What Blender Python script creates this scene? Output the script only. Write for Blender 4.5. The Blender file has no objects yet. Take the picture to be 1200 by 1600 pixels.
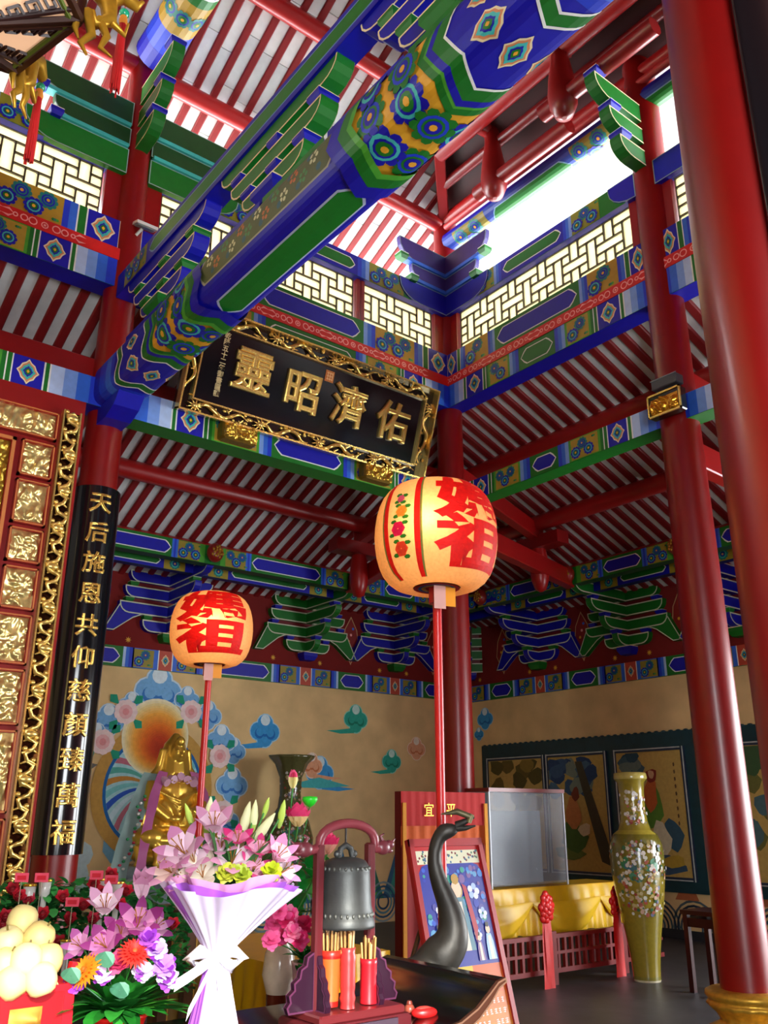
import bpy, math, random
import numpy as np
from mathutils import Vector, Matrix

random.seed(7)
rng = np.random.default_rng(7)
SC = bpy.context.scene
COL = SC.collection

# ------------------------------------------------------------------ camera
CAM_H = 1.62
F_PX, PITCH, YAW, ROLL = 1368.1, 19.03, 38.0, 0.09
cd = bpy.data.cameras.new('camera')
cam = bpy.data.objects.new('camera', cd)
COL.objects.link(cam)
cam.location = (0, 0, CAM_H)
cam.rotation_euler = (Matrix.Rotation(math.radians(-YAW), 3, 'Z') @ Matrix.Rotation(math.radians(90 + PITCH), 3, 'X')
                      @ Matrix.Rotation(math.radians(ROLL), 3, 'Z')).to_euler()
cd.sensor_fit = 'AUTO'
cd.sensor_width = 36.0
cd.lens = F_PX / 1600.0 * 36.0
cd.clip_start = 0.02
cd.clip_end = 400
SC.camera = cam

# ------------------------------------------------------------------ sky, sun, exposure
w = bpy.data.worlds.new('sky')
SC.world = w
w.use_nodes = True
bg = w.node_tree.nodes['Background']
bg.inputs['Color'].default_value = (0.93, 0.97, 1.0, 1)
bg.inputs['Strength'].default_value = 19.0
sd = bpy.data.lights.new('sun', 'SUN')
sd.energy = 7.5
sd.angle = math.radians(1.5)
sd.color = (1.0, 0.95, 0.86)
sun = bpy.data.objects.new('sun', sd)
COL.objects.link(sun)
sun.rotation_euler = Vector((0.30, 0.87, -0.46)).to_track_quat('-Z', 'Y').to_euler()


def portal(name, loc, direction, sx, sy):
    l = bpy.data.lights.new(name, 'AREA')
    l.shape = 'RECTANGLE'
    l.size, l.size_y = sx, sy
    l.cycles.is_portal = True
    o = bpy.data.objects.new(name, l)
    COL.objects.link(o)
    o.location = loc
    o.rotation_euler = Vector(direction).to_track_quat('-Z', 'Y').to_euler()


portal('daylight_front_doors', (-.4, -2.68, 2.17), (0, 1, 0), 2.8, 4.34)
portal('daylight_side_door', (11.4, .2, 1.78), (-1, 0, 0), 6.4, 3.56)
portal('daylight_clerestory_back', (-0.5, 8.3, 8.7), (0, -1, 0), 15.0, 1.5)
portal('daylight_clerestory_right', (7.7, 4.0, 8.7), (-1, 0, 0), 8.0, 1.5)
vs = SC.view_settings
vs.view_transform = 'Standard'
vs.look = 'None'
vs.exposure = 0.0
vs.gamma = 1.0
vs.use_curve_mapping = False
SC.cycles.max_bounces = 8
SC.cycles.diffuse_bounces = 6
SC.cycles.sample_clamp_indirect = 8.0

# ------------------------------------------------------------------ helpers
V = Vector


def hexc(s):
    s = s.lstrip('#')
    out = []
    for i in (0, 2, 4):
        c = int(s[i:i + 2], 16) / 255.0
        out.append(c / 12.92 if c <= 0.04045 else ((c + 0.055) / 1.055) ** 2.4)
    return (out[0], out[1], out[2], 1.0)


BLUE, DBLUE = hexc('0709a6'), hexc('06085c')
SKY1, SKY2, SKY3, SKY4 = hexc('1538c8'), hexc('2f6ad6'), hexc('7aa2e4'), hexc('b4cdf0')
GREEN, DGREEN, LGREEN = hexc('07701a'), hexc('064016'), hexc('48a02c')
TEAL, AQUA = hexc('14796c'), hexc('3fb8b0')
WHITE, CREAM = hexc('e9ece6'), hexc('ecdcae')
YEL, ORANGE = hexc('e2a526'), hexc('e0701c')
RED, DRED, LRED = hexc('a90d0b'), hexc('6e0a0a'), hexc('d61a16')
PINK = hexc('f2a09a')
BLACK = hexc('0b0d10')
GOLD = hexc('fcd878')
PLUM = hexc('3a2a78')

_ya, _pi, _ro = math.radians(YAW), math.radians(PITCH), math.radians(ROLL)
_Fw = V((math.sin(_ya) * math.cos(_pi), math.cos(_ya) * math.cos(_pi), math.sin(_pi)))
_Rt = V((math.cos(_ya), -math.sin(_ya), 0))
_Up = _Rt.cross(_Fw)


def at(u, v, x=None, y=None, z=None, d=None):
    """a point of the photograph taken to a known plane or distance of the hall"""
    r = _Fw + _Rt * ((u - 600) / F_PX) - _Up * ((v - 800) / F_PX)
    if x is not None: s = x / r.x
    elif y is not None: s = y / r.y
    elif z is not None: s = (z - CAM_H) / r.z
    else: s = d / math.hypot(r.x, r.y)
    p = r * s
    return V((p.x, p.y, p.z + CAM_H))


# ---- materials: colour comes from the painted colour of each face
def material(name, rough=0.5, metal=0.0, noise=0.0, nscale=30.0, bump=0.0, bscale=60.0, trans=0.0, spec=0.5,
             coat=0.0, emit=0.0, sheen=0.0):
    m = bpy.data.materials.new(name)
    m.use_nodes = True
    nt = m.node_tree
    b = nt.nodes['Principled BSDF']
    a = nt.nodes.new('ShaderNodeAttribute')
    a.attribute_name = 'Col'
    src = a.outputs['Color']
    if noise > 0 or bump > 0:
        tc = nt.nodes.new('ShaderNodeTexCoord')
        n = nt.nodes.new('ShaderNodeTexNoise')
        n.inputs['Scale'].default_value = nscale
        n.inputs['Detail'].default_value = 4
        nt.links.new(tc.outputs['Object'], n.inputs['Vector'])
    if noise > 0:
        mr = nt.nodes.new('ShaderNodeMapRange')
        mr.inputs['From Min'].default_value = 0.3
        mr.inputs['From Max'].default_value = 0.7
        mr.inputs['To Min'].default_value = 1 - noise
        mr.inputs['To Max'].default_value = 1 + noise * 0.5
        nt.links.new(n.outputs['Fac'], mr.inputs['Value'])
        mx = nt.nodes.new('ShaderNodeVectorMath')
        mx.operation = 'SCALE'
        nt.links.new(src, mx.inputs[0])
        nt.links.new(mr.outputs['Result'], mx.inputs['Scale'])
        src = mx.outputs['Vector']
    nt.links.new(src, b.inputs['Base Color'])
    b.inputs['Roughness'].default_value = rough
    b.inputs['Metallic'].default_value = metal
    b.inputs['Specular IOR Level'].default_value = spec
    b.inputs['Coat Weight'].default_value = coat
    b.inputs['Coat Roughness'].default_value = 0.12
    if bump > 0:
        n2 = nt.nodes.new('ShaderNodeTexNoise')
        n2.inputs['Scale'].default_value = bscale
        n2.inputs['Detail'].default_value = 3
        nt.links.new(tc.outputs['Object'], n2.inputs['Vector'])
        bp = nt.nodes.new('ShaderNodeBump')
        bp.inputs['Strength'].default_value = bump
        bp.inputs['Distance'].default_value = 0.01
        nt.links.new(n2.outputs['Fac'], bp.inputs['Height'])
        nt.links.new(bp.outputs['Normal'], b.inputs['Normal'])
    if emit > 0:
        nt.links.new(src, b.inputs['Emission Color'])
        b.inputs['Emission Strength'].default_value = emit
    if trans > 0:
        t = nt.nodes.new('ShaderNodeBsdfTranslucent')
        nt.links.new(src, t.inputs['Color'])
        ms = nt.nodes.new('ShaderNodeMixShader')
        ms.inputs['Fac'].default_value = trans
        out = nt.nodes['Material Output']
        nt.links.new(b.outputs['BSDF'], ms.inputs[1])
        nt.links.new(t.outputs['BSDF'], ms.inputs[2])
        nt.links.new(ms.outputs['Shader'], out.inputs['Surface'])
    return m


M = {
    'paint': material('painted_wood', 0.5, noise=0.10, nscale=14),
    'lacquer': material('red_lacquer', 0.36, noise=0.08, nscale=6, coat=0.12),
    'black': material('black_lacquer', 0.14, coat=0.5),
    'gold': material('gold_leaf', 0.25, 0.8, noise=0.12, nscale=25, bump=0.12, bscale=90),
    'carving': material('gilded_carving', 0.3, 0.75, noise=0.2, nscale=30),
    'statue': material('statue_gilding', 0.3, 0.7, noise=0.06, nscale=8),
    'goldp': material('gold_paint', 0.4, 0.6, noise=0.2, nscale=25),
    'white': material('white_board', 0.75, noise=0.10, nscale=7),
    'plaster': material('ochre_plaster', 0.9, noise=0.16, nscale=2.2, bump=0.05),
    'mural': material('mural_paint', 0.85, noise=0.10, nscale=20),
    'stone': material('stone_floor', 0.42, noise=0.25, nscale=5, bump=0.04),
    'cloth': material('cloth', 0.75, noise=0.06, nscale=30),
    'satin': material('satin', 0.38, noise=0.06, nscale=10),
    'petal': material('petal', 0.6, trans=0.35),
    'leaf': material('leaf', 0.45, trans=0.2, noise=0.2, nscale=40),
    'paper': material('wrapping_paper', 0.55, trans=0.2),
    'lantern': material('lantern_paper', 0.6, trans=0.6, noise=0.12, nscale=60),
    'pane': material('paper_pane', 0.7, trans=0.5),
    'bronze': material('bronze', 0.48, 0.6, noise=0.3, nscale=12, bump=0.1, bscale=40),
    'wood': material('dark_wood', 0.4, noise=0.2, nscale=9),
    'porcelain': material('porcelain', 0.2, noise=0.12, nscale=25, coat=0.4),
    'print': material('printed_sheet', 0.35),
    'plastic': material('plastic', 0.35),
    'fruit': material('fruit_skin', 0.5, noise=0.05, nscale=15),
    'bulb': material('lamp_bulb', 0.5, emit=30.0),
    'glow': material('lit_panel', 0.6, emit=0.5),
}


def glass_mat():
    m = bpy.data.materials.new('clear_plastic')
    m.use_nodes = True
    nt = m.node_tree
    for n in list(nt.nodes):
        if n.type != 'OUTPUT_MATERIAL': nt.nodes.remove(n)
    out = [n for n in nt.nodes if n.type == 'OUTPUT_MATERIAL'][0]
    t = nt.nodes.new('ShaderNodeBsdfTransparent')
    d = nt.nodes.new('ShaderNodeBsdfPrincipled')
    d.inputs['Base Color'].default_value = (0.42, 0.46, 0.52, 1)
    d.inputs['Roughness'].default_value = 0.25
    ms = nt.nodes.new('ShaderNodeMixShader')
    ms.inputs['Fac'].default_value = 0.32
    nt.links.new(t.outputs[0], ms.inputs[1])
    nt.links.new(d.outputs[0], ms.inputs[2])
    nt.links.new(ms.outputs[0], out.inputs['Surface'])
    return m


M['clear'] = glass_mat()


def wmat(o):
    m = o.matrix_basis.copy()
    if o.parent: m = wmat(o.parent) @ o.matrix_parent_inverse @ m
    return m


class MB:
    def __init__(s):
        s.v, s.f, s.c, s.s = [], [], [], []

    def add(s, verts, faces, col, smooth=False):
        n = len(s.v)
        s.v.extend([tuple(p) for p in verts])
        multi = isinstance(col, list)
        for i, f in enumerate(faces):
            s.f.append([k + n for k in f])
            s.c.append(col[i] if multi else col)
            s.s.append(smooth)
        return s

    def box(s, lo, hi, col, R=None, O=None):
        (a, b, c), (d, e, f) = lo, hi
        vs_ = [(a, b, c), (d, b, c), (d, e, c), (a, e, c), (a, b, f), (d, b, f), (d, e, f), (a, e, f)]
        if R is not None:
            vs_ = [tuple(R @ (V(p) - V(O)) + V(O)) for p in vs_]
        return s.add(vs_, [(0, 3, 2, 1), (4, 5, 6, 7), (0, 1, 5, 4), (1, 2, 6, 5), (2, 3, 7, 6), (3, 0, 4, 7)], col)

    def cbox(s, c, size, col, ch=0.01):
        """box with chamfered vertical and horizontal edges"""
        x, y, z = [k / 2 for k in size]
        ch = min(ch, x * .9, y * .9, z * .9)
        loops = []
        for zz, k in ((-z, ch), (-z + ch, 0), (z - ch, 0), (z, ch)):
            X, Y = x - k, y - k
            q = ch
            loops.append([(X, -Y + q, zz), (X, Y - q, zz), (X - q, Y, zz), (-X + q, Y, zz), (-X, Y - q, zz), (-X, -Y + q, zz), (-X + q, -Y, zz), (X - q, -Y, zz)])
        vs_ = [(p[0] + c[0], p[1] + c[1], p[2] + c[2]) for L in loops for p in L]
        fs = []
        for i in range(3):
            for j in range(8):
                fs.append((i * 8 + j, i * 8 + (j + 1) % 8, i * 8 + 8 + (j + 1) % 8, i * 8 + 8 + j))
        fs.append(tuple(reversed(range(8))))
        fs.append(tuple(range(24, 32)))
        return s.add(vs_, fs, col)

    def prism(s, poly, O, U, W, N, t, col, edge=None, inset=0.0, layer=0.003, smooth=False):
        """flat shape in the U,W plane, t thick along N (centred); optional painted edge line on both faces"""
        O, U, W, N = V(O), V(U), V(W), V(N)
        n = len(poly)
        a = [O + U * p[0] + W * p[1] - N * (t / 2) for p in poly]
        b = [O + U * p[0] + W * p[1] + N * (t / 2) for p in poly]
        s.add(a + b, [tuple(reversed(range(n))), tuple(range(n, 2 * n))], col)
        s.add(a + b, [(i, (i + 1) % n, n + (i + 1) % n, n + i) for i in range(n)], col, smooth)
        if edge is not None:
            ins = inset_poly(poly, inset)
            for sg in (-1, 1):
                k = [O + U * p[0] + W * p[1] + N * (sg * (t / 2 + layer)) for p in list(poly) + ins]
                s.add(k, [(i, (i + 1) % n, n + (i + 1) % n, n + i) for i in range(n)], edge)
        return s

    def tube(s, pts, rad, seg=8, col=RED, caps=True, smooth=True, flat=1.0, up=None):
        pts = [V(p) for p in pts]
        n = len(pts)
        if not hasattr(rad, '__len__'): rad = [rad] * n
        if not isinstance(col, list): cl = None
        else: cl = col
        ref = None
        rings = []
        for i, p in enumerate(pts):
            d = (pts[min(i + 1, n - 1)] - pts[max(i - 1, 0)])
            d = d.normalized() if d.length > 1e-9 else V((0, 0, 1))
            if ref is None:
                ref = V(up) if up is not None else (V((0, 0, 1)) if abs(d.z) < 0.9 else V((1, 0, 0)))
            a = (ref - d * ref.dot(d))
            a = a.normalized() if a.length > 1e-6 else d.orthogonal().normalized()
            b = d.cross(a)
            ref = a
            rings.append([p + a * (rad[i] * math.cos(2 * math.pi * k / seg)) + b * (rad[i] * flat * math.sin(2 * math.pi * k / seg)) for k in range(seg)])
        vs_ = [q for r in rings for q in r]
        fs, cs = [], []
        for i in range(n - 1):
            for k in range(seg):
                fs.append((i * seg + k, i * seg + (k + 1) % seg, (i + 1) * seg + (k + 1) % seg, (i + 1) * seg + k))
                cs.append(cl[i] if cl else col)
        s.add(vs_, fs, cs, smooth)
        if caps:
            s.add(rings[0], [tuple(reversed(range(seg)))], cl[0] if cl else col)
            s.add(rings[-1], [tuple(range(seg))], cl[-1] if cl else col)
        return s

    def lathe(s, prof, O=(0, 0, 0), seg=24, col=RED, smooth=True, axis=None, wob=None):
        O = V(O)
        R = Matrix.Identity(3) if axis is None else V((0, 0, 1)).rotation_difference(V(axis)).to_matrix()
        vs_ = []
        for i, (r, z) in enumerate(prof):
            for k in range(seg):
                a = 2 * math.pi * k / seg
                rr = r * (wob(a, z) if wob else 1)
                vs_.append(O + R @ V((rr * math.cos(a), rr * math.sin(a), z)))
        fs, cs = [], []
        for i in range(len(prof) - 1):
            for k in range(seg):
                fs.append((i * seg + k, i * seg + (k + 1) % seg, (i + 1) * seg + (k + 1) % seg, (i + 1) * seg + k))
                cs.append(col[i] if isinstance(col, list) else col)
        s.add(vs_, fs, cs, smooth)
        c0 = col[0] if isinstance(col, list) else col
        c1 = col[-1] if isinstance(col, list) else col
        if prof[0][0] > 1e-4: s.add(vs_[:seg], [tuple(reversed(range(seg)))], c0)
        if prof[-1][0] > 1e-4: s.add(vs_[-seg:], [tuple(range(seg))], c1)
        return s

    def ell(s, c, r, col, seg=12, ring=8, R=None):
        c = V(c)
        if not hasattr(r, '__len__'): r = (r, r, r)
        vs_ = []
        for i in range(ring + 1):
            t = math.pi * i / ring
            for k in range(seg):
                a = 2 * math.pi * k / seg
                p = V((r[0] * math.sin(t) * math.cos(a), r[1] * math.sin(t) * math.sin(a), r[2] * math.cos(t)))
                vs_.append(c + (R @ p if R is not None else p))
        fs = []
        for i in range(ring):
            for k in range(seg):
                fs.append((i * seg + k, (i + 1) * seg + k, (i + 1) * seg + (k + 1) % seg, i * seg + (k + 1) % seg))
        return s.add(vs_, fs, col, True)

    def strip(s, left, right, col, smooth=True):
        n = len(left)
        return s.add(list(left) + list(right), [(i, i + 1, n + i + 1, n + i) for i in range(n - 1)], col, smooth)

    def grid(s, P, col, smooth=True):
        """P: rows of points"""
        m, n = len(P), len(P[0])
        vs_ = [q for r in P for q in r]
        fs = [(i * n + j, i * n + j + 1, (i + 1) * n + j + 1, (i + 1) * n + j) for i in range(m - 1) for j in range(n - 1)]
        return s.add(vs_, fs, col, smooth)

    def mesh(s, name, mat):
        me = bpy.data.meshes.new(name)
        me.from_pydata(s.v, [], s.f)
        me.polygons.foreach_set('use_smooth', s.s)
        ca = me.color_attributes.new('Col', 'FLOAT_COLOR', 'CORNER')
        lens = [len(f) for f in s.f]
        arr = np.repeat(np.array(s.c, dtype=np.float32).reshape(-1, 4), lens, axis=0)
        ca.data.foreach_set('color', arr.ravel())
        me.materials.append(M[mat] if isinstance(mat, str) else mat)
        me.update()
        return me

    def build(s, name, mat, parent=None, local=False, label=None):
        return obj(name, s.mesh(name, mat), parent, local, label)


def obj(name, me, parent=None, local=False, label=None):
    o = bpy.data.objects.new(name, me)
    COL.objects.link(o)
    if parent is not None:
        o.parent = parent
        if not local: o.matrix_parent_inverse = wmat(parent).inverted()
    if label: o['label'] = label
    return o


def tag(o, label, cat, group=None, kind=None):
    o['label'] = label
    o['category'] = cat
    if group: o['group'] = group
    if kind: o['kind'] = kind
    return o


def thing(name, label, cat, loc=(0, 0, 0), rotz=0.0, group=None, kind=None):
    o = bpy.data.objects.new(name, None)
    o.empty_display_size = 0.1
    COL.objects.link(o)
    o.location = loc
    o.rotation_euler = (0, 0, rotz)
    return tag(o, label, cat, group, kind)


def copy_tree(o, parent=None):
    c = o.copy()
    COL.objects.link(c)
    c.parent = parent
    for ch in list(o.children): copy_tree(ch, c)
    return c


def inset_poly(poly, d):
    n = len(poly)
    area = sum(poly[i][0] * poly[(i + 1) % n][1] - poly[(i + 1) % n][0] * poly[i][1] for i in range(n))
    sg = 1 if area > 0 else -1
    out = []
    for i in range(n):
        p0, p1, p2 = V(poly[i - 1]), V(poly[i]), V(poly[(i + 1) % n])
        e1, e2 = (p1 - p0), (p2 - p1)
        e1 = e1.normalized() if e1.length > 1e-9 else e2.normalized()
        e2 = e2.normalized() if e2.length > 1e-9 else e1
        n1, n2 = V((-e1.y, e1.x)) * sg, V((-e2.y, e2.x)) * sg
        b = n1 + n2
        b = b.normalized() if b.length > 1e-6 else n1
        k = max(0.4, b.dot(n1))
        q = p1 + b * (d / k)
        out.append((q.x, q.y))
    return out


class Paint(MB):
    """flat painted pattern: shapes in (u, v) metres laid on a surface by mapf(u, v, layer)"""

    def __init__(s, mapf, bands=None):
        super().__init__()
        s.mapf, s.bands = mapf, bands

    def poly(s, pts, col, layer=1):
        if s.bands is None:
            s.add([s.mapf(a, b, layer) for a, b in pts], [tuple(range(len(pts)))], col)
            return
        lo, hi = min(p[1] for p in pts), max(p[1] for p in pts)
        for b0, b1 in zip(s.bands[:-1], s.bands[1:]):
            if b1 <= lo or b0 >= hi: continue
            q = clip(clip(pts, b0, 1), b1, -1)
            if len(q) >= 3:
                s.add([s.mapf(a, b, layer) for a, b in q], [tuple(range(len(q)))], col)

    def rect(s, u0, u1, v0, v1, col, layer=1):
        s.poly([(u0, v0), (u1, v0), (u1, v1), (u0, v1)], col, layer)

    def disc(s, u, v, r, col, layer=1, n=12, ry=None):
        ry = r if ry is None else ry
        s.poly([(u + r * math.cos(2 * math.pi * k / n), v + ry * math.sin(2 * math.pi * k / n)) for k in range(n)], col, layer)

    def ring(s, u, v, r, wd, col, layer=1, n=12):
        for k in range(n):
            a, b = 2 * math.pi * k / n, 2 * math.pi * (k + 1) / n
            s.poly([(u + r * math.cos(a), v + r * math.sin(a)), (u + r * math.cos(b), v + r * math.sin(b)),
                    (u + (r - wd) * math.cos(b), v + (r - wd) * math.sin(b)), (u + (r - wd) * math.cos(a), v + (r - wd) * math.sin(a))], col, layer)

    def flower(s, u, v, r, c1=BLUE, c2=AQUA, c3=GREEN, c4=YEL, layer=2, n=10, back=None):
        if back is not None: s.disc(u, v, r * 1.12, back, layer, 14)
        for k in range(n):
            a = 2 * math.pi * k / n
            s.disc(u + r * .74 * math.cos(a), v + r * .74 * math.sin(a), r * .27, c1, layer + 1 + .35 * (k % 2), 7)
        s.disc(u, v, r * .66, c2, layer + 2, 12)
        s.disc(u, v, r * .5, c1, layer + 3, 12)
        s.disc(u, v, r * .38, c3, layer + 4, 10)
        s.disc(u, v, r * .18, c4, layer + 5, 8)

    def loz(s, u, v, ru, rv, layer=2):
        def q(k):
            out = []
            for i in range(16):
                a = 2 * math.pi * i / 16
                e = 1.0 - 0.13 * abs(math.sin(2 * a)) + 0.05 * math.cos(8 * a)
                c_, s_ = math.cos(a), math.sin(a)
                out.append((u + ru * k * e * (abs(c_) ** 1.25) * (1 if c_ >= 0 else -1), v + rv * k * e * (abs(s_) ** 1.25) * (1 if s_ >= 0 else -1)))
            return out
        s.poly(q(1), CREAM, layer)
        s.poly(q(.85), hexc('d88a58'), layer + 1)
        s.poly(q(.68), AQUA, layer + 2)
        s.poly(q(.45), BLUE, layer + 3)
        s.poly(q(.3), GREEN, layer + 4)
        s.poly(q(.14), YEL, layer + 5)

    def hexbar(s, u0, u1, v0, v1, fill, line=WHITE, tip=None, lw=0.012, layer=2):
        h = v1 - v0
        tip = h * .45 if tip is None else tip
        m = (v0 + v1) / 2

        def q(e):
            a, b, c, d = u0 + e, u1 - e, v0 + e, v1 - e
            return [(a, m), (a + tip * .55, d - h * .16), (a + tip, d), (b - tip, d), (b - tip * .55, d - h * .16), (b, m), (b - tip * .55, c + h * .16), (b - tip, c), (a + tip, c), (a + tip * .55, c + h * .16)]
        s.poly(q(0), line, layer)
        s.poly(q(lw), fill, layer + 1)

    def chev(s, u, v0, v1, wd, tip, col, layer=1):
        m = (v0 + v1) / 2
        s.poly([(u, v0), (u + wd, v0), (u + wd + tip, m), (u + wd, v1), (u, v1), (u + tip, m)], col, layer)


def clip(pts, b, sg):
    out = []
    n = len(pts)
    for i in range(n):
        p, q = pts[i], pts[(i + 1) % n]
        ip, iq = (p[1] - b) * sg >= 0, (q[1] - b) * sg >= 0
        if ip: out.append(p)
        if ip != iq:
            t = (b - p[1]) / (q[1] - p[1])
            out.append((p[0] + (q[0] - p[0]) * t, b))
    return out


LAY = 0.0012


def face_map(O, U, W, N):
    O, U, W, N = V(O), V(U), V(W), V(N)
    return lambda u, v, l: O + U * u + W * v + N * (LAY * l + 0.0015)


def flowers_panel(P, u0, u1, v0, v1, base=YEL, seed=0, n=None):
    """a panel of painted blossoms"""
    P.rect(u0, u1, v0, v1, base, 2.6)
    L, h = u1 - u0, v1 - v0
    r = h * .3
    x = u0 + r * 1.0
    i = seed
    while x < u1 - r * .7:
        y = v0 + h * (.5 if n == 1 else (.31 if i % 2 else .69))
        c1, c3 = (BLUE, GREEN) if i % 2 else (TEAL, BLUE)
        P.flower(x, y, r, c1, AQUA if i % 2 else BLUE, c3, YEL, 4.4 + 6 * (i % 2), 10)
        for k in range(3):
            P.disc(x + r * (.7 + .2 * k), v0 + h * (.15 if y > (v0 + v1) / 2 else .85), r * .18, (GREEN, TEAL, LGREEN)[k], 3.2 + .2 * k, 6)
        x += r * 1.25
        i += 1


def tie_pattern(P, L, h, end=.56, mid=GREEN, bar=BLUE, side=True, loz=True, fl=.55):
    """the usual painted scheme of a tie beam: shaded ends, medallion, blossoms, long cartouche"""
    P.rect(0, L, 0, h, mid, 1)
    for sg in (0, 1):
        m = (lambda a: a) if sg == 0 else (lambda a: L - a)

        def R(a, b, col, lay):
            x0, x1 = sorted((m(a), m(b)))
            P.rect(x0, x1, 0, h, col, lay)
        st = [BLUE, SKY1, SKY2, SKY3, SKY4]
        for k, c in enumerate(st): R(end * k / 5, end * (k + 1) / 5, c, 2)
        a = end
        R(a, a + .015, WHITE, 2); R(a + .015, a + .05, GREEN, 2); R(a + .05, a + .065, WHITE, 2)
        a += .065
        lz = h * .95
        R(a, a + lz, BLUE, 2)
        P.loz(m(a + lz / 2), h / 2, h * .34, h * .42, 3)
        a += lz
        R(a, a + .012, WHITE, 2); R(a + .012, a + .05, GREEN, 2); R(a + .05, a + .062, WHITE, 2); R(a + .062, a + .1, GREEN, 2)
        a += .1
        x0, x1 = sorted((m(a), m(a + fl)))
        P.rect(x0, x1, 0, h, LGREEN, 2)
        flowers_panel(P, x0 + .03, x1 - .03, h * .04, h * .96, hexc('b0922a'), sg)
        a += fl
        for k, c in enumerate((SKY3, SKY2, SKY1)):
            x0, x1 = sorted((m(a + k * .05), m(a + k * .05 + .05)))
            P.rect(x0, x1, 0, h, c, 3.5)
        a += .15
    P.hexbar(a + .03, L - a - .03, h * .16, h * .84, bar)


def text_mesh(body, size, extrude=0.01, bevel=0.004, offset=0.0, align='CENTER'):
    cu = bpy.data.curves.new('lettering', 'FONT')
    cu.body = body
    cu.size = size
    cu.extrude = extrude
    cu.bevel_depth = bevel
    cu.bevel_resolution = 1
    cu.offset = offset
    cu.resolution_u = 3
    cu.align_x = align
    cu.align_y = 'CENTER'
    o = bpy.data.objects.new('lettering', cu)
    COL.objects.link(o)
    bpy.context.view_layer.update()
    me = bpy.data.meshes.new_from_object(o.evaluated_get(bpy.context.evaluated_depsgraph_get()))
    co = np.empty(len(me.vertices) * 3, dtype=np.float32)
    me.vertices.foreach_get('co', co)
    co = co.reshape(-1, 3)
    fs = [tuple(p.vertices) for p in me.polygons]
    bpy.data.objects.remove(o)
    bpy.data.curves.remove(cu)
    bpy.data.meshes.remove(me)
    return co.astype(float), fs


def text_into(mb, body, size, mapf, col, extrude=0.01, bevel=0.004, offset=0.0):
    co, fs = text_mesh(body, size, extrude, bevel, offset)
    mb.add([mapf(*p) for p in co], fs, col)
# ------------------------------------------------------------------ the hall: plan and levels
CX, CY = 7.017, 7.608          # corner column
LX = 2.581                     # column of the couplet
RY = 4.33                      # column on the right
FY = 1.27                      # front row
WX, WY = 11.42, 12.0           # outer walls
RC = 0.178
X, Y, Z = V((1, 0, 0)), V((0, 1, 0)), V((0, 0, 1))


def struct(name, mb, mat, label, cat):
    return tag(mb.build(name, mat), label, cat, kind='structure')


# floor
mb = MB().box((-9, -6, -.2), (13, 13, 0), hexc('47464a'))
struct('floor', mb, 'stone', 'dark grey polished stone floor of the temple hall', 'floor')

# outer walls
OCH = hexc('e6c48a')
mb = MB().box((-9, WY, 0), (WX + .3, WY + .3, 3.57), OCH)
mb.box((-9, WY, 3.57), (WX + .3, WY + .3, 5.0), hexc('7c1410'))
wall_back = struct('wall_back', mb, 'plaster', 'ochre plastered wall behind the gilded statue with a dark red upper band', 'wall')
mb = MB().box((WX, 3.4, 0), (WX + .3, WY, 3.57), OCH)
mb.box((WX, -3, 3.57), (WX + .3, WY, 5.0), hexc('7c1410'))
wall_right = struct('wall_right', mb, 'plaster', 'ochre plastered wall carrying the dark framed paintings', 'wall')
mb = MB().box((-9.3, -3, 0), (-9, WY, 11), OCH)
struct('wall_left', mb, 'plaster', 'plain ochre end wall of the hall outside the picture', 'wall')
mb = MB().box((-9, -3.0, 4.35), (WX + .3, -2.7, 5.6), hexc('7c1410'))
mb.box((1.0, -3.0, 0), (WX + .3, -2.7, 6.9), hexc('7c1410'))  # unseen stretch of wall, added to keep sun and daylight off the right side
mb.box((-9, -3.0, 0), (-1.8, -2.7, 4.35), hexc('7c1410'))  # unseen left stretch, shaped to narrow the daylight opening
mb.box((-9, FY - .1, 6.5), (CX, FY + .1, 8.2), hexc('7c1410'))
struct('wall_front', mb, 'paint', 'unseen dark red front wall behind the viewer, its opening narrowed to limit the daylight', 'wall')

# ---- sloping ceilings with rafters
WB = hexc('dfe3e2')
RAFT = hexc('8c1a1e')
M_A, M_U = 0.404, 0.445
ZA, ZU = 6.70, 9.56            # underside of the boards on the column line


def rafter_mesh(L, wd, ht, name):
    mb = MB().cbox((L / 2, 0, ht / 2), (L, wd, ht), RAFT, .012)
    return mb.mesh(name, 'paint')


def slope_frame(out, m):
    """outward unit vector in plan -> direction down the slope and normal pointing into the room"""
    d = (V(out) - Z * m).normalized()
    side = Z.cross(V(out)).normalized()
    n = d.cross(side).normalized()
    if n.z > 0: n = -n
    return d, side, n


def ceiling(name, label, quad, sheet_col, mat='white', th=.08):
    mb = MB()
    q = [V(p) for p in quad]
    mb.add(q + [p + Z * th for p in q], [tuple(range(len(q)))] + [tuple(reversed(range(len(q), 2 * len(q))))] +
           [(i, (i + 1) % len(q), len(q) + (i + 1) % len(q), len(q) + i) for i in range(len(q))],
           [sheet_col] + [hexc('6a6a66')] * (len(q) + 1))
    return struct(name, mb, mat, label, 'ceiling')


def add_rafters(parent, items, out, m, wd, ht, nm='rafter'):
    """items: (start point on board underside, plan length)"""
    d, side, n = slope_frame(out, m)
    k = math.sqrt(1 + m * m)
    cache = {}
    for P0, L in items:
        key = round(L, 1)
        if key <= .15: continue
        if key not in cache: cache[key] = rafter_mesh(key * k, wd, ht, nm)
        o = bpy.data.objects.new(nm, cache[key])
        COL.objects.link(o)
        o.parent = parent
        R = Matrix((d, side, n)).transposed().to_4x4()
        if R.determinant() < 0:
            R = Matrix((d, -side, n)).transposed().to_4x4()
        o.matrix_basis = Matrix.Translation(V(P0) - n * .012) @ R


eA = 5.0   # plan reach of the aisle roof beyond the column line


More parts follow.
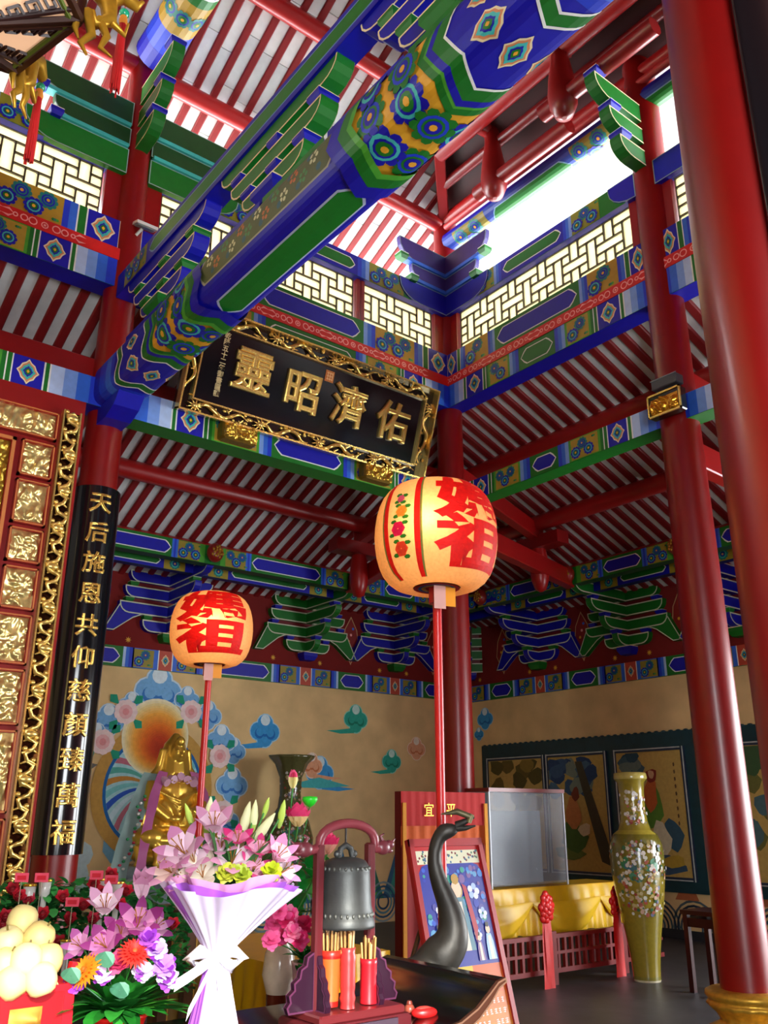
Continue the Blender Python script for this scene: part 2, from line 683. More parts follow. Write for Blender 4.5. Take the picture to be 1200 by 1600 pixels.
def zA(t): return ZA - M_A * t
def zU(t): return ZU - M_U * t


cb = ceiling('ceiling_back', 'white boarded aisle ceiling with dark red rafters behind the gold plaque',
             [(-9, CY - .05, zA(-.05)), (CX, CY - .05, zA(-.05)), (CX + eA, CY + eA, zA(eA)), (-9, CY + eA, zA(eA))], WB)
items = []
x = -1.55
while x < CX + eA - .3:
    st = max(0.0, x - CX)
    items.append(((x, CY + st, zA(st)), eA - st))
    x += .2035
add_rafters(cb, items, (0, 1, 0), M_A, .094, .045)
cr = ceiling('ceiling_right', 'white boarded aisle ceiling with dark red rafters above the framed paintings',
             [(CX - .05, -3, zA(-.05)), (CX + eA, -3, zA(eA)), (CX + eA, CY + eA, zA(eA)), (CX - .05, CY - .05, zA(-.05))], WB)
items = []
y = 2.2
while y < CY + eA - .3:
    st = max(0.0, y - CY)
    items.append(((CX + st, y, zA(st)), eA - st))
    y += .2035
add_rafters(cr, items, (1, 0, 0), M_A, .104, .045)
ceiling('ceiling_front', 'dark red aisle ceiling over the open doors behind the viewer',
        [(-9, FY + .1, 6.6), (-9, -3.2, 5.0), (CX, -3.2, 5.0), (CX, FY + .1, 6.6)], hexc('6a2a20'))

# upper roof
RIDGE = (CY + FY) / 2
tR = CY - RIDGE
eU = 1.75
cu_ = ceiling('ceiling_upper', 'high white tiled roof underside with dark red rafters above the clerestory windows',
              [(-9, CY + eU, zU(eU)), (-9, RIDGE, zU(-tR)), (CX - tR, RIDGE, zU(-tR)), (CX + eU, CY + eU, zU(eU))], hexc('8a8f8e'))
items, tiles = [], []
d_, s_, n_ = slope_frame((0, 1, 0), M_U)
kU = math.sqrt(1 + M_U ** 2)
x = -1.66
ntile = 0
tile_me = MB().cbox((0, 0, .012), (.58 * kU - .006, .108, .024), WB, .004).mesh('ceiling_tile', 'white')
tile_col = [MB().cbox((0, 0, .012), (.58 * kU - .006, .13, .02), hexc(c), .004).mesh('ceiling_tile', 'white') for c in ('e4e8e8', 'd9dedf', 'e9eceb', 'dfe6e2')]
while x < CX + eU:
    st = -tR if x < CX - tR else x - CX
    items.append(((x, CY + st, zU(st)), eU - st))
    xm = x + .11
    st2 = -tR if xm < CX - tR else xm - CX
    off = random.random() * .58
    t = eU - .29 - off
    while t > st2 + .29 and xm > .2:
        o = bpy.data.objects.new('ceiling_tile', tile_col[ntile % 4])
        COL.objects.link(o)
        o.parent = cu_
        o.matrix_basis = Matrix.Translation(V((xm, CY + t, zU(t))) + n_ * .0) @ Matrix((d_, s_ if Matrix((d_, s_, n_)).determinant() > 0 else -s_, n_)).transposed().to_4x4()
        ntile += 1
        t -= .58
    x += .22
add_rafters(cu_, items, (0, 1, 0), M_U, .088, .05)
ceiling('ceiling_hip', 'dark red boarded hip of the high roof over the bright opening',
        [(CX + .12, CY + .12, zU(.12)), (CX - tR, RIDGE, zU(-tR)), (CX + .12, FY - .12, zU(.12))], hexc('3c0c0c'), 'paint')
ceiling('ceiling_eave', 'white boarded eave outside the bright opening beside the tablet column',
        [(CX + eU, CY + eU, zU(eU)), (CX + .12, CY + .12, zU(.12)), (CX + .12, FY - .12, zU(.12)), (CX + eU, FY - eU, zU(eU))], hexc('f2f5f5'))
ceiling('ceiling_high_front', 'dark red underside of the high roof slope towards the doors',
        [(-9, RIDGE, zU(-tR)), (-9, FY - eU, zU(eU)), (CX + eU, FY - eU, zU(eU)), (CX - tR, RIDGE, zU(-tR))], hexc('6a2a20'), 'paint')
mb = MB().box((-9, FY - .1, 8.2), (CX, FY + .1, 9.5), hexc('7c1410'))
struct('trim_1', mb, 'paint', 'dark red boarding high over the front columns', 'trim')

# ------------------------------------------------------------------ purlins
PUR = hexc('9a1414')


def beam_round(name, a, b, r, col, label, mat='lacquer', seg=14, cat='beam'):
    mb = MB().tube([a, b], r, seg, col)
    return tag(mb.build(name, mat), label, cat, kind='structure')


def beam_box(name, a, b, wd, ht, col, label, mat='lacquer', cat='beam'):
    a, b = V(a), V(b)
    d = (b - a)
    L = d.length
    d.normalize()
    sd_ = Z.cross(d).normalized()
    up = d.cross(sd_)
    c = .012
    prof = [(-wd / 2 + c, -ht / 2), (wd / 2 - c, -ht / 2), (wd / 2, -ht / 2 + c), (wd / 2, ht / 2 - c), (wd / 2 - c, ht / 2), (-wd / 2 + c, ht / 2), (-wd / 2, ht / 2 - c), (-wd / 2, -ht / 2 + c)]
    mb = MB().prism(prof, (a + b) / 2, sd_, up, d, L, col)
    return tag(mb.build(name, mat), label, cat, kind='structure')


RO = .09
for t, lab in ((1.0, 'upper'), (2.2, 'middle'), (3.36, 'lowest')):
    zz = zA(t) - .075 - .115
    r_ = .115 if t > 3 else .12
    beam_round('purlin', (-2, CY + t, zz), (CX + t, CY + t, zz), r_, PUR,
               f'{lab} dark red round purlin under the rafters behind the gold plaque')
    beam_round('purlin', (CX + t, 1.5, zz), (CX + t, CY + t, zz), r_, PUR,
               f'{lab} dark red round purlin under the rafters above the framed paintings')
# purlins of the high roof
beam_round('purlin', (-2, CY, zU(0) - .17), (CX, CY, zU(0) - .17), .105, hexc('b02020'), 'red round purlin with bounced light tinted in, on the column tops over the long clerestory window')  # pinkish tone is light bounced up from outside, put into the colour
beam_round('purlin', (-2, 6.4, zU(-1.2) - .17), (CX - 1.2, 6.4, zU(-1.2) - .17), .105, hexc('a31818'), 'second dark red round purlin up the high roof')
beam_round('purlin', (-2, 5.2, zU(-2.4) - .17), (CX - 2.4, 5.2, zU(-2.4) - .17), .105, hexc('a31818'), 'third dark red round purlin near the ridge of the high roof')
beam_round('purlin', (CX - .05, 1.5, zU(0) - .13), (CX - .05, CY, zU(0) - .13), .1, hexc('a31818'), 'red round purlin above the bright opening beside the corner column')
beam_round('purlin', (CX - .12, 1.5, zU(0) - .30), (CX - .12, CY - .15, zU(0) - .30), .045, hexc('c04040'), 'thin pale red rail under the purlin of the bright opening')
beam_round('purlin', (CX - .75, 1.5, zU(-.75) - .15), (CX - .75, CY - .75, zU(-.75) - .15), .105, hexc('941212'), 'second red round purlin of the dark hip ceiling')
beam_round('purlin', (CX - 1.5, 1.5, zU(-1.5) - .15), (CX - 1.5, CY - 1.5, zU(-1.5) - .15), .105, hexc('941212'), 'third red round purlin of the dark hip ceiling')
beam_box('hip_rafter', (CX + 1.6, CY + 1.6, zU(1.6) - .12), (CX - tR, RIDGE, zU(-tR) - .12), .14, .2, hexc('8c1414'), 'dark red hip rafter rising over the corner column')
beam_box('hip_rafter', (CX + .1, CY + .1, zA(.1) - .2), (CX + 4.3, CY + 4.3, zA(4.3) - .16), .15, .24, hexc('8c1010'), 'dark red hip rafter running down to the corner of the walls')


def queen_post(loc, z0, z1, label, col=hexc('8e1210')):
    """turned, pear-shaped hanging post with the stub beams it carries"""
    t = thing('hanging_post', label, 'post', (loc[0], loc[1], z0), group=None)
    h = z1 - z0
    prof = [(.02, 0), (.08, .03 * h), (.125, .16 * h), (.14, .3 * h), (.125, .48 * h), (.095, .68 * h), (.085, .85 * h), (.1, h)]
    MB().lathe(prof, (loc[0], loc[1], z0), 14, col).build('post', 'lacquer', t)
    return t


for (u, vt, vb, xx, n) in ((770, 205, 312, 6.55, 'nearest the corner column'), (876, 62, 188, 6.25, 'further up the hip')):
    pa, pb = at(u, vt, x=xx), at(u, vb, x=xx)
    px, py = xx, (pa.y + pb.y) / 2
    h_ = pa.z - pb.z
    t = thing('hanging_post', 'pear-shaped red hanging post under the hip rafter, ' + n, 'post', (px, py, pb.z))
    MB().lathe([(.03, 0), (.1, .03 * h_), (.155, .16 * h_), (.165, .3 * h_), (.145, .5 * h_), (.11, .72 * h_), (.095, .88 * h_), (.1, h_ + .25)], (px, py, pb.z), 16, hexc('7c100e')).build('post', 'lacquer', t)
    MB().tube([(px - .42, py + .05, pa.z + .02), (px + .25, py, pa.z + .02)], .095, 10, hexc('9c1a18')).build('stub_beam', 'lacquer', t)
    MB().tube([(px, py - 1.2, pb.z + .25 * h_), (px, py + .3, pb.z + .25 * h_)], .1, 10, hexc('7c1010')).build('stub_beam', 'lacquer', t)
for k, (dx, dz, r_) in enumerate(((.42, -.02, .07), (1.1, -.03, .09), (1.9, -.03, .09))):
    beam_round('purlin', (CX - dx, 1.5, zU(-dx) - .12 + dz), (CX - dx, CY - dx, zU(-dx) - .12 + dz), r_, hexc('6e0e0e'), ('thin dark red batten close above the bright opening', 'dark red round batten halfway up the hip ceiling', 'dark red round batten high on the hip ceiling')[k])
# hanging posts and struts of the aisle corner
for (px, py, n, sgn) in ((7.35, 10.0, 'over the back wall, beside the round lantern', 0), (9.3, 8.25, 'over the framed paintings', 1)):
    t0 = (py - CY) if sgn == 0 else (px - CX)
    zt = zA(t0) - .1
    qp = queen_post((px, py), zt - 1.05, zt, 'pear-shaped red hanging post of the aisle roof ' + n, hexc('9a0e0c'))
    dx, dy = (1, 0) if sgn == 0 else (0, 1)
    MB().box((px - .12 - .35 * dx, py - .12 - .35 * dy, zt - .42), (px + .12 + .35 * dx, py + .12 + .35 * dy, zt - .24), hexc('7c0c0c')).build('stub_beam', 'lacquer', qp)
# sloping and level struts from the corner column to the outer frame
beam_box('strut', (CX - .02, CY, 5.02), (7.74, 10.75, 4.98), .16, .26, hexc('960c0c'), 'dark red strut from the corner column to the back bracket row')
beam_box('strut', (CX, CY - .02, 5.02), (10.17, 8.42, 4.98), .16, .26, hexc('960c0c'), 'dark red strut from the corner column towards the framed paintings')
beam_box('strut', (CX, CY, 5.72), (7.35, 10.0, 5.5), .15, .24, hexc('960c0c'), 'upper dark red strut behind the lower corner of the plaque')
beam_box('strut', (CX, CY, 5.72), (9.3, 8.25, 5.5), .15, .24, hexc('960c0c'), 'upper dark red strut beside the corner column')
beam_box('strut', (CX + .1, RY, 4.9), (WX - 1.2, RY, 4.75), .16, .26, hexc('960c0c'), 'dark red strut from the column of the small gold tablet to the aisle')
beam_box('strut', (CX + .1, RY, 5.7), (WX - 2.2, RY, 5.55), .14, .22, hexc('960c0c'), 'upper dark red strut beside the small gold tablet')
beam_box('beam', (-1.5, CY + .12, 5.62), (LX, CY + .12, 5.62), .2, .3, hexc('8c0e0c'), 'red beam above the carved gold screen')
beam_box('strut', (LX, CY + .1, 5.62), (LX, WY - 1.3, 5.2), .16, .26, hexc('7c0c0c'), 'dark red strut behind the couplet column')

# ------------------------------------------------------------------ columns
COLR = hexc('800504')


def column(x, y, r, top, label, base=True, base_z=.32):
    t = thing('column', label, 'column', (x, y, 0), kind='structure')
    MB().lathe([(r * 1.03, base_z - .03 if base else 0), (r * 1.02, 1.5), (r, 3.5), (r * .93, 5.5), (r * .88, top)], (x, y, 0), 32, COLR).build('shaft', 'lacquer', t)
    if base:
        g = hexc('d8a838')

        def wob(a, z):
            return 1.0 + (.045 * abs(math.sin(8 * a)) - .02 if z < base_z - .1 else 0)
        k = r / .19
        MB().lathe([(.34 * k, 0), (.34 * k, .03), (.30 * k, .05), (.22 * k, .09), (.215 * k, .11), (.235 * k, .15), (.28 * k, .19), (.305 * k, .215), (.30 * k, .235), (.285 * k, .245),
                    (.30 * k, .26), (.315 * k, .28), (.31 * k, .305), (.28 * k, .32), (.2 * k, .325)], (x, y, 0), 64, g, wob=wob).build('lotus_base', 'goldp', t, label='carved yellow lotus base')
    return t


column(LX, CY, RC, 9.42, 'red lacquered column carrying the black couplet board beside the gold screen')
column(CX, CY, RC, 9.45, 'red lacquered corner column behind the larger round lantern')
column(CX, RY, .196, 9.9, 'red lacquered column with yellow lotus base and small gold tablet')
column(LX + .045, FY, .185, 9.9, 'very near red lacquered column cut off by the picture edge')

# ------------------------------------------------------------------ painted beams of the clerestory
def painted_box_beam(name, a, b, z0, z1, depth, label, pattern, under=BLUE, side=None, mat='paint', body=GREEN):
    """beam from a to b (plan), front face towards the hall; pattern(P, L, h) paints the front face"""
    a, b = V((a[0], a[1], 0)), V((b[0], b[1], 0))
    d = (b - a).normalized()
    L = (b - a).length
    n = side if side is not None else V((d.y, -d.x, 0))
    o = tag(MB().prism([(0, 0), (L, 0), (L, z1 - z0), (0, z1 - z0)], a + Z * z0, d, Z, n, depth, body).build(name, mat), label, 'beam', kind='structure')
    P = Paint(face_map(a + Z * z0 + n * (depth / 2), d, Z, n))
    pattern(P, L, z1 - z0)
    P.build('painted_front', mat, o)
    if under is not None:
        P = Paint(face_map(a + Z * z0 + n * (depth / 2), d, -n, -Z))
        P.rect(0, L, 0, depth, under, 1)
        P.build('painted_underside', mat, o)
    return o


def upper_board(P, L, h):
    """big blossoms at the ends, blue cartouche in the middle"""
    P.rect(0, L, 0, h, GREEN, 1)
    ks = 1.0 if L > 4 else .66
    for sg in (0, 1):
        m = (lambda a: a * ks) if sg == 0 else (lambda a: L - a * ks)

        def R(a, b, col, lay=2):
            x0, x1 = sorted((m(a), m(b)))
            P.rect(x0, x1, 0, h, col, lay)
        R(.0, .03, CREAM); R(.03, .1, GREEN); R(.1, .12, CREAM)
        R(.12, .44, BLUE)
        P.loz(m(.28), h / 2, h * .36 * ks, h * .45, 3)
        R(.44, .455, WHITE); R(.455, .53, GREEN); R(.53, .545, WHITE)
        R(.545, .62, SKY2); R(.62, .68, SKY1)
        x0, x1 = sorted((m(.68), m(1.3)))
        flowers_panel(P, x0, x1, 0, h, hexc('b08a20'), 1)
        for k, c in enumerate((SKY1, SKY2, SKY3)): R(1.3 + .06 * k, 1.36 + .06 * k, c)
    P.hexbar(1.53 * ks, L - 1.53 * ks, h * .14, h * .86, BLUE)


def red_strip(P, L, h):
    P.rect(0, L, 0, h, LRED, 1)
    c = hexc('f6a8a0')
    x = .45
    while x < L - .3:
        for k, dx in enumerate((-.27, -.19, -.11, 0, .11, .19, .27)):
            r = (.026, .038, .043, .036, .043, .038, .026)[k]
            P.ring(x + dx, h / 2, r, .012, c, 2, 10)
            if k == 3: P.disc(x, h / 2, .014, c, 2, 6)
        for sg in (-1, 1):
            for q in (-1, 1):
                P.poly([(x + sg * .28, h / 2), (x + sg * .33, h / 2 + q * h * .38), (x + sg * .40, h / 2 + q * h * .2), (x + sg * .33, h / 2 + q * h * .2)], c, 2)
        x += .78


def top_board(P, L, h):
    P.rect(0, L, 0, h, GREEN, 1)
    ks = 1.0 if L > 4 else .72
    for sg in (0, 1):
        m = (lambda a: a * ks) if sg == 0 else (lambda a: L - a * ks)
        x0, x1 = sorted((m(.85), m(1.4)))
        flowers_panel(P, x0, x1, 0, h, hexc('8a8a20'), sg)
        for k, c in enumerate((SKY3, SKY2, SKY1)):
            y0, y1 = sorted((m(1.4 + .06 * k), m(1.46 + .06 * k)))
            P.rect(y0, y1, 0, h, c, 2)
    P.rect(1.58 * ks, L - 1.58 * ks, 0, h, BLUE, 2)
    P.hexbar(1.62 * ks, L - 1.62 * ks, h * .2, h * .8, GREEN, layer=3)


DB = .24   # depth of the clerestory stack


def clerestory(a, b, where, n):
    painted_box_beam('painted_beam', a, b, 6.53, 6.83, DB, f'blue and green painted lower beam with shaded ends {where}', lambda P, L, h: tie_pattern(P, L, h, .5 if L > 4 else .4, GREEN, GREEN, fl=.5 if L > 4 else .36), BLUE, n)
    painted_box_beam('painted_beam', a, b, 6.83, 6.96, DB + .02, f'narrow red painted strip with pink scrolls {where}', red_strip, None, n, body=LRED)
    painted_box_beam('painted_beam', a, b, 6.96, 7.29, DB - .02, f'board painted with large blue blossoms under the lattice {where}', upper_board, None, n)
    painted_box_beam('painted_beam', a, b, 7.89, 8.17, DB - .02, f'blossom painted board above the lattice {where}', top_board, BLUE, n)


nB, nR = V((0, -1, 0)), V((-1, 0, 0))
clerestory((LX, CY), (CX, CY), 'between the couplet column and the corner column', nB)
clerestory((LX - 4.4, CY), (LX, CY), 'above the carved gold screen', nB)
clerestory((CX, CY), (CX, RY), 'between the corner column and the tablet column', nR)
clerestory((CX, RY), (CX, RY - 3.0), 'beyond the tablet column by the near column', nR)

# ---- lattice windows: every pane is its own piece
def window(idx, a, b, n, label, z0=7.29, z1=7.89, jamb=.26):
    ja, jb = jamb if isinstance(jamb, tuple) else (jamb, jamb)
    a, b = V((a[0], a[1], 0)), V((b[0], b[1], 0))
    d = (b - a).normalized()
    L = (b - a).length
    root = thing('window_%d' % idx, label, 'window', (a + b) / 2 + Z * z0, kind='structure')
    h = z1 - z0
    R_ = MB()
    for u0, u1 in ((0, ja), (L - jb, L)):
        R_.prism([(u0, 0), (u1, 0), (u1, h), (u0, h)], a + Z * z0, d, Z, n, .14, hexc('8e0c0a'))
    R_.build('jamb', 'lacquer', root)
    c = h / 5
    bar = .016
    u0 = ja + .02
    ncol = int((L - ja - jb - .04) / c)
    c2 = (L - ja - jb - .04) / ncol
    cells = []
    for k in range(-4, ncol + 4):
        q = k % 4
        if q == 0:
            cells += [(k, 0, 3, 1), (k, 4, 3, 1), (k, 1, 1, 1), (k, 3, 1, 1)]
        elif q == 1:
            cells += [(k, 1, 1, 3)]
        elif q == 2:
            cells += [(k, 1, 1, 1), (k, 3, 1, 1), (k, 2, 3, 1)]
        else:
            cells += [(k, 0, 1, 2), (k, 3, 1, 2)]
    B = MB()
    cache = {}
    for (k, r, wd, ht) in cells:
        x0, x1 = max(k, 0), min(k + wd, ncol)
        if x1 <= x0: continue
        A0, A1 = u0 + x0 * c2, u0 + x1 * c2
        B0, B1 = h - (r + ht) * c, h - r * c
        # bars round the pane
        for (p0, p1, q0, q1) in ((A0, A1, B0, B0 + bar / 2), (A0, A1, B1 - bar / 2, B1), (A0, A0 + bar / 2, B0, B1), (A1 - bar / 2, A1, B0, B1)):
            B.prism([(p0, q0), (p1, q0), (p1, q1), (p0, q1)], a + Z * z0, d, Z, n, .05, hexc('3c3418'))
        pw, ph = A1 - A0 - bar, B1 - B0 - bar
        key = (x1 - x0, ht)
        if key not in cache:
            e = .012
            cache[key] = MB().prism([(-pw / 2 + e, -ph / 2), (pw / 2 - e, -ph / 2), (pw / 2, -ph / 2 + e), (pw / 2, ph / 2 - e), (pw / 2 - e, ph / 2), (-pw / 2 + e, ph / 2), (-pw / 2, ph / 2 - e), (-pw / 2, -ph / 2 + e)],
                                    (0, 0, 0), d, Z, n, .008, hexc('fff6d6')).mesh('pane', 'pane')
        o = bpy.data.objects.new('pane', cache[key])
        COL.objects.link(o)
        o.parent = root
        o.location = a + d * ((A0 + A1) / 2) + Z * ((B0 + B1) / 2 + z0) - V(root.location)
    B.build('lattice_bars', 'wood', root)
    return root


mid = (LX + CX) / 2 + .72
window(1, (LX + .1, CY), (mid - .01, CY), nB, 'long lattice window with bright panes between couplet column and mullion, above the plaque', jamb=(.2, .05))
window(2, (mid + .01, CY), (CX - .1, CY), nB, 'short lattice window with bright panes right beside the corner column, above the plaque', jamb=(.05, .18))
window(3, (LX - 3.6, CY), (LX - .1, CY), nB, 'lattice window with bright panes above the carved gold screen', jamb=.2)
window(4, (CX, CY - .1), (CX, RY + .1), nR, 'lattice window with bright panes between the corner column and the tablet column', jamb=.16)
window(5, (CX, RY - .1), (CX, RY - 2.4), nR, 'lattice window with bright panes beyond the tablet column', jamb=.16)

# ------------------------------------------------------------------ tie beams at plaque height
painted_box_beam('tie_beam', (LX, CY), (CX, CY), 5.19, 5.49, .24, 'painted tie beam under the gold plaque', lambda P, L, h: tie_pattern(P, L, h, .6), GREEN, nB)
painted_box_beam('tie_beam', (CX, CY), (CX, RY), 5.17, 5.42, .22, 'painted tie beam from the corner column to the small gold tablet', lambda P, L, h: tie_pattern(P, L, h, .46, fl=.42), GREEN, nR)
painted_box_beam('tie_beam', (CX, RY), (CX, RY - 3.0), 5.17, 5.42, .22, 'painted tie beam with blue shaded end beyond the tablet column', lambda P, L, h: tie_pattern(P, L, h, .46, fl=.42), GREEN, nR)
painted_box_beam('tie_beam', (LX - 4.4, CY - .05), (LX, CY - .05), 5.19, 5.47, .26, 'painted tie beam with blue shaded end above the gold screen', lambda P, L, h: tie_pattern(P, L, h, .6), BLUE, nB)

# ------------------------------------------------------------------ wall friezes, bracket rows and the inner painted beams
SB = [0.6, 2.95, 5.32, 7.74, 9.58]
SR = [10.22, 8.35, 6.45, 4.5, 2.6]
BZ0 = 3.96


def frieze(P, L, h, centres):
    P.rect(0, L, 0, h, GREEN, 1)
    cs = sorted(centres)
    for c in cs:
        P.rect(c - .1, c + .1, 0, h, hexc('c04830'), 3)
        P.loz(c, h / 2, .06, h * .3, 4)
        for sg in (-1, 1):
            def R(a, b, col, lay=2):
                x0, x1 = sorted((c + sg * a, c + sg * b))
                P.rect(x0, x1, 0, h, col, lay)
            R(.1, .115, WHITE, 3)
            R(.115, .2, SKY2)
            R(.2, .5, hexc('3a6ad0'))
            x0, x1 = sorted((c + sg * .18, c + sg * .48))
            flowers_panel(P, x0, x1, h * .05, h * .95, hexc('9a8a28'), 1)
            R(.48, .55, SKY1); R(.55, .6, SKY2); R(.6, .64, SKY4)
    for a, b in zip(cs[:-1], cs[1:]):
        P.hexbar(a + .68, b - .68, h * .12, h * .88, BLUE)


def frieze_map_back(): return face_map((0, WY - .05, 3.57), X, Z, -Y)


o = tag(MB().box((-9, WY - .05, 3.57), (WX, WY, 3.85), GREEN).build('trim_2', 'paint'), 'painted frieze of blossoms and blue cartouches along the back wall', 'frieze', kind='structure')
P = Paint(frieze_map_back())
frieze(P, WX - .05, .28, SB + [11.6])
P.build('painted_front', 'paint', o)
o = tag(MB().box((WX - .05, -3, 3.57), (WX, WY, 3.85), GREEN).build('trim_3', 'paint'), 'painted frieze of blossoms and blue cartouches above the framed paintings', 'frieze', kind='structure')
P = Paint(face_map((WX - .05, WY - .05, 3.57), -Y, Z, -X))
frieze(P, WY + 1, .28, [WY - .05 - k for k in SR] + [-.12])
P.build('painted_front', 'paint', o)


def inner_pattern(P, L, h, centres, bar=BLUE):
    P.rect(0, L, 0, h, GREEN, 1)
    cs = sorted(centres)
    for a, b in zip(cs[:-1], cs[1:]):
        for c, sg in ((a, 1), (b, -1)):
            x0, x1 = sorted((c + sg * .12, c + sg * .2))
            P.rect(x0, x1, 0, h, LGREEN, 2)
            x0, x1 = sorted((c + sg * .2, c + sg * .52))
            flowers_panel(P, x0, x1, h * .03, h * .97, hexc('9a8a28'), 0 if sg > 0 else 1)
            for k, cc in enumerate((SKY2, SKY1, SKY2)):
                x0, x1 = sorted((c + sg * (.52 + .03 * k), c + sg * (.55 + .03 * k)))
                P.rect(x0, x1, 0, h, cc, 2)
        P.hexbar(a + .62, b - .62, h * .15, h * .85, bar)


IY, IX = 10.75, 10.17
CB = SB + [IX + .05]
painted_box_beam('painted_beam', (-1.5, IY), (IX + .1, IY), 4.88, 5.14, .16, 'painted beam carried by the bracket noses along the back wall', lambda P, L, h: inner_pattern(P, L, h, [c + 1.5 for c in CB]), DGREEN, nB)
painted_box_beam('painted_beam', (IX, IY), (IX, 1.0), 4.88, 5.14, .16, 'painted beam carried by the bracket noses above the framed paintings', lambda P, L, h: inner_pattern(P, L, h, [IY - c for c in SR] + [.2]), DGREEN, nR)


def second_pattern(P, L, h, centres):
    P.rect(0, L, 0, h, BLUE, 1)
    cs = sorted(centres)
    for a, b in zip(cs[:-1], cs[1:]):
        P.hexbar(a + .55, b - .55, h * .25, h * .95, GREEN)
        for c, sg in ((a, 1), (b, -1)):
            P.rect(*sorted((c + sg * .18, c + sg * .5)), 0, h, hexc('a08a20'), 2)
            P.flower(c + sg * .34, h / 2, h * .46, TEAL, AQUA, BLUE, YEL, 3)


painted_box_beam('painted_beam', (-1.5, IY + .45), (IX + .5, IY + .45), 4.84, 5.02, .12, 'set back blue and green painted beam over the brackets of the back wall', lambda P, L, h: second_pattern(P, L, h, [c + 1.5 for c in CB]), DBLUE, nB)
painted_box_beam('painted_beam', (IX + .45, IY + .4), (IX + .45, 1.0), 4.84, 5.02, .12, 'set back blue and green painted beam over the brackets above the paintings', lambda P, L, h: second_pattern(P, L, h, [IY + .4 - c for c in SR]), DBLUE, nR)


# ---- bracket sets
def arm_poly(L0, L1, h, r=None):
    """beam arm from -L0 to L1, underside swept up at both ends"""
    r = h * .85 if r is None else r
    pts = [(-L0, h)]
    for k in range(5):
        a = math.pi / 2 * k / 4
        pts.append((-L0 + r * (1 - math.cos(a)) * 1.0, h - h * .18 - (h * .82) * math.sin(a)))
    for k in range(5):
        a = math.pi / 2 * (4 - k) / 4
        pts.append((L1 - r * (1 - math.cos(a)), h - h * .18 - (h * .82) * math.sin(a)))
    pts.append((L1, h))
    return pts


def end_arm(L, h):
    """arm that starts square at 0 and sweeps up at L"""
    r = h * 1.1
    pts = [(0, h), (0, 0)]
    for k in range(6):
        a = math.pi / 2 * (5 - k) / 5
        pts.append((L - r * (1 - math.cos(a)), h * .82 * (1 - math.sin(a))))
    pts.append((L, h))
    return pts


def cushion(mb, c, w_, d_, h_, col, edge=CREAM):
    """small bearing block with a bevelled foot and a pale painted line"""
    x, y, z = c
    a, b = w_ / 2, d_ / 2
    k = .72
    vs_ = [(x - a * k, y - b * k, z), (x + a * k, y - b * k, z), (x + a * k, y + b * k, z), (x - a * k, y + b * k, z),
           (x - a, y - b, z + h_ * .5), (x + a, y - b, z + h_ * .5), (x + a, y + b, z + h_ * .5), (x - a, y + b, z + h_ * .5),
           (x - a, y - b, z + h_ * .9), (x + a, y - b, z + h_ * .9), (x + a, y + b, z + h_ * .9), (x - a, y + b, z + h_ * .9),
           (x - a, y - b, z + h_), (x + a, y - b, z + h_), (x + a, y + b, z + h_), (x - a, y + b, z + h_)]
    fs, cs = [(3, 2, 1, 0), (12, 13, 14, 15)], [col, col]
    for l in range(3):
        for i in range(4):
            fs.append((l * 4 + i, l * 4 + (i + 1) % 4, l * 4 + 4 + (i + 1) % 4, l * 4 + 4 + i))
            cs.append(edge if l == 2 else col)
    mb.add(vs_, fs, cs)


def wall_bracket(ca, cbk):
    """one bracket set: tiers of arms along the wall and out of it. local x along the wall, -y into the hall"""
    root = thing('bracket_set', 'x', 'bracket')
    EDGE = hexc('cfd6b8')
    q = MB()
    cushion(q, (0, -.06, 0), .26, .26, .13, cbk)
    q.build('base_block', 'paint', root, True)
    th, bl = .17, .065
    spec = [(.42, .38), (.78, .66), (.72, .95), (.66, 1.3)]
    z = .13
    for i, (hl, pr) in enumerate(spec):
        a = MB().prism(arm_poly(hl, hl, th), (0, -.05, z), X, Z, Y, .1, ca, EDGE, .018)
        if i == 1:
            for sg in (-1, 1):
                a.prism([(sg * hl * .55, .0), (sg * hl * .98, th * .85), (sg * (hl + .2), -.27), (sg * (hl + .05), -.27), (sg * hl * .72, -.06)], (0, -.05, z), X, Z, Y, .09, ca, EDGE, .014)
        a.build('cross_arm', 'paint', root, True)
        b = MB().prism(end_arm(pr, th), (0, 0, z), -Y, Z, X, .1, ca, EDGE, .018)
        b.build('projecting_arm', 'paint', root, True)
        if i < 3:
            for cc in ((-hl * .82, -.05), (hl * .82, -.05), (0, -pr * .88)):
                k = MB()
                cushion(k, (cc[0], cc[1], z + th), .13, .13, bl, cbk, EDGE)
                k.build('bearing_block', 'paint', root, True)
            MB().prism([(-hl * .74, 0), (hl * .74, 0), (hl * .74, bl), (-hl * .74, bl)], (0, -.03, z + th), X, Z, Y, .05, hexc('6e1016')).build('filler', 'paint', root, True)
        else:
            k = MB()
            cushion(k, (0, -pr * .95, z + th - .01), .16, .16, .05, cbk, EDGE)
            k.build('bearing_block', 'paint', root, True)
        z += th + bl
    # carved nose: red and gold bulb
    n = MB().ell((0, -1.40, z - .0), (.12, .1, .135), hexc('8c1a10'), 14, 10)
    n.build('nose', 'lacquer', root, True, label='red and gold carved nose')
    g = MB()
    for k in range(14):
        a = 2.399963 * k
        rr = .085 * math.sqrt((k + .5) / 14)
        g.ell((rr * math.cos(a), -1.40 - .1 * math.sqrt(max(0, 1 - (rr / .13) ** 2)), z + rr * 1.1 * math.sin(a)), (.02, .014, .024), hexc('b8862a'), 7, 5)
    g.build('nose_gilding', 'goldp', root, True)
    return root


protos = {}
for nm, ca, cbk in (('blue', BLUE, GREEN), ('green', GREEN, BLUE)):
    protos[nm] = wall_bracket(ca, cbk)
used = set()


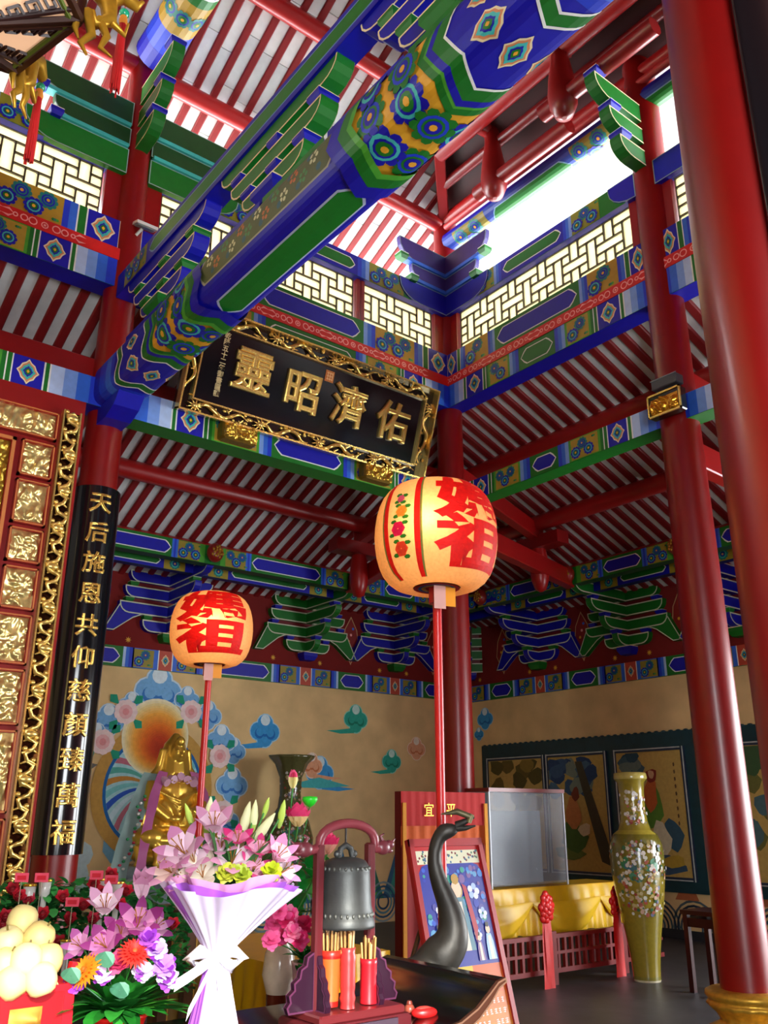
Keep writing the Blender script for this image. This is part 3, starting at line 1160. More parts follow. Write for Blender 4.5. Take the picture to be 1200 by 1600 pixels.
def place_bracket(nm, loc, rz, label):
    o = protos[nm] if nm not in used else copy_tree(protos[nm])
    used.add(nm)
    o.location = loc
    o.rotation_euler = (0, 0, rz)
    tag(o, label, 'bracket', 'bracket sets of the aisle walls')


place_bracket('blue', (SB[2], WY, BZ0), 0, 'blue tiered bracket set above the gilded statue')
place_bracket('green', (SB[3], WY, BZ0), 0, 'green tiered bracket set of the back wall')
place_bracket('blue', (SB[4], WY, BZ0), 0, 'blue tiered bracket set of the back wall near the corner')
place_bracket('green', (SB[1], WY, BZ0), 0, 'green tiered bracket set mostly hidden behind the couplet column')
place_bracket('blue', (WX, SR[0], BZ0), -math.pi / 2, 'blue tiered bracket set over the framed paintings next to the corner column')
place_bracket('green', (WX, SR[1], BZ0), -math.pi / 2, 'green tiered bracket set over the framed paintings')
place_bracket('blue', (WX, SR[2], BZ0), -math.pi / 2, 'blue tiered bracket set in the gap beyond the tablet column')
place_bracket('green', (WX - .1, WY - .1, BZ0), -math.pi / 4, 'green tiered bracket set in the corner of the walls, behind the corner column')

# painted panels between the bracket sets
def panel_marks(P, c, h):
    pts = [(c, .12), (c + .17, .45), (c + .13, .72), (c, .95), (c - .13, .72), (c - .17, .45)]
    P.poly(pts, hexc('c9a070'), 1)
    P.poly(inset_poly(pts, .015), hexc('8a1c18'), 2)
    for k in range(5):
        P.disc(c + .05 * math.sin(k * 2.1), .3 + .11 * k, .025, (PINK, PLUM, YEL, PINK, SKY2)[k], 3, 6)
    for sg in (-1, 1):
        for k in range(8):
            a = 2 * math.pi * k / 8
            P.poly([(c + sg * .62 + .05 * math.cos(a), .09 + .05 * math.sin(a)), (c + sg * .62 + .02 * math.cos(a + .4), .09 + .02 * math.sin(a + .4)), (c + sg * .62, .09), (c + sg * .62 + .02 * math.cos(a - .4), .09 + .02 * math.sin(a - .4))], YEL, 1)


P = Paint(face_map((0, WY - .002, 3.87), X, Z, -Y))
for a, b in zip(SB[:-1], SB[1:]): panel_marks(P, (a + b) / 2, 1)
panel_marks(P, (SB[4] + WX) / 2, 1)
P.build('painted_panels', 'paint', wall_back)
P = Paint(face_map((WX - .002, WY, 3.87), -Y, Z, -X))
sr = [WY - k for k in SR]
for a, b in zip(sr[:-1], sr[1:]): panel_marks(P, (a + b) / 2, 1)
panel_marks(P, sr[0] / 2, 1)
P.build('painted_panels', 'paint', wall_right)

# ------------------------------------------------------------------ brackets around the column heads
def column_arms(x, y, direction, label, ca, cbk, z0=8.2):
    """three tiers of arms reaching into the hall"""
    t = thing('bracket_set', label, 'bracket', (x, y, z0), group='bracket arms of the column heads')
    d = V(direction)
    sd_ = Z.cross(d)
    z = z0
    for L, h in ((.48, .2), (.62, .2), (.82, .24)):
        MB().prism(end_arm(L, h), V((x, y, z)) + d * .1, d, Z, sd_, .13, ca, CREAM, .016).build('projecting_arm', 'paint', t)
        e = V((x, y, z + h)) + d * (L)
        if L < .9:
            k = MB()
            cushion(k, e, .17, .17, .09, cbk, WHITE)
            k.build('bearing_block', 'paint', t)
        z += h + .09
    return t


column_arms(LX, CY, (0, -1, 0), 'green stepped bracket arms reaching out of the couplet column head', GREEN, BLUE)
column_arms(CX, RY, (-1, 0, 0), 'green stepped bracket arms reaching out of the tablet column head', GREEN, BLUE, 8.12)


def side_arms(x, y, d, n, label, ca, edge, ls=(1.05, .8, 1.0)):
    """stacked boards along the clerestory with lips coloured as lit undersides and small end blocks"""
    t = thing('bracket_set', label, 'bracket', (x, y, 7.9), group='bracket arms along the clerestory')
    d, n = V(d), V(n)
    dark = PLUM if ca == BLUE else hexc('164a1c')
    z = 7.87
    for i, (L, h) in enumerate(zip(ls, (.30, .22, .30))):
        if L < .05: continue
        MB().prism(end_arm(L, h), V((x, y, z)) + n * .1 + d * .12, d, Z, n, .06, ca if i == 0 else dark, hexc('8fa8a0'), .01).build('cross_arm', 'paint', t)
        z += h
        if i < 2 and ls[i + 1] > .05:
            Lp = ls[i + 1] * .86
            MB().prism([(0, 0), (Lp, 0), (Lp, .045), (0, .045)], V((x, y, z)) + n * .115 + d * .14, d, Z, n, .1, edge).build('lit_tint_lip', 'paint', t)  # strip in a bright tint: light on the underside painted as colour
            k = MB()
            cushion(k, V((x, y, z - .02)) + n * .13 + d * (Lp + .2), .13, .13, .09, GREEN if ca == BLUE else BLUE, WHITE)
            k.build('bearing_block', 'paint', t)
            z += .045
    return t


side_arms(LX, CY, X, nB, 'green bracket arms along the window just beside the couplet column', GREEN, AQUA)
side_arms(LX, CY, -X, nB, 'green bracket arms over the lattice above the gold screen', GREEN, AQUA)
side_arms(CX, CY, -X, nB, 'blue bracket arms from the corner column over the short lattice window', BLUE, SKY2, (.8, .6, .8))
side_arms(CX, CY, -Y, nR, 'blue bracket arms from the corner column under the bright opening', BLUE, SKY2, (.8, .6, .8))
side_arms(CX, RY, Y, nR, 'short blue bracket arms beside the tablet column under the bright opening', BLUE, SKY2, (.35, .01, .01))
side_arms(CX, RY, -Y, nR, 'blue bracket arms beyond the tablet column', BLUE, SKY2, (.9, .01, .01))


def painted_round(name, a, b, r, label, pattern):
    a, b = V(a), V(b)
    d = (b - a).normalized()
    L = (b - a).length
    o = tag(MB().tube([a, b], r, 20, BLUE).build(name, 'paint'), label, 'beam', kind='structure')
    s0 = Z.cross(d)
    ns = 20

    def mp(u, v, l):
        th = v / r
        rr = r + LAY * l + .002
        return a + d * u + (s0 * math.cos(th) - Z * math.sin(th)) * rr
    bands = [r * 2 * math.pi * k / ns - r for k in range(ns + 1)]
    P = Paint(mp, bands)
    pattern(P, L, r)
    P.build('painted_surface', 'paint', o)
    return o


def eave_pattern(P, L, r):
    H_ = math.pi * r
    P.rect(0, L, 0, H_, hexc('1b3a9a'), 1)
    x = .2
    k = 0
    while x < L - .5:
        if k % 2 == 0:
            flowers_panel(P, x, x + .6, .02, H_ - .02, hexc('8a7a20'), 0)
            x += .68
        else:
            P.hexbar(x, x + 1.3, H_ * .2, H_ * .8, GREEN, hexc('7fa8c8'))
            x += 1.36
        k += 1


painted_round('painted_beam', (CX - .02, CY - .1, 9.08), (CX - .02, 1.3, 9.08), .13, 'blue painted round eave beam above the bright opening', eave_pattern)


def top_pattern(P, L, r):
    H_ = 2 * math.pi * r
    P.rect(0, .55, -r, H_ - r, SKY1, 1)
    P.rect(.0, .25, -r, H_ - r, BLUE, 2)
    P.rect(.55, 1.0, -r, H_ - r, hexc('b08a20'), 1)
    for k in range(8):
        P.flower(.78, -r + H_ * (k + .5) / 8, .1, TEAL, BLUE, GREEN, YEL, 2)
    P.rect(1.0, 1.12, -r, H_ - r, GREEN, 1); P.rect(1.12, 1.15, -r, H_ - r, WHITE, 1)
    P.rect(1.15, L, -r, H_ - r, BLUE, 1)
    for j in range(2):
        for k in range(6): P.loz(1.45 + .5 * j, -r + H_ * (k + .5) / 6, .2, .09, 2)
    P.rect(2.1, 2.25, -r, H_ - r, GREEN, 2)


painted_round('painted_beam', (LX, CY - .25, 9.42), (LX, 2.0, 9.42), .21, 'painted round roof beam above the couplet column head', top_pattern)

# ------------------------------------------------------------------ the great painted beam along the hall and its bracket row
GBX = LX
GB0, GB1 = CY - .17, FY + .1
hw, hh, gz = .20, .205, 5.40
sec = []
for k in range(28):
    a = 2 * math.pi * k / 28 + math.pi / 2
    c_, s_ = math.cos(a), math.sin(a)
    e = .52
    sec.append((hw * (abs(c_) ** e) * (1 if c_ >= 0 else -1), hh * (abs(s_) ** e) * (1 if s_ >= 0 else -1)))
# a runs from the top over the side facing -x, the bottom, then the side facing +x
cum = [0.0]
for k in range(28):
    p, q = sec[k], sec[(k + 1) % 28]
    cum.append(cum[-1] + math.hypot(q[0] - p[0], q[1] - p[1]))
PER = cum[-1]
gb = tag(MB().prism(sec, (GBX, (GB0 + GB1) / 2, gz), X, Z, Y, GB0 - GB1, BLUE).build('great_beam', 'paint'), 'great painted beam running overhead from the couplet column to the near column', 'beam', kind='structure')


def gmap(u, v, l):
    v = min(max(v, 0), PER - 1e-6)
    k = max(i for i in range(28) if cum[i] <= v)
    t = (v - cum[k]) / (cum[k + 1] - cum[k])
    p, q = sec[k], sec[(k + 1) % 28]
    x_, z_ = p[0] + (q[0] - p[0]) * t, p[1] + (q[1] - p[1]) * t
    nx, nz = q[1] - p[1], -(q[0] - p[0])
    ln = math.hypot(nx, nz)
    sgn = 1 if nx * x_ + nz * z_ > 0 else -1
    e_ = (LAY * l + .0015) / ln * sgn
    return V((GBX + x_ + nx * e_, GB0 - u, gz + z_ + nz * e_))


P = Paint(gmap, cum)
LB = GB0 - GB1
VB = PER / 2                       # middle of the underside
for sg in (0, 1):
    m = (lambda a: a) if sg == 0 else (lambda a: LB - a)

    def R(a, b, col, lay=1, v0=0, v1=PER):
        x0, x1 = sorted((m(a), m(b)))
        P.rect(x0, x1, v0, v1, col, lay)

    def CH(a, wd, tip, col, lay):
        # zigzag band round the beam: its points lie on the middle of each side
        nz_ = 4
        for k in range(nz_):
            v0, v1 = PER * k / nz_ + PER / 8, PER * (k + 1) / nz_ + PER / 8
            vm = (v0 + v1) / 2
            for (p, q, e0, e1) in ((v0, vm, 0, tip), (vm, v1, tip, 0)):
                P.poly([(m(a + e0), p), (m(a + wd + e0), p), (m(a + wd + e1), q), (m(a + e1), q)], col, lay)
    R(0, .15, BLUE); R(.15, .3, SKY1, 2); R(.3, .42, SKY2, 2); R(.42, .5, SKY1, 2)
    R(.42, 1.25, BLUE, 1)
    CH(.48, .018, .1, WHITE, 4); CH(.498, .08, .1, GREEN, 3); CH(.578, .018, .1, WHITE, 4)
    for k in range(7): P.loz(m(.88), PER * (k + .5) / 7, .12, .075, 3)
    CH(1.06, .018, .1, WHITE, 5); CH(1.078, .09, .1, GREEN, 5); CH(1.168, .05, .1, BLUE, 5)
    R(1.25, 2.0, YEL, 2)
    CH(1.2, .07, .1, LGREEN, 4); CH(1.24, .05, .1, GREEN, 5)
    i = 0
    for a in (1.5, 1.8):
        for k in range(7):
            vv = PER * (k + (.5 if i % 2 == 0 else 0)) / 7
            if vv < .05 or vv > PER - .05: continue
            c1, c2 = (BLUE, GREEN) if (k + i) % 2 == 0 else (GREEN, BLUE)
            P.flower(m(a), vv, .135, c1, AQUA if c1 == BLUE else SKY1, c2, YEL, 6 + 6 * (k % 2), 9)
        i += 1
    CH(1.86, .09, .1, LGREEN, 19); CH(1.91, .09, .1, GREEN, 20); CH(2.0, .12, .1, BLUE, 19)
# the long middle
P.rect(2.0, LB - 2.0, 0, PER, BLUE, 1)
bh = .215
P.hexbar(2.16, LB - 2.16, VB - bh / 2, VB + bh / 2, GREEN, hexc('b8c4e0'), .1, .014, 2)
for sg in (-1, 1):
    vc = VB + sg * (hw + hh * .95)
    P.hexbar(2.13, LB - 2.13, vc - .14, vc + .14, hexc('4d5a2c'), hexc('a8a890'), .1, .014, 2)
    x = 2.3
    k = 0
    while x < LB - 2.3:
        for j in range(5):
            a = 2 * math.pi * j / 5
            P.disc(x + .035 * math.cos(a), vc + (.03 if k % 2 else -.04) + .035 * math.sin(a), .018, (hexc('cfd4a8'), hexc('c06a30'), hexc('3f8a4a'))[k % 3], 4, 6)
        P.disc(x + .06, vc + (.07 if k % 2 == 0 else -.07), .03, hexc('1f5a6a'), 4, 6)
        x += .115
        k += 1
P.build('painted_surface', 'paint', gb)
# corbel under the beam end at the couplet column
cb2 = tag(MB().prism([(0, 0), (.22, 0), (.4, .06), (.5, .16), (.5, .18), (0, .18)], (LX, CY - .12, 5.03), -Y, Z, X, .24, BLUE).build('corbel', 'paint'), 'blue corbel under the great beam at the couplet column', 'corbel', kind='structure')
# the upper beam on the bracket row
ub = tag(MB().prism([(-.09, 0), (.09, 0), (.09, .24), (-.09, .24)], (GBX, (GB0 + .1) / 2, 6.38), X, Z, Y, GB0 - .1, BLUE).build('upper_beam', 'paint'), 'slim green and blue painted beam on the bracket row over the great beam', 'beam', kind='structure')
P = Paint(face_map((GBX - .09, GB0, 6.38), -Y, Z, -X))
P.rect(0, 7.3, 0, .24, BLUE, 1)
P.hexbar(.75, 7.2, .045, .20, GREEN, hexc('6f9ad0'), .1, .012, 2)
flowers_panel(P, .2, .7, .01, .23, hexc('8a8a20'), 0)
P.build('painted_front', 'paint', ub)
# the low cushion beam between great beam and brackets
mb = MB().prism([(-.1, 0), (.1, 0), (.13, .05), (.1, .1), (-.1, .1), (-.13, .05)], (GBX, (GB0 + GB1) / 2, gz + hh - .01), X, Z, Y, GB0 - GB1 - 1.0, GREEN)
cbm = tag(mb.build('cushion_beam', 'paint'), 'green and blue cushion beam lying on the great beam', 'beam', kind='structure')
P = Paint(face_map((GBX - .1305, GB0 - .5, gz + hh + .0), -Y, Z, -X))
for k in range(7):
    P.rect(.02 + k * .8, .78 + k * .8, .0, .08, BLUE if k % 2 == 0 else GREEN, 1)
P.build('painted_front', 'paint', cbm)


def beam_bracket(yc, ca, cbk, label):
    t = thing('bracket_set', label, 'bracket', (GBX, yc, gz + hh + .09), group='bracket row on the great beam')
    z = gz + hh + .09
    k = MB()
    cushion(k, (GBX, yc, z), .3, .3, .12, cbk, CREAM)
    k.build('base_block', 'paint', t)
    z += .10
    for i, L in enumerate((.42, .62, .8)):
        h = .15
        MB().prism(arm_poly(L, L, h, .17), (GBX, yc, z), Y, Z, X, .14, ca, CREAM, .014).build('cross_arm', 'paint', t)
        if i < 2:
            for sg in (-1, 0, 1):
                k = MB()
                cushion(k, (GBX, yc + sg * L * .86, z + h), .17, .15, .075, cbk, CREAM)
                k.build('bearing_block', 'paint', t)
        z += h + .075
    return t


beam_bracket(6.38, BLUE, GREEN, 'blue bracket set on the great beam next to the couplet column')
beam_bracket(4.52, GREEN, BLUE, 'green bracket set on the middle of the great beam')
beam_bracket(2.66, BLUE, GREEN, 'blue bracket set on the great beam at the top of the picture')
# ------------------------------------------------------------------ helpers for carving, cloth and plants
def tess(co, fs, mx):
    """split the triangles of a flat lettering mesh so that it can follow a round surface"""
    co = [tuple(p) for p in co]
    tri = []
    for f in fs:
        for k in range(1, len(f) - 1): tri.append((f[0], f[k], f[k + 1]))
    cache = {}

    def midp(a, b):
        key = (min(a, b), max(a, b))
        if key not in cache:
            cache[key] = len(co)
            co.append(tuple((co[a][i] + co[b][i]) / 2 for i in range(3)))
        return cache[key]
    out = []
    stack = tri
    while stack:
        a, b, c = stack.pop()
        ls = [(math.dist(co[a], co[b]), a, b, c), (math.dist(co[b], co[c]), b, c, a), (math.dist(co[c], co[a]), c, a, b)]
        L, p, q, r = max(ls)
        if L > mx:
            m_ = midp(p, q)
            stack += [(p, m_, r), (m_, q, r)]
        else:
            out.append((a, b, c))
    return co, out


def relief(w_, h_, seed, cell=.014, amp=.03, scroll=True):
    """height field of dense carved foliage and figures; returns grid points (u, v, height)"""
    r = np.random.default_rng(seed)
    nu, nv = max(6, int(w_ / cell)), max(6, int(h_ / cell))
    U, W_ = np.meshgrid(np.linspace(0, w_, nu), np.linspace(0, h_, nv))
    H_ = np.zeros_like(U)
    n = int(w_ * h_ / .0024)
    for k in range(n):
        cx, cy = r.uniform(0, w_), r.uniform(0, h_)
        s1, s2 = r.uniform(.022, .07), r.uniform(.013, .026)
        a = r.uniform(0, math.pi)
        dx, dy = U - cx, W_ - cy
        p, q = dx * math.cos(a) + dy * math.sin(a), -dx * math.sin(a) + dy * math.cos(a)
        b = np.exp(-(p / s1) ** 2 - (q / s2) ** 2) * r.uniform(.4, 1.0)
        H_ = np.maximum(H_, b)
    H_ *= amp
    H_[0, :] = H_[-1, :] = 0
    H_[:, 0] = H_[:, -1] = 0
    return U, W_, H_


def relief_into(mb, O, U_, W_, N, w_, h_, seed, col, cell=.014, amp=.03):
    a, b, c = relief(w_, h_, seed, cell, amp)
    P_ = [[V(O) + V(U_) * a[i, j] + V(W_) * b[i, j] + V(N) * c[i, j] for j in range(a.shape[1])] for i in range(a.shape[0])]
    mb.grid(P_, col)


def frame_of(d):
    d = V(d).normalized()
    a = d.orthogonal().normalized()
    return d, a, d.cross(a)


def petal(mb, base, d, nrm, L, W_, curl, col, n=5, tip=.15, cup=0.0, col2=None):
    """a bent petal or leaf: grows along d, bends towards nrm"""
    base, d, nrm = V(base), V(d).normalized(), V(nrm).normalized()
    sd_ = d.cross(nrm).normalized()
    rows = []
    for i in range(n + 1):
        t = i / n
        c = base + d * (L * (t - .25 * curl * curl * t * t * t)) + nrm * (curl * L * t * t)
        wd = W_ * (math.sin(math.pi * min(1, (t * .82 + .1))) ** .8) * (1 if t < 1 else tip)
        rows.append([c - sd_ * wd + nrm * (cup * wd), c, c + sd_ * wd + nrm * (cup * wd)])
    cols = []
    for i in range(n):
        for j in range(2):
            cols.append(col if (col2 is None or i > n * .45) else col2)
    m, q = len(rows), 3
    vs_ = [x_ for r in rows for x_ in r]
    mb.add(vs_, [(i * q + j, i * q + j + 1, (i + 1) * q + j + 1, (i + 1) * q + j) for i in range(m - 1) for j in range(2)], cols, True)


def lily(mb, pos, axis, L, c1, c2, open_=.8):
    d, a, b = frame_of(axis)
    for k in range(6):
        th = math.pi / 3 * k + .2
        rad = a * math.cos(th) + b * math.sin(th)
        dd = (d * (1 - open_ * .75) + rad * open_).normalized()
        nn = (rad * .8 - d * .6).normalized() if open_ > .5 else rad
        nn = nn - dd * nn.dot(dd)
        petal(mb, V(pos), dd * .75 + d * .45, nn, L, L * (.24 if k % 2 else .17), .35 * open_, c1, 5, .1, .12, c2)
    for k in range(5):
        th = 2 * math.pi * k / 5
        rad = a * math.cos(th) + b * math.sin(th)
        mb.tube([V(pos), V(pos) + d * L * .45 + rad * L * .1, V(pos) + d * L * .62 + rad * L * .18], [L * .012, L * .012, L * .022], 4, hexc('b8782c'))


def daisy(mb, pos, axis, r, c1, c2, n=22):
    d, a, b = frame_of(axis)
    for lay, (rr, nn_) in enumerate(((1.0, n), (.75, n - 4), (.5, n - 8))):
        for k in range(nn_):
            th = 2 * math.pi * (k + .5 * lay) / nn_
            rad = a * math.cos(th) + b * math.sin(th)
            petal(mb, V(pos) + d * (.1 * lay * r), rad + d * (.12 + .3 * lay), -d, r * rr, r * .1, .12, c1, 3, .5)
    mb.ell(V(pos) + d * r * .15, r * .2, c2, 8, 5)


def ruffle(mb, pos, axis, r, c1, c2, seed=0, n=26):
    """carnation: many frilled petals round a dome"""
    rr_ = random.Random(seed)
    d, a, b = frame_of(axis)
    for k in range(n):
        th = 2.399963 * k
        el = math.acos(1 - (k + .5) / n)
        rad = a * math.cos(th) + b * math.sin(th)
        dd = d * math.cos(el) + rad * math.sin(el)
        nn = (rad * math.cos(el) - d * math.sin(el))
        petal(mb, V(pos), dd, nn, r * rr_.uniform(.85, 1.1), r * .42, rr_.uniform(.0, .4), c1 if rr_.random() < .75 else c2, 3, 1.0, rr_.uniform(-.3, .3))


def rose(mb, pos, axis, r, c1, c2):
    d, a, b = frame_of(axis)
    mb.ell(V(pos) + d * r * .35, (r * .42, r * .42, r * .5), c2, 8, 6)
    for lay, (n, s, o) in enumerate(((3, .6, .25), (4, .85, .5), (5, 1.0, .85))):
        for k in range(n):
            th = 2 * math.pi * (k + .37 * lay) / n
            rad = a * math.cos(th) + b * math.sin(th)
            petal(mb, V(pos), d + rad * o, rad - d * .1, r * s * 1.15, r * .55 * s, .2 * o - .15, c1 if lay else c2, 4, .7, -.35)


def leafy(mb, pos, axis, L, W_, col, curl=.3):
    d, a, b = frame_of(axis)
    nn = (Z - d * Z.dot(d))
    nn = nn.normalized() if nn.length > .1 else a
    petal(mb, pos, d, -nn, L, W_, curl, col, 5, .1, -.15)


def rdir(el0, el1, az0=0, az1=2 * math.pi):
    e, a = random.uniform(el0, el1), random.uniform(az0, az1)
    return V((math.cos(e) * math.cos(a), math.cos(e) * math.sin(a), math.sin(e)))


# ------------------------------------------------------------------ the gold plaque
PBL, PBR, PTL = at(272, 639, y=7.42), at(655, 745, y=7.42), at(305, 474, y=7.1)
PW = PBR.x - PBL.x
PZ0 = 5.385
pU = X.copy()
pW = (V((PBL.x, 7.1, PTL.z + .01)) - V((PBL.x, 7.42, PZ0)))
PH = pW.length
pW.normalize()
pN = pU.cross(pW)
if pN.y > 0: pN = -pN
pO = V((PBL.x, 7.42, PZ0))
plq = thing('plaque', 'black plaque with four gold characters in a carved gold dragon frame', 'plaque', pO + pU * PW / 2)
fw = .155
MB().prism([(0, 0), (PW, 0), (PW, PH), (0, PH)], pO - pN * .03, pU, pW, pN, .06, hexc('14120e')).build('backing_board', 'black', plq)
MB().prism([(fw, fw), (PW - fw, fw), (PW - fw, PH - fw), (fw, PH - fw)], pO + pN * .004, pU, pW, pN, .012, hexc('101317')).build('field', 'black', plq, label='glossy black field of the plaque')
b = MB()
for (u0, u1, v0, v1, t) in ((0, PW, 0, .018, .1), (0, PW, PH - .018, PH, .1), (0, .018, 0, PH, .1), (PW - .018, PW, 0, PH, .1),
                            (fw - .016, PW - fw + .016, fw - .016, fw, .05), (fw - .016, PW - fw + .016, PH - fw, PH - fw + .016, .05),
                            (fw - .016, fw, fw, PH - fw, .05), (PW - fw, PW - fw + .016, fw, PH - fw, .05)):
    b.prism([(u0, v0), (u1, v0), (u1, v1), (u0, v1)], pO + pN * (t / 2), pU, pW, pN, t, GOLD)
b.build('frame_moulding', 'gold', plq)


def dragon(mb, u0, u1, v0, v1, seed):
    """one dragon winding along a frame member from (u0,v0) to (u1,v1), among small clouds"""
    r = random.Random(seed)
    p0, p1 = V((u0, v0)), V((u1, v1))
    d = (p1 - p0)
    L = d.length
    d.normalize()
    q = V((-d.y, d.x))
    amp = fw * .26
    pts, rad = [], []
    n = 26
    for i in range(n + 1):
        t = i / n
        c = p0 + d * (L * (.16 + .78 * t)) + q * (amp * math.sin(t * 9.5 + seed))
        pts.append(pO + pU * c.x + pW * c.y + pN * (.035 + .012 * math.sin(t * 19)))
        rad.append(.006 + .018 * math.sin(math.pi * min(1, t * .9 + .12)))
    mb.tube(pts, rad, 7, GOLD)
    h = p0 + d * (L * .12)
    hp = pO + pU * h.x + pW * h.y + pN * .045
    mb.ell(hp, (.04, .035, .036), GOLD, 8, 6)
    for k in range(9):
        a = 2 * math.pi * k / 9
        e = hp + pU * (.085 * math.cos(a)) + pW * (.07 * math.sin(a)) - pN * .01
        mb.tube([hp, (hp + e) / 2 + pN * .015, e], [.012, .009, .003], 5, GOLD)
    for k in range(4):
        t = .22 + .2 * k
        c = p0 + d * (L * t) + q * (amp * (-1 if k % 2 else 1) * .9)
        e = pO + pU * c.x + pW * c.y + pN * .03
        for j in range(3):
            mb.tube([e, e + pU * r.uniform(-.05, .05) + pW * r.uniform(-.04, .04) + pN * .01], [.011, .004], 5, GOLD)
    for k in range(int(L * 26)):
        t = r.random()
        s = r.choice((-1, 1)) * r.uniform(.3, .92) * (fw * .42)
        c = p0 + d * (L * t) + q * s
        e = pO + pU * c.x + pW * c.y + pN * .012
        R_ = r.uniform(.008, .019)
        mb.ell(e, (R_ * r.uniform(1, 1.9), R_, R_ * 1.1), GOLD, 7, 5)


segs = []
nd = 4
for k in range(nd):
    a, c = fw * .6 + (PW - fw * 1.2) * k / nd, fw * .6 + (PW - fw * 1.2) * (k + 1) / nd
    segs.append((a, c, fw * .5, fw * .5))
    segs.append((a, c, PH - fw * .5, PH - fw * .5))
for xx in (fw * .5, PW - fw * .5):
    segs.append((xx, xx, PH - fw * .9, fw * .9))
for k, (a, c, v0, v1) in enumerate(segs):
    mb = MB()
    dragon(mb, a, c, v0, v1, k)
    mb.build('carved_dragon', 'gold', plq)


def on_plaque(u, v, k=.012):
    return lambda x_, y_, z_: pO + pU * (u + x_) + pW * (v + y_) + pN * (k + z_)


for ch, u, v, s in (('靈', .235, .52, .64), ('昭', .43, .49, .62), ('濟', .625, .50, .62), ('佑', .825, .49, .62)):
    mb = MB()
    text_into(mb, ch, s * .76, on_plaque(PW * u, PH * v, .026), hexc('fcd878'), .006, .016, -.003)
    mb.build('character', 'gold', plq, label='raised gold character ' + ch)
mb = MB()
for k, ch in enumerate('乾隆五十二年御書匾額'):
    text_into(mb, ch, .07, on_plaque(PW * .125, PH * (.80 - .062 * k), .012), hexc('d8c890'), .002, .0, .0015)
mb.build('inscription', 'goldp', plq, label='small gold inscription column')
mb = MB().prism([(-.055, -.062), (.055, -.062), (.055, .062), (-.055, .062)], pO + pU * (PW * .525) + pW * (PH * .76) + pN * .014, pU, pW, pN, .008, hexc('c8783a'))
sq = mb.build('seal', 'print', plq, label='square orange seal')
P = Paint(face_map(pO + pU * (PW * .525 - .05) + pW * (PH * .76 - .056) + pN * .018, pU, pW, pN))
for k in range(3):
    P.rect(.01, .09, .018 + .034 * k, .026 + .034 * k, hexc('f0c890'), 1)
    P.rect(.02 + .03 * k, .028 + .03 * k, .01, .1, hexc('f0c890'), 2)
P.build('seal_strokes', 'print', sq)
# two gilded rests under the plaque
for (u, v, n) in ((368, 677, 'the dark left end'), (583, 737, 'the right end')):
    c = at(u, v, y=7.46)
    t = thing('plaque_rest', 'small carved gold rest under %s of the plaque' % ('the inscription end' if u < 500 else 'the far end'), 'bracket', (c.x, 7.46, 5.2), group='gold rests under the plaque')
    MB().cbox((c.x, 7.42, 5.30), (.40, .14, .2), hexc('8a6a20'), .02).build('block', 'goldp', t)
    mb = MB()
    relief_into(mb, (c.x - .19, 7.345, 5.21), X, Z, -Y, .38, .18, 40 + u, hexc('d8b048'), .012, .06)
    mb.build('carving', 'gold', t)

# ------------------------------------------------------------------ couplet board on the column, and the near one
def couplet(cx, cy, r, z0, z1, chars, label, face=-math.pi / 2, wrap=1.0, size=.25):
    t = thing('couplet_board', label, 'sign', (cx, cy, z0))
    rows = []
    n = 14
    for rr, rev in ((r, False), (r + .03, True)):
        rows.append([(rr, face - wrap + 2 * wrap * k / n) for k in range(n + 1)])
    loop = [(a, th) for a, th in rows[0]] + [(a, th) for a, th in reversed(rows[1])]
    vs_ = [(cx + a * math.cos(th), cy + a * math.sin(th), z) for z in (z0, z1) for a, th in loop]
    m = len(loop)
    mb = MB().add(vs_, [(i, (i + 1) % m, m + (i + 1) % m, m + i) for i in range(m)], hexc('0c1014'), True)
    for z in (0, 1):
        mb.add(vs_[z * m:(z + 1) * m], [(i, i + 1, m - 2 - i, m - 1 - i) for i in range(n)], hexc('0c1014'))
    mb.build('board', 'black', t)
    R_ = r + .03
    N_ = len(chars)
    for k, ch in enumerate(chars):
        zc = z1 - (k + .62) * (z1 - z0 - .05) / N_
        co, fs = text_mesh(ch, size, .004, .006, -.001)
        co, fs = tess(co, fs, .06)
        mb = MB().add([(cx + (R_ + .004 + p[2]) * math.cos(face + p[0] / R_), cy + (R_ + .004 + p[2]) * math.sin(face + p[0] / R_), zc + p[1]) for p in co], fs, hexc('e8c060'))
        mb.build('character', 'gold', t, label='raised gold character ' + ch)
    return t


couplet(LX, CY, RC * 1.02, 1.31, 4.42, '天后施恩共仰慈顏臻萬福', 'tall curved black couplet board with gold characters on the red column', face=-math.pi / 2 - .12, wrap=1.38, size=.2)
couplet(LX + .045, FY, .19, 1.2, 5.42, '', 'edge of a black couplet board on the very near red column', wrap=.78)

# ------------------------------------------------------------------ small things on the columns
c = at(1040, 629, x=CX - .28)
t = thing('gold_tablet', 'small black and gold carved tablet fixed to the red column', 'tablet', c)
MB().cbox((CX - .255, c.y, c.z), (.1, .36, .235), hexc('15110c'), .01).build('board', 'black', t)
mb = MB()
for (y0, y1, z0, z1) in ((-.18, .18, -.117, -.1), (-.18, .18, .1, .117), (-.18, -.165, -.117, .117), (.165, .18, -.117, .117)):
    mb.box((CX - .318, c.y + y0, c.z + z0), (CX - .30, c.y + y1, c.z + z1), GOLD)
mb.build('border', 'gold', t)
mb = MB()
relief_into(mb, (CX - .306, c.y + .15, c.z - .095), -Y, Z, -X, .30, .16, 77, hexc('d8a030'), .008, .05)
mb.build('carving', 'gold', t)
c2 = at(1040, 597, x=CX - .26)
t = thing('junction_box', 'small grey metal box above the gold tablet', 'box', c2)
MB().cbox((CX - .24, c2.y, c2.z), (.12, .28, .1), hexc('4a4d50'), .008).build('housing', 'plastic', t)
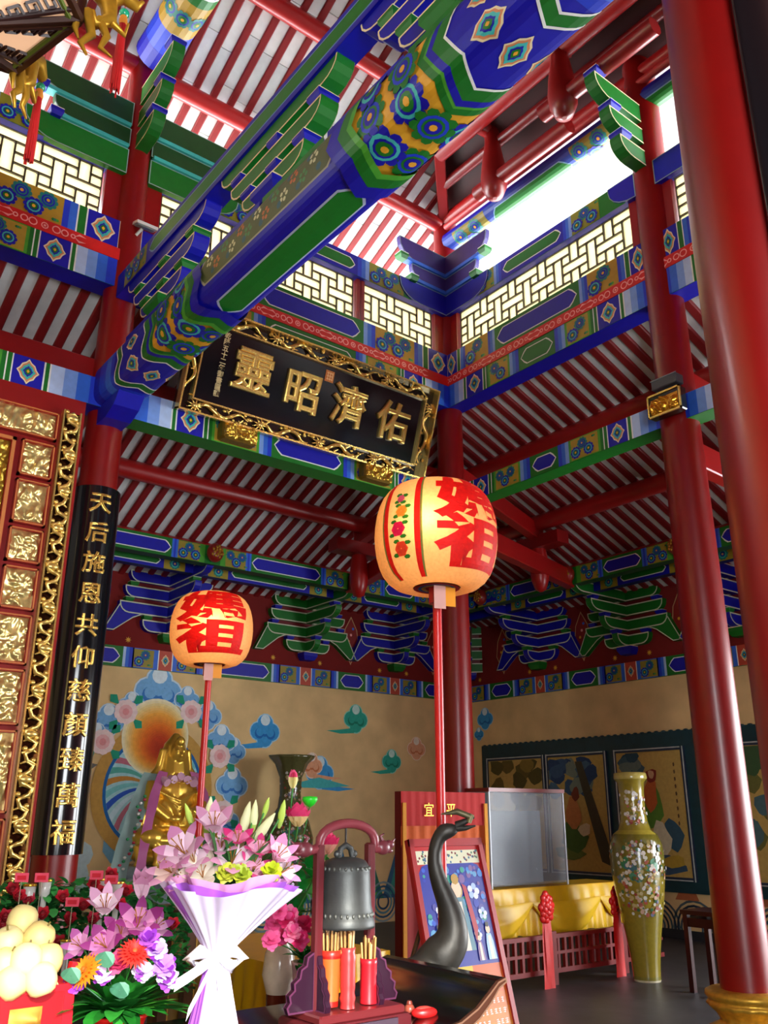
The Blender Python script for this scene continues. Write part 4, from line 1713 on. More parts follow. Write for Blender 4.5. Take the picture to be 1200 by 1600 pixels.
MB().cbox((CX - .303, c2.y, c2.z + .045), (.01, .29, .012), hexc('8a8d8c'), .003).build('lid', 'plastic', t)
c = at(226, 356, d=7.85)
t = thing('flood_lamp', 'small white flood lamp on the couplet column under the lattice', 'lamp', c)
R_ = Matrix.Rotation(.35, 3, 'X')
MB().box((c.x - .11, c.y - .07, c.z), (c.x + .11, c.y + .07, c.z + .03), hexc('d8d8d0'), R_, c).build('head', 'plastic', t)
MB().box((c.x - .09, c.y - .05, c.z - .012), (c.x + .09, c.y + .05, c.z), hexc('7a8480'), R_, c).build('lens', 'plastic', t)
MB().tube([(c.x - .02, c.y + .03, c.z - .01), (c.x - .06, CY - RC + .02, c.z - .08)], .016, 8, hexc('c8c8c0')).build('bracket_arm', 'plastic', t)

# ------------------------------------------------------------------ round lanterns on red poles
def lantern(pos, r, label, face, chars, size, motif, zbase, bulb_dir, wide=1.75):
    t = thing('pole_lantern', label, 'lantern', (pos[0], pos[1], zbase))
    cx, cy, cz = pos
    h = r * 1.74
    PAP = hexc('e8b070')
    prof = []
    for k in range(15):
        a = -math.pi / 2 * .86 + math.pi * .86 * k / 14
        rr = r * (abs(math.cos(a)) ** .42)
        prof.append((rr, h / 2 * math.sin(a) / math.sin(math.pi / 2 * .86)))
    rb = prof[0][0]
    prof = [(rb * .72, -h / 2 + .035 * r)] + prof + [(rb * .5, h / 2 - .03)]

    def rad_at(z):
        for (r0, z0), (r1, z1) in zip(prof[1:-2], prof[2:-1]):
            if z0 <= z <= z1: return r0 + (r1 - r0) * (z - z0) / max(1e-6, z1 - z0)
        return rb
    body = MB()
    vs_ = []
    seg = 48
    for (a, z) in prof:
        for k in range(seg): vs_.append((cx + a * math.cos(2 * math.pi * k / seg), cy + a * math.sin(2 * math.pi * k / seg), cz + z))
    fs = [(i * seg + k, i * seg + (k + 1) % seg, (i + 1) * seg + (k + 1) % seg, (i + 1) * seg + k) for i in range(len(prof) - 1) for k in range(seg)]
    body.add(vs_, fs, PAP, True)
    bo = body.build('shade', 'lantern', t, label='peach coloured woven paper shade')

    def sm(x_, y_, k=.003):
        z = min(max(y_, -h / 2 * .99), h / 2 * .99)
        R_ = rad_at(z) + k
        th = face + x_ / r
        return (cx + R_ * math.cos(th), cy + R_ * math.sin(th), cz + z)
    for ch, yy in zip(chars, (.225 * h, -.205 * h)):
        co, fs_ = text_mesh(ch, size, 0, 0, .012 * size / .3)
        co, fs_ = tess(co, fs_, .05)
        MB().add([sm(p[0] * wide, p[1] * .72 + yy) for p in co], fs_, hexc('d81a14')).build('character', 'lantern', bo, label='large red character ' + ch)
    mb = MB()

    def vline(x_, wd, col, k=.004):
        n = 16
        mb.grid([[sm(x_ - wd / 2, -h * .47 + h * .94 * i / n, k), sm(x_ + wd / 2, -h * .47 + h * .94 * i / n, k)] for i in range(n + 1)], col)
    if motif:
        for s in (-1, 1):
            vline(-1.32 * r + s * .30 * r + 0, .035, hexc('d0201a'))
            vline(-1.32 * r + s * (.36 if s > 0 else -.0) * r + (.0 if s > 0 else -.36 * r), .012, hexc('7f9a50'), .005)
        mb.build('border_lines', 'lantern', bo)
        mb = MB()
        for k, (dx, dy, c1, rr_) in enumerate(((0, -.13, hexc('e05030'), .035), (-.01, -.03, hexc('d82068'), .036), (.01, .06, hexc('f0b040'), .03), (0, .13, hexc('d86090'), .02))):
            for j in range(6):
                a = j * math.pi / 3
                P_ = [sm(-1.32 * r + dx + rr_ * .6 * math.cos(a) + rr_ * .55 * math.cos(b_), dy + rr_ * .6 * math.sin(a) + rr_ * .55 * math.sin(b_), .005 + .0006 * j) for b_ in [q * math.pi / 3 for q in range(6)]]
                mb.add(P_, [tuple(range(6))], c1)
            for j in range(4):
                a = j * math.pi / 2 + .6
                P_ = [sm(-1.32 * r + dx + rr_ * 1.35 * math.cos(a) + .02 * math.cos(b_), dy + rr_ * 1.35 * math.sin(a) + .011 * math.sin(b_), .0045) for b_ in [q * math.pi / 3 for q in range(6)]]
                mb.add(P_, [tuple(range(6))], hexc('2e8a30'))
        mb.build('flower_motif', 'lantern', bo)
    else:
        mb = MB()
    # painted rings on the underside
    mb = MB()
    for (a, b_, col) in ((.70, .58, hexc('d0302a')), (.56, .47, hexc('3a5a9a')), (.46, .36, hexc('d8a040')), (.34, .22, hexc('c83028'))):
        n = 32
        zz = cz - h / 2 + .035 * r - .004
        P_ = [[(cx + rb * q * math.cos(2 * math.pi * k / n), cy + rb * q * math.sin(2 * math.pi * k / n), zz) for q in (a, b_)] for k in range(n + 1)]
        mb.grid(P_, col)
    mb.lathe([(rb * .72, -h / 2 + .036 * r), (.02, -h / 2 + .036 * r)], (cx, cy, cz), 32, hexc('e8b478'))
    mb.build('underside', 'lantern', bo)
    MB().ell(V((cx, cy, cz)) + V(bulb_dir) * (r * .62), .035, hexc('fff0d0'), 10, 8).build('bulb', 'bulb', t)
    # collar, paper tabs, pole
    zc = cz - h / 2
    MB().tube([(cx, cy, zc + .05), (cx, cy, zc - .07)], .042, 14, hexc('b01818')).build('collar', 'lacquer', t)
    for s, cc in ((1, hexc('f0a020')), (-1, hexc('d8a8a0'))):
        mb = MB()
        mb.grid([[(cx + .6 * s * .055 + a, cy - .05 * (1 if s > 0 else 1) + b_, zc + .02 - .12 * i / 3 + .01 * s) for (a, b_) in ((-.03, .0), (.03, -.02))] for i in range(4)], cc)
        mb.build('paper_tab', 'paper', t)
    MB().tube([(cx, cy, zc + .04), (cx, cy, zbase)], [.0225, .0225], 14, hexc('c01616')).build('pole', 'lacquer', t)
    MB().lathe([(.2, 0), (.2, .03), (.06, .06), (.03, .2)], (cx, cy, zbase), 20, hexc('7a1010')).build('foot', 'lacquer', t)
    ld = bpy.data.lights.new('lantern_light', 'POINT')
    ld.energy = 3.5
    ld.color = (1.0, .82, .55)
    ld.shadow_soft_size = .04
    lo = bpy.data.objects.new('lantern_light', ld)
    COL.objects.link(lo)
    lo.parent = t
    lo.location = V((cx, cy, cz)) + V(bulb_dir) * (r * .74) - V((pos[0], pos[1], zbase))
    return t


l2 = at(681, 841, d=4.35)
tc = math.atan2(-l2.y, -l2.x)
lantern((l2.x, l2.y, l2.z), .318, 'larger round peach lantern with red characters and flower sprig, lit from within', tc + .74, '媽祖', .36, True, 0, (-.75, -.62, .05), 1.3)
l1 = at(331, 985, d=6.3)
tc = math.atan2(-l1.y, -l1.x)
lantern((l1.x, l1.y, l1.z), .292, 'smaller round lantern with two big red characters beside the gilded statue', tc + .02, '媽祖', .325, False, 0, (-.42, -.88, .0))

# ------------------------------------------------------------------ hexagonal palace lantern hanging near
hx, hy, hz, hr = .27, 3.13, 4.8, .46
t = thing('palace_lantern', 'hanging hexagonal dark wood palace lantern with gold dragon brackets and red tassels', 'lantern', (hx, hy, hz))
ang0 = math.atan2(3.03 - hy, .70 - hx)
cor = [(hx + hr * math.cos(ang0 + k * math.pi / 3), hy + hr * math.sin(ang0 + k * math.pi / 3)) for k in range(6)]
DW = hexc('2a0c08')
mb = MB()
for k in range(6):
    a, b_ = cor[k], cor[(k + 1) % 6]
    for (z0, z1, th) in ((hz, hz + .03, .05), (hz + .155, hz + .19, .04), (hz + .9, hz + .95, .05)):
        mb.tube([(a[0], a[1], (z0 + z1) / 2), (b_[0], b_[1], (z0 + z1) / 2)], (z1 - z0) / 2 * 1.2, 4, DW, smooth=False)
    mb.tube([(a[0], a[1], hz), (a[0], a[1], hz + .95)], .024, 6, DW)
mb.build('frame', 'wood', t)
for k in range(6):
    a, b_ = V((*cor[k], 0)), V((*cor[(k + 1) % 6], 0))
    d_ = (b_ - a)
    MB().add([a + Z * (hz + .2), b_ + Z * (hz + .2), b_ + Z * (hz + .9), a + Z * (hz + .9)], [(0, 1, 2, 3)], hexc('f6ecd0')).build('paper_panel', 'glow', t)
    mb = MB()
    MB().add([a * .98 + V((hx, hy, 0)) * .02 + Z * (hz + .03), b_ * .98 + V((hx, hy, 0)) * .02 + Z * (hz + .03), b_ * .98 + V((hx, hy, 0)) * .02 + Z * (hz + .16), a * .98 + V((hx, hy, 0)) * .02 + Z * (hz + .16)], [(0, 1, 2, 3)], hexc('f0c090')).build('paper_panel', 'glow', t)
    for j in range(5):          # fretwork keys
        u0 = .08 + j * .17
        w_, h_ = .14, .085
        zz = hz + .052
        for (p, q, p2, q2) in ((0, 0, 1, 0), (1, 0, 1, 1), (1, 1, .25, 1), (.25, 1, .25, .35), (.25, .35, .7, .35), (.7, .35, .7, .7), (1, 1, 1.2, 1)):
            mb.tube([a + d_ * (u0 + w_ * p) + Z * (zz + h_ * q), a + d_ * (u0 + w_ * p2) + Z * (zz + h_ * q2)], .0075, 4, DW, smooth=False)
    mb.build('fretwork', 'wood', t)['kind'] = 'stuff'
# tapering lower skirt: paper panels in fretted wooden frames
ctr = V((hx, hy, hz))
for k in range(6):
    a, b_ = V((*cor[k], hz)), V((*cor[(k + 1) % 6], hz))
    a2, b2 = ctr + (a - ctr) * .2 - Z * .20, ctr + (b_ - ctr) * .2 - Z * .20
    q = lambda u_, v_, k_=0.0, a=a, b_=b_, a2=a2, b2=b2: (a.lerp(b_, u_)).lerp(a2.lerp(b2, u_), v_) + ((a + b_) / 2 - ctr).normalized() * k_ - Z * k_ * .5
    MB().add([q(.0, .0), q(1, 0), q(1, 1), q(0, 1)], [(0, 1, 2, 3)], hexc('e8b890')).build('paper_panel', 'glow', t)
    mb = MB()
    for (p, p2) in (((0, 0), (1, 0)), ((0, 0), (0, 1)), ((1, 0), (1, 1))):
        mb.tube([q(*p, .006), q(*p2, .006)], .02, 5, hexc('3a1a0c'), smooth=False)
    for (p, p2) in (((.0, .1), (1, .1)), ((.12, 0), (.12, 1)), ((.88, 0), (.88, 1))):
        mb.tube([q(*p, .006), q(*p2, .006)], .012, 5, hexc('5a6a20') if p[1] else DW, smooth=False)
    mb.build('skirt_frame', 'wood', t)
    mb = MB()
    for j in range(4):
        o1 = .12 + .2 * j
        for (p, r_, p2, r2) in ((.13, 0, .3, 0), (.3, 0, .3, .13), (.3, .13, .17, .13), (.17, .13, .17, .05), (.17, .05, .25, .05)):
            for m_ in (0, 1):
                f_ = (lambda z_: z_) if m_ == 0 else (lambda z_: 1 - z_)
                mb.tube([q(f_(p), o1 + r_, .006), q(f_(p2), o1 + r2, .006)], .008, 4, DW, smooth=False)
    mb.build('fretwork', 'wood', t)['kind'] = 'stuff'


def dragon_bracket(k, zc):
    a = V((*cor[k], 0))
    o_ = (a - V((hx, hy, 0))).normalized()
    mb = MB()
    p = lambda r_, z_: a + o_ * r_ + Z * z_
    g = hexc('c8962a')
    mb.tube([p(-.02, zc + .14), p(.05, zc + .17), p(.11, zc + .12), p(.12, zc + .03), p(.07, zc - .02), p(.05, zc + .05)], [.03, .04, .042, .034, .024, .012], 8, g)
    mb.tube([p(.11, zc + .15), p(.17, zc + .20), p(.23, zc + .16), p(.25, zc + .2)], [.035, .04, .024, .008], 8, g)
    mb.tube([p(.03, zc + .04), p(.06, zc - .08), p(.02, zc - .14), p(.05, zc - .19)], [.024, .02, .014, .006], 7, g)
    mb.tube([p(.08, zc + .02), p(.12, zc - .06), p(.1, zc - .13), p(.15, zc - .16)], [.022, .018, .012, .005], 7, g)
    mb.tube([p(.0, zc + .02), p(-.01, zc - .07), p(.01, zc - .12)], [.018, .014, .005], 7, g)
    mb.tube([p(.14, zc + .02), p(.19, zc - .02), p(.2, zc + .05)], [.018, .012, .005], 6, g)
    mb.build('dragon_bracket', 'goldp', t)


for k in range(6): dragon_bracket(k, hz + .02 if k % 2 else hz + .02)


def tassel(top, L):
    MB().tube([top + Z * .55, top], .003, 4, hexc('c05050')).build('tassel_cord', 'cloth', t)
    MB().ell(top, .024, hexc('18a878'), 10, 8).build('tassel_bead', 'porcelain', t)
    MB().tube([top - Z * .02, top - Z * .05, top - Z * .07], [.016, .021, .018], 8, hexc('e08a28')).build('tassel_collar', 'cloth', t)
    mb = MB()
    for k in range(14):
        a = 2 * math.pi * k / 14
        o_ = V((math.cos(a), math.sin(a), 0))
        mb.tube([top - Z * .07 + o_ * .011, top - Z * (.07 + L * .5) + o_ * .017, top - Z * (L * random.uniform(.94, 1.04)) + o_ * .02], [.006, .006, .004], 4, hexc('c01010'))
    mb.build('tassel_fringe', 'cloth', t)


tassel(at(193, 22, d=3.35), .46)
tassel(at(62, 137, d=3.75), .44)

# ------------------------------------------------------------------ carved gold screen
sy = 7.32
scr = thing('carved_screen', 'tall red framed screen filled with carved gilded panels, left of the couplet board', 'screen', (1.2, sy, 0))
RW = hexc('8c1410')
MB().box((-.6, sy + .02, .6), (2.30, sy + .1, 5.15), RW).build('backboard', 'lacquer', scr)


def gold_panel(x0, x1, z0, z1, seed, col=hexc('f0d88c'), fr=.022, amp=.04):
    mb = MB()
    for (a, b_, c_, d_) in ((x0, x1, z0, z0 + fr), (x0, x1, z1 - fr, z1), (x0, x0 + fr, z0, z1), (x1 - fr, x1, z0, z1)):
        mb.box((a, sy - .03, c_), (b_, sy + .02, d_), hexc('9c2416'))
        mb.box((a + .006, sy - .036, c_ + .006), (b_ - .006, sy - .03, d_ - .006), hexc('c87a40'))
    mb.build('panel_frame', 'lacquer', scr)
    mb = MB()
    relief_into(mb, (x0 + fr, sy, z0 + fr), X, Z, -Y, x1 - x0 - 2 * fr, z1 - z0 - 2 * fr, seed, col, .0095, amp)
    mb.build('carved_panel', 'carving', scr)


zs = [1.0, 1.6, 2.25, 2.72, 3.16, 3.55, 3.88, 4.3, 4.66]
for k in range(len(zs) - 1):
    gold_panel(1.79, 2.07, zs[k] + .02, zs[k + 1] - .015, 100 + k)
gold_panel(.95, 2.07, 4.69, 4.95, 130)
gold_panel(1.45, 1.745, 3.6, 4.64, 131, hexc('c8a83c'), .04)
gold_panel(1.45, 1.745, 2.4, 3.56, 133, hexc('c8a83c'), .04)
gold_panel(1.45, 1.745, 1.2, 2.36, 134, hexc('c8a83c'), .04)
# pierced gilded border: knots strung on two rails
mb = MB().box((2.095, sy - .05, .8), (2.11, sy + .02, 5.0), GOLD).box((2.24, sy - .05, .8), (2.255, sy + .02, 5.0), GOLD).box((2.11, sy - .0, .8), (2.24, sy + .01, 5.0), hexc('3a1c08'))
mb.build('border_rails', 'gold', scr)
mb = MB()
z = .85
k = 0
while z < 4.95:
    c_ = V((2.176 + .012 * math.sin(k * 1.9), sy - .03, z))
    s = 1 if k % 2 else -1
    mb.tube([c_ + V((-.05 * s, 0, -.06)), c_ + V((.025 * s, -.015, -.03)), c_ + V((.045 * s, -.02, .02)), c_ + V((-.01 * s, -.015, .05)), c_ + V((-.05 * s, 0, .03))], [.012, .02, .018, .014, .006], 6, GOLD)
    if k % 4 == 0: mb.ell(c_ + V((0, -.02, 0)), (.06, .025, .03), GOLD, 8, 6)
    mb.ell(c_ + V((.045 * s, 0, .06)), (.025, .02, .02), GOLD, 7, 5)
    z += .085
    k += 1
mb.build('border_knots', 'carving', scr)

# ------------------------------------------------------------------ murals on the walls
ym = WY - .004
mur = Paint(lambda u, v, l: V((u, ym - .0005 * l, v)))


def wp(u, v):
    p = at(u, v, y=WY)
    return p.x, p.z


def cloud(P, u, v, s, cols, tail=0, lay=1, seed=0):
    s *= 1.25
    r = random.Random(seed)
    edge, body, dark, top = cols
    lobes = [(0, .55, .42), (-.38, .2, .4), (.38, .18, .4), (0, -.1, .42), (-.1, .25, .45)]
    for i_, (a, b_, rr) in enumerate(lobes): P.disc(u + a * s, v + b_ * s, rr * s * 1.14, edge, lay + .18 * i_, 14)
    if tail:
        P.poly([(u, v - .25 * s), (u + tail * s * .9, v - .42 * s), (u + tail * s * 1.5, v - .5 * s), (u + tail * s * .8, v - .62 * s), (u + .1 * tail * s, v - .55 * s)], body, lay + 2)
    for i_, (a, b_, rr) in enumerate(lobes): P.disc(u + a * s, v + b_ * s, rr * s, body, lay + 1.1 + .18 * i_, 14)
    P.disc(u, v + .72 * s, .26 * s, top, lay + 3, 12)
    for (a, b_) in ((-.3, .1), (.32, .08), (0, .2)):
        P.disc(u + a * s, v + b_ * s, .25 * s, dark, lay + 4 + a, 12)
        P.disc(u + a * s * .92, v + (b_ + .07) * s, .2 * s, body, lay + 5 + a, 12)


BLC = (hexc('a8d8f0'), hexc('3a9ad8'), hexc('1c6cb8'), hexc('d8eef4'))
TLC = (hexc('90dcc8'), hexc('2aa890'), hexc('148068'), hexc('c8ece0'))
ORC = (hexc('f8e0c8'), hexc('e8a880'), hexc('d07848'), hexc('f8ead8'))
PBC = (hexc('cfe6f4'), hexc('7ab4e4'), hexc('3c7cc8'), hexc('e4f2f8'))
for k, (u, v, s, cs, tl) in enumerate(((414, 1150, .26, BLC, -1.1), (556, 1130, .24, TLC, -1.3), (612, 1195, .2, TLC, -1.2), (651, 1175, .2, ORC, 0), (500, 1215, .26, BLC, 1.4), (487, 1202, .2, ORC, 1.6))):
    x_, z_ = wp(u, v)
    cloud(mur, x_, z_, s, cs, tl, 1 + 6 * (k % 3), k)
x_, z_ = wp(490, 1225)
mur.poly([(x_ - .35, z_), (x_ + .1, z_ + .1), (x_ + .7, z_ - .02), (x_ + .2, z_ - .06), (x_ - .35, z_ - .06)], hexc('4ab8b8'), 20)
# wave and mountain border low on the wall
for k in range(9):
    x_ = 6.9 + .55 * k
    mur.poly([(x_ - .3, .35), (x_ - .12, .8), (x_, 1.12), (x_ + .1, .8), (x_ + .28, .35)], (hexc('2f7a64'), hexc('3a6a8a'))[k % 2], 2)
    mur.poly([(x_ - .16, .4), (x_, .98), (x_ + .15, .4)], (hexc('50a848'), hexc('3a9a8a'))[k % 2], 3)
    for j in range(4):
        mur.ring(x_ + .27, .3, .3 - .06 * j, .03, (hexc('8aa0a4'), hexc('2a5a7a'), hexc('5a90a0'), hexc('2a4a6a'))[j], 4 + j, 20)
# the aureole behind the statue
ax, az = wp(240, 1236)
ex, ez = wp(145, 1236)
RR = abs(ax - ex) + .03


def arc_band(P, cx_, cz_, r0, r1, a0, a1, col, lay, n=28, sx=1.0):
    for k in range(n):
        t0, t1 = a0 + (a1 - a0) * k / n, a0 + (a1 - a0) * (k + 1) / n
        P.poly([(cx_ + sx * r0 * math.cos(t0), cz_ + r0 * math.sin(t0)), (cx_ + sx * r1 * math.cos(t0), cz_ + r1 * math.sin(t0)),
                (cx_ + sx * r1 * math.cos(t1), cz_ + r1 * math.sin(t1)), (cx_ + sx * r0 * math.cos(t1), cz_ + r0 * math.sin(t1))], col, lay)


mur.disc(ax, az, RR, hexc('c89a4a'), 30, 48, RR * 1.03)
mur.disc(ax, az, RR * .82, hexc('1c6ab0'), 31, 48, RR * .86)
mur.disc(ax, az, RR * .77, hexc('a8d8dc'), 32, 48, RR * .81)
ra = random.Random(3)
for k in range(28):
    th = 2 * math.pi * k / 28
    col = (hexc('c88a3a'), hexc('7cc8c8'), hexc('2a5ac0'), hexc('c8e4ec'), hexc('c07080'), hexc('5ab0a0'))[k % 6]
    pts0, pts1 = [], []
    for j in range(8):
        rr = RR * (.12 + .65 * j / 7)
        sw = th + .5 * (j / 7) - .25
        wdt = .085
        pts0.append((ax + rr * math.cos(sw), az + rr * 1.04 * math.sin(sw)))
        pts1.append((ax + rr * math.cos(sw + wdt * 1.6), az + rr * 1.04 * math.sin(sw + wdt * 1.6)))
    for j in range(7):
        mur.poly([pts0[j], pts0[j + 1], pts1[j + 1], pts1[j]], col, 33)
hx_, hz_ = wp(243, 1152)
hr_ = .5
stops = [(1.0, 'f4ecc8'), (.9, 'f2d890'), (.74, 'f4ac44'), (.5, 'e8741e'), (.28, 'cc4418'), (.0, 'a82c14')]
for k in range(22):
    q = 1.0 - k / 22
    for (q1, ca_), (q0, cb_) in zip(stops[:-1], stops[1:]):
        if q0 <= q <= q1:
            f_ = (q1 - q) / (q1 - q0)
            cc_ = tuple(a * (1 - f_) + b * f_ for a, b in zip(hexc(ca_), hexc(cb_)))
    mur.disc(hx_ + .004 * k, hz_ - .008 * k, hr_ * q, cc_, 36 + .4 * k, 32, hr_ * q * 1.06)
for k, (u, v, s, cs) in enumerate(((247, 1092, .36, PBC), (205, 1110, .2, PBC), (168, 1135, .24, PBC), (292, 1100, .2, PBC), (325, 1125, .22, PBC), (345, 1165, .24, PBC), (365, 1180, .2, PBC), (362, 1235, .26, PBC), (352, 1290, .22, PBC), (150, 1160, .2, PBC))):
    x_, z_ = wp(u, v)
    cloud(mur, x_, z_, s, cs, 0, 12 + 6 * (k % 2), 20 + k)
for k, (u, v) in enumerate(((196, 1113), (298, 1113), (343, 1182), (348, 1270), (160, 1160))):
    x_, z_ = wp(u, v)
    for j in range(9):
        a = 2 * math.pi * j / 9
        mur.disc(x_ + .1 * math.cos(a), z_ + .1 * math.sin(a), .075, hexc('f6dcd8'), 45 + .1 * j, 8)
    mur.disc(x_, z_, .1, hexc('f0b8b8'), 46, 10)
    mur.disc(x_, z_, .05, hexc('e89898'), 47, 8)
    for j in range(4):
        a = .8 + j * 1.6
        mur.poly([(x_ + .14 * math.cos(a), z_ + .14 * math.sin(a)), (x_ + .27 * math.cos(a + .25), z_ + .27 * math.sin(a + .25)), (x_ + .33 * math.cos(a), z_ + .33 * math.sin(a)), (x_ + .27 * math.cos(a - .25), z_ + .27 * math.sin(a - .25))], hexc('1f9a78'), 44)
# pale rocks at the left
x_, z_ = wp(135, 1345)
for k in range(9):
    mur.disc(x_ + random.uniform(-.5, .6), z_ + random.uniform(-.5, .35), random.uniform(.16, .3), (hexc('c8dde0'), hexc('a8c8d0'), hexc('7ab0c8'))[k % 3], 3 + k, 9)
mur.build('mural', 'mural', wall_back, label='painted clouds, lotus flowers and aureole')
rwm = Paint(face_map((WX - .004, 0, 0), Y, Z, -X))
for k, (u, v, s, cs) in enumerate(((759, 1128, .2, BLC), (750, 1150, .12, BLC))):
    p = at(u, v, x=WX)
    cloud(rwm, p.y, p.z, s, cs, 0, 1 + 6 * k, k)
for k in range(12):
    y_ = 3.5 + .6 * k
    for j in range(5): rwm.ring(y_, .15, .36 - .06 * j, .03, (hexc('4a5a60'), hexc('1a2a3a'), hexc('34505a'), hexc('14202a'), hexc('46606a'))[j], 2 + j, 20)
    rwm.poly([(y_ - .1, .5), (y_ + .05, .85), (y_ + .28, .5)], (hexc('2a7a4a'), hexc('b8663a'))[k % 2], 8)
rwm.rect(2.5, WY - .1, 0, .12, hexc('20242a'), 9)
rwm.build('mural', 'mural', wall_right, label='painted wave border and small cloud')
# ------------------------------------------------------------------ gilded statue on its pedestal
def remeshed(mb, voxel, mat, name, parent, col, smooth=4, label=None):
    me = mb.mesh(name, mat)
    o = bpy.data.objects.new(name, me)
    COL.objects.link(o)
    m1 = o.modifiers.new('r', 'REMESH')
    m1.mode = 'VOXEL'
    m1.voxel_size = voxel
    m2 = o.modifiers.new('s', 'SMOOTH')
    m2.factor = .5
    m2.iterations = smooth
    bpy.context.view_layer.update()
    me2 = bpy.data.meshes.new_from_object(o.evaluated_get(bpy.context.evaluated_depsgraph_get()))
    bpy.data.objects.remove(o)
    bpy.data.meshes.remove(me)
    ca = me2.color_attributes.get('Col')
    if ca: me2.color_attributes.remove(ca)
    ca = me2.color_attributes.new('Col', 'FLOAT_COLOR', 'CORNER')
    ca.data.foreach_set('color', np.tile(np.array(col, dtype=np.float32), len(me2.loops)))
    me2.polygons.foreach_set('use_smooth', [True] * len(me2.polygons))
    me2.materials.clear()
    me2.materials.append(M[mat])
    me2.name = name
    return obj(name, me2, parent, False, label)


sx, sy_, sz = 4.78, 10.2, 1.06
st = thing('guanyin_statue', 'gilded seated hooded statue with a sash before the painted aureole', 'statue', (sx, sy_, sz))
s0 = V((sx, sy_, sz))
mb = MB()
e = lambda c_, r_, R_=None: mb.ell(s0 + V(c_), r_, GOLD, 16, 12, R_)
tb = lambda pts, rad: mb.tube([s0 + V(p) for p in pts], rad, 10, GOLD)
e((0, 0, .10), (.46, .36, .12))
e((0, -.06, .27), (.5, .36, .15))
e((-.33, -.16, .30), (.2, .2, .13)); e((.33, -.16, .30), (.2, .2, .13))
e((0, .0, .55), (.30, .22, .30)); e((0, .01, .78), (.27, .19, .26)); e((0, .02, .95), (.30, .16, .12))
e((0, -.03, 1.24), (.105, .115, .15)); tb([(0, 0, 1.0), (0, -.01, 1.15)], [.08, .065])
tb([(0, .05, 1.0), (0, .06, 1.2), (0, .05, 1.36), (0, .03, 1.49)], [.2, .17, .13, .03])
tb([(-.16, .02, 1.3), (-.19, .03, 1.08), (-.3, .02, .9), (-.36, 0, .6), (-.38, -.02, .4)], [.04, .05, .07, .08, .06])
tb([(.16, .02, 1.3), (.19, .03, 1.08), (.3, .02, .9), (.36, 0, .6), (.38, -.02, .4)], [.04, .05, .07, .08, .06])
tb([(-.28, -.02, .9), (-.33, -.12, .66), (-.14, -.25, .5)], [.09, .085, .06])
tb([(.28, -.02, .9), (.33, -.12, .66), (.12, -.27, .56)], [.09, .085, .06])
e((-.08, -.29, .5), (.08, .05, .04)); e((.08, -.3, .56), (.045, .04, .08))
for k in range(5): tb([(-.26 + .03 * k, -.1, .82 - .02 * k), (-.02, -.235 - .01 * k, .70 - .07 * k), (.26 - .03 * k, -.1, .82 - .02 * k)], [.018, .024, .018])
for k in range(5): tb([(-.45 + .05 * k, -.22, .32 - .02 * k), (-.08 + .03 * k, -.40, .2 + .015 * k), (.3, -.3, .18 + .03 * k)], [.024, .028, .02])
for k in range(6): tb([(-.5 + .2 * k, -.24 - .1 * math.sin(math.pi * k / 5), .22), (-.48 + .19 * k, -.3 - .1 * math.sin(math.pi * k / 5), .06), (-.52 + .2 * k, -.3 - .08 * math.sin(math.pi * k / 5), -.0)], [.05, .045, .04])
tb([(0, -.145, 1.25), (0, -.165, 1.215), (0, -.148, 1.2)], [.012, .022, .014])
e((0, -.135, 1.17), (.035, .02, .012)); e((-.045, -.13, 1.27), (.028, .016, .012)); e((.045, -.13, 1.27), (.028, .016, .012))
e((0, -.1, 1.385), (.06, .05, .06))
for k in range(7): e((-.12 + .04 * k, -.2, .93 - .03 * math.sin(math.pi * k / 6)), (.016, .014, .016))
remeshed(mb, .0135, 'statue', 'figure', st, hexc('f6c850'), 3)
# sash draped over the shoulders and down the side
mb = MB()
SP = hexc('b0588c')
for (pts, wd, col) in ((((-.20, -.12, 1.02), (-.30, -.16, .8), (-.40, -.26, .45), (-.47, -.33, .1), (-.5, -.36, -.25)), .052, SP),
                       (((-.30, -.03, 1.0), (-.42, -.06, .75), (-.55, -.12, .35), (-.66, -.18, 0), (-.72, -.2, -.3)), .1, hexc('7f9a94')),
                       (((.2, -.12, 1.02), (.3, -.16, .8), (.38, -.22, .5), (.44, -.3, .2)), .06, SP)):
    n = 18
    L_, R_ = [], []
    for i in range(n + 1):
        t_ = i / n * (len(pts) - 1)
        k = min(int(t_), len(pts) - 2)
        c_ = V(pts[k]).lerp(V(pts[k + 1]), t_ - k)
        wv = .012 * math.sin(i * 1.3)
        L_.append(s0 + c_ + V((-wd, wv, .02))); R_.append(s0 + c_ + V((wd, -wv - .02, 0)))
    mb.strip(L_, R_, col)
mb.build('sash', 'satin', st, label='pink and grey green sash')
mb = MB()
for k in range(26):
    p = s0 + V((-.42 - .28 * k / 26 + random.uniform(-.05, .05), -.16 - .06 * k / 26, .75 - 1.0 * k / 26))
    mb.ell(p, (.022, .012, .016), (hexc('2a8a50'), hexc('b83a50'), hexc('e8e8e0'))[k % 3], 6, 4)
ob = mb.build('sash_embroidery', 'cloth', st)
ob['kind'] = 'stuff'
mb = MB()
for k in range(5): mb.tube([s0 + V((-.2 + .1 * k, -.1, .95)), s0 + V((-.17 + .085 * k, -.19, .98 - .04 * abs(k - 2)))], .05, 8, hexc('d8a8c0'))
mb.build('sash_knot', 'satin', st)
pd = thing('pedestal', 'round grey blue stone pedestal under the gilded statue', 'pedestal', (sx, sy_, 0))
MB().lathe([(.62, 0), (.62, .12), (.5, .16), (.44, .5), (.46, .8), (.56, .9), (.6, .97), (.6, 1.04), (.5, 1.06)], (sx, sy_, 0), 32, hexc('8a98a0')).build('drum', 'porcelain', pd)
mb = MB()
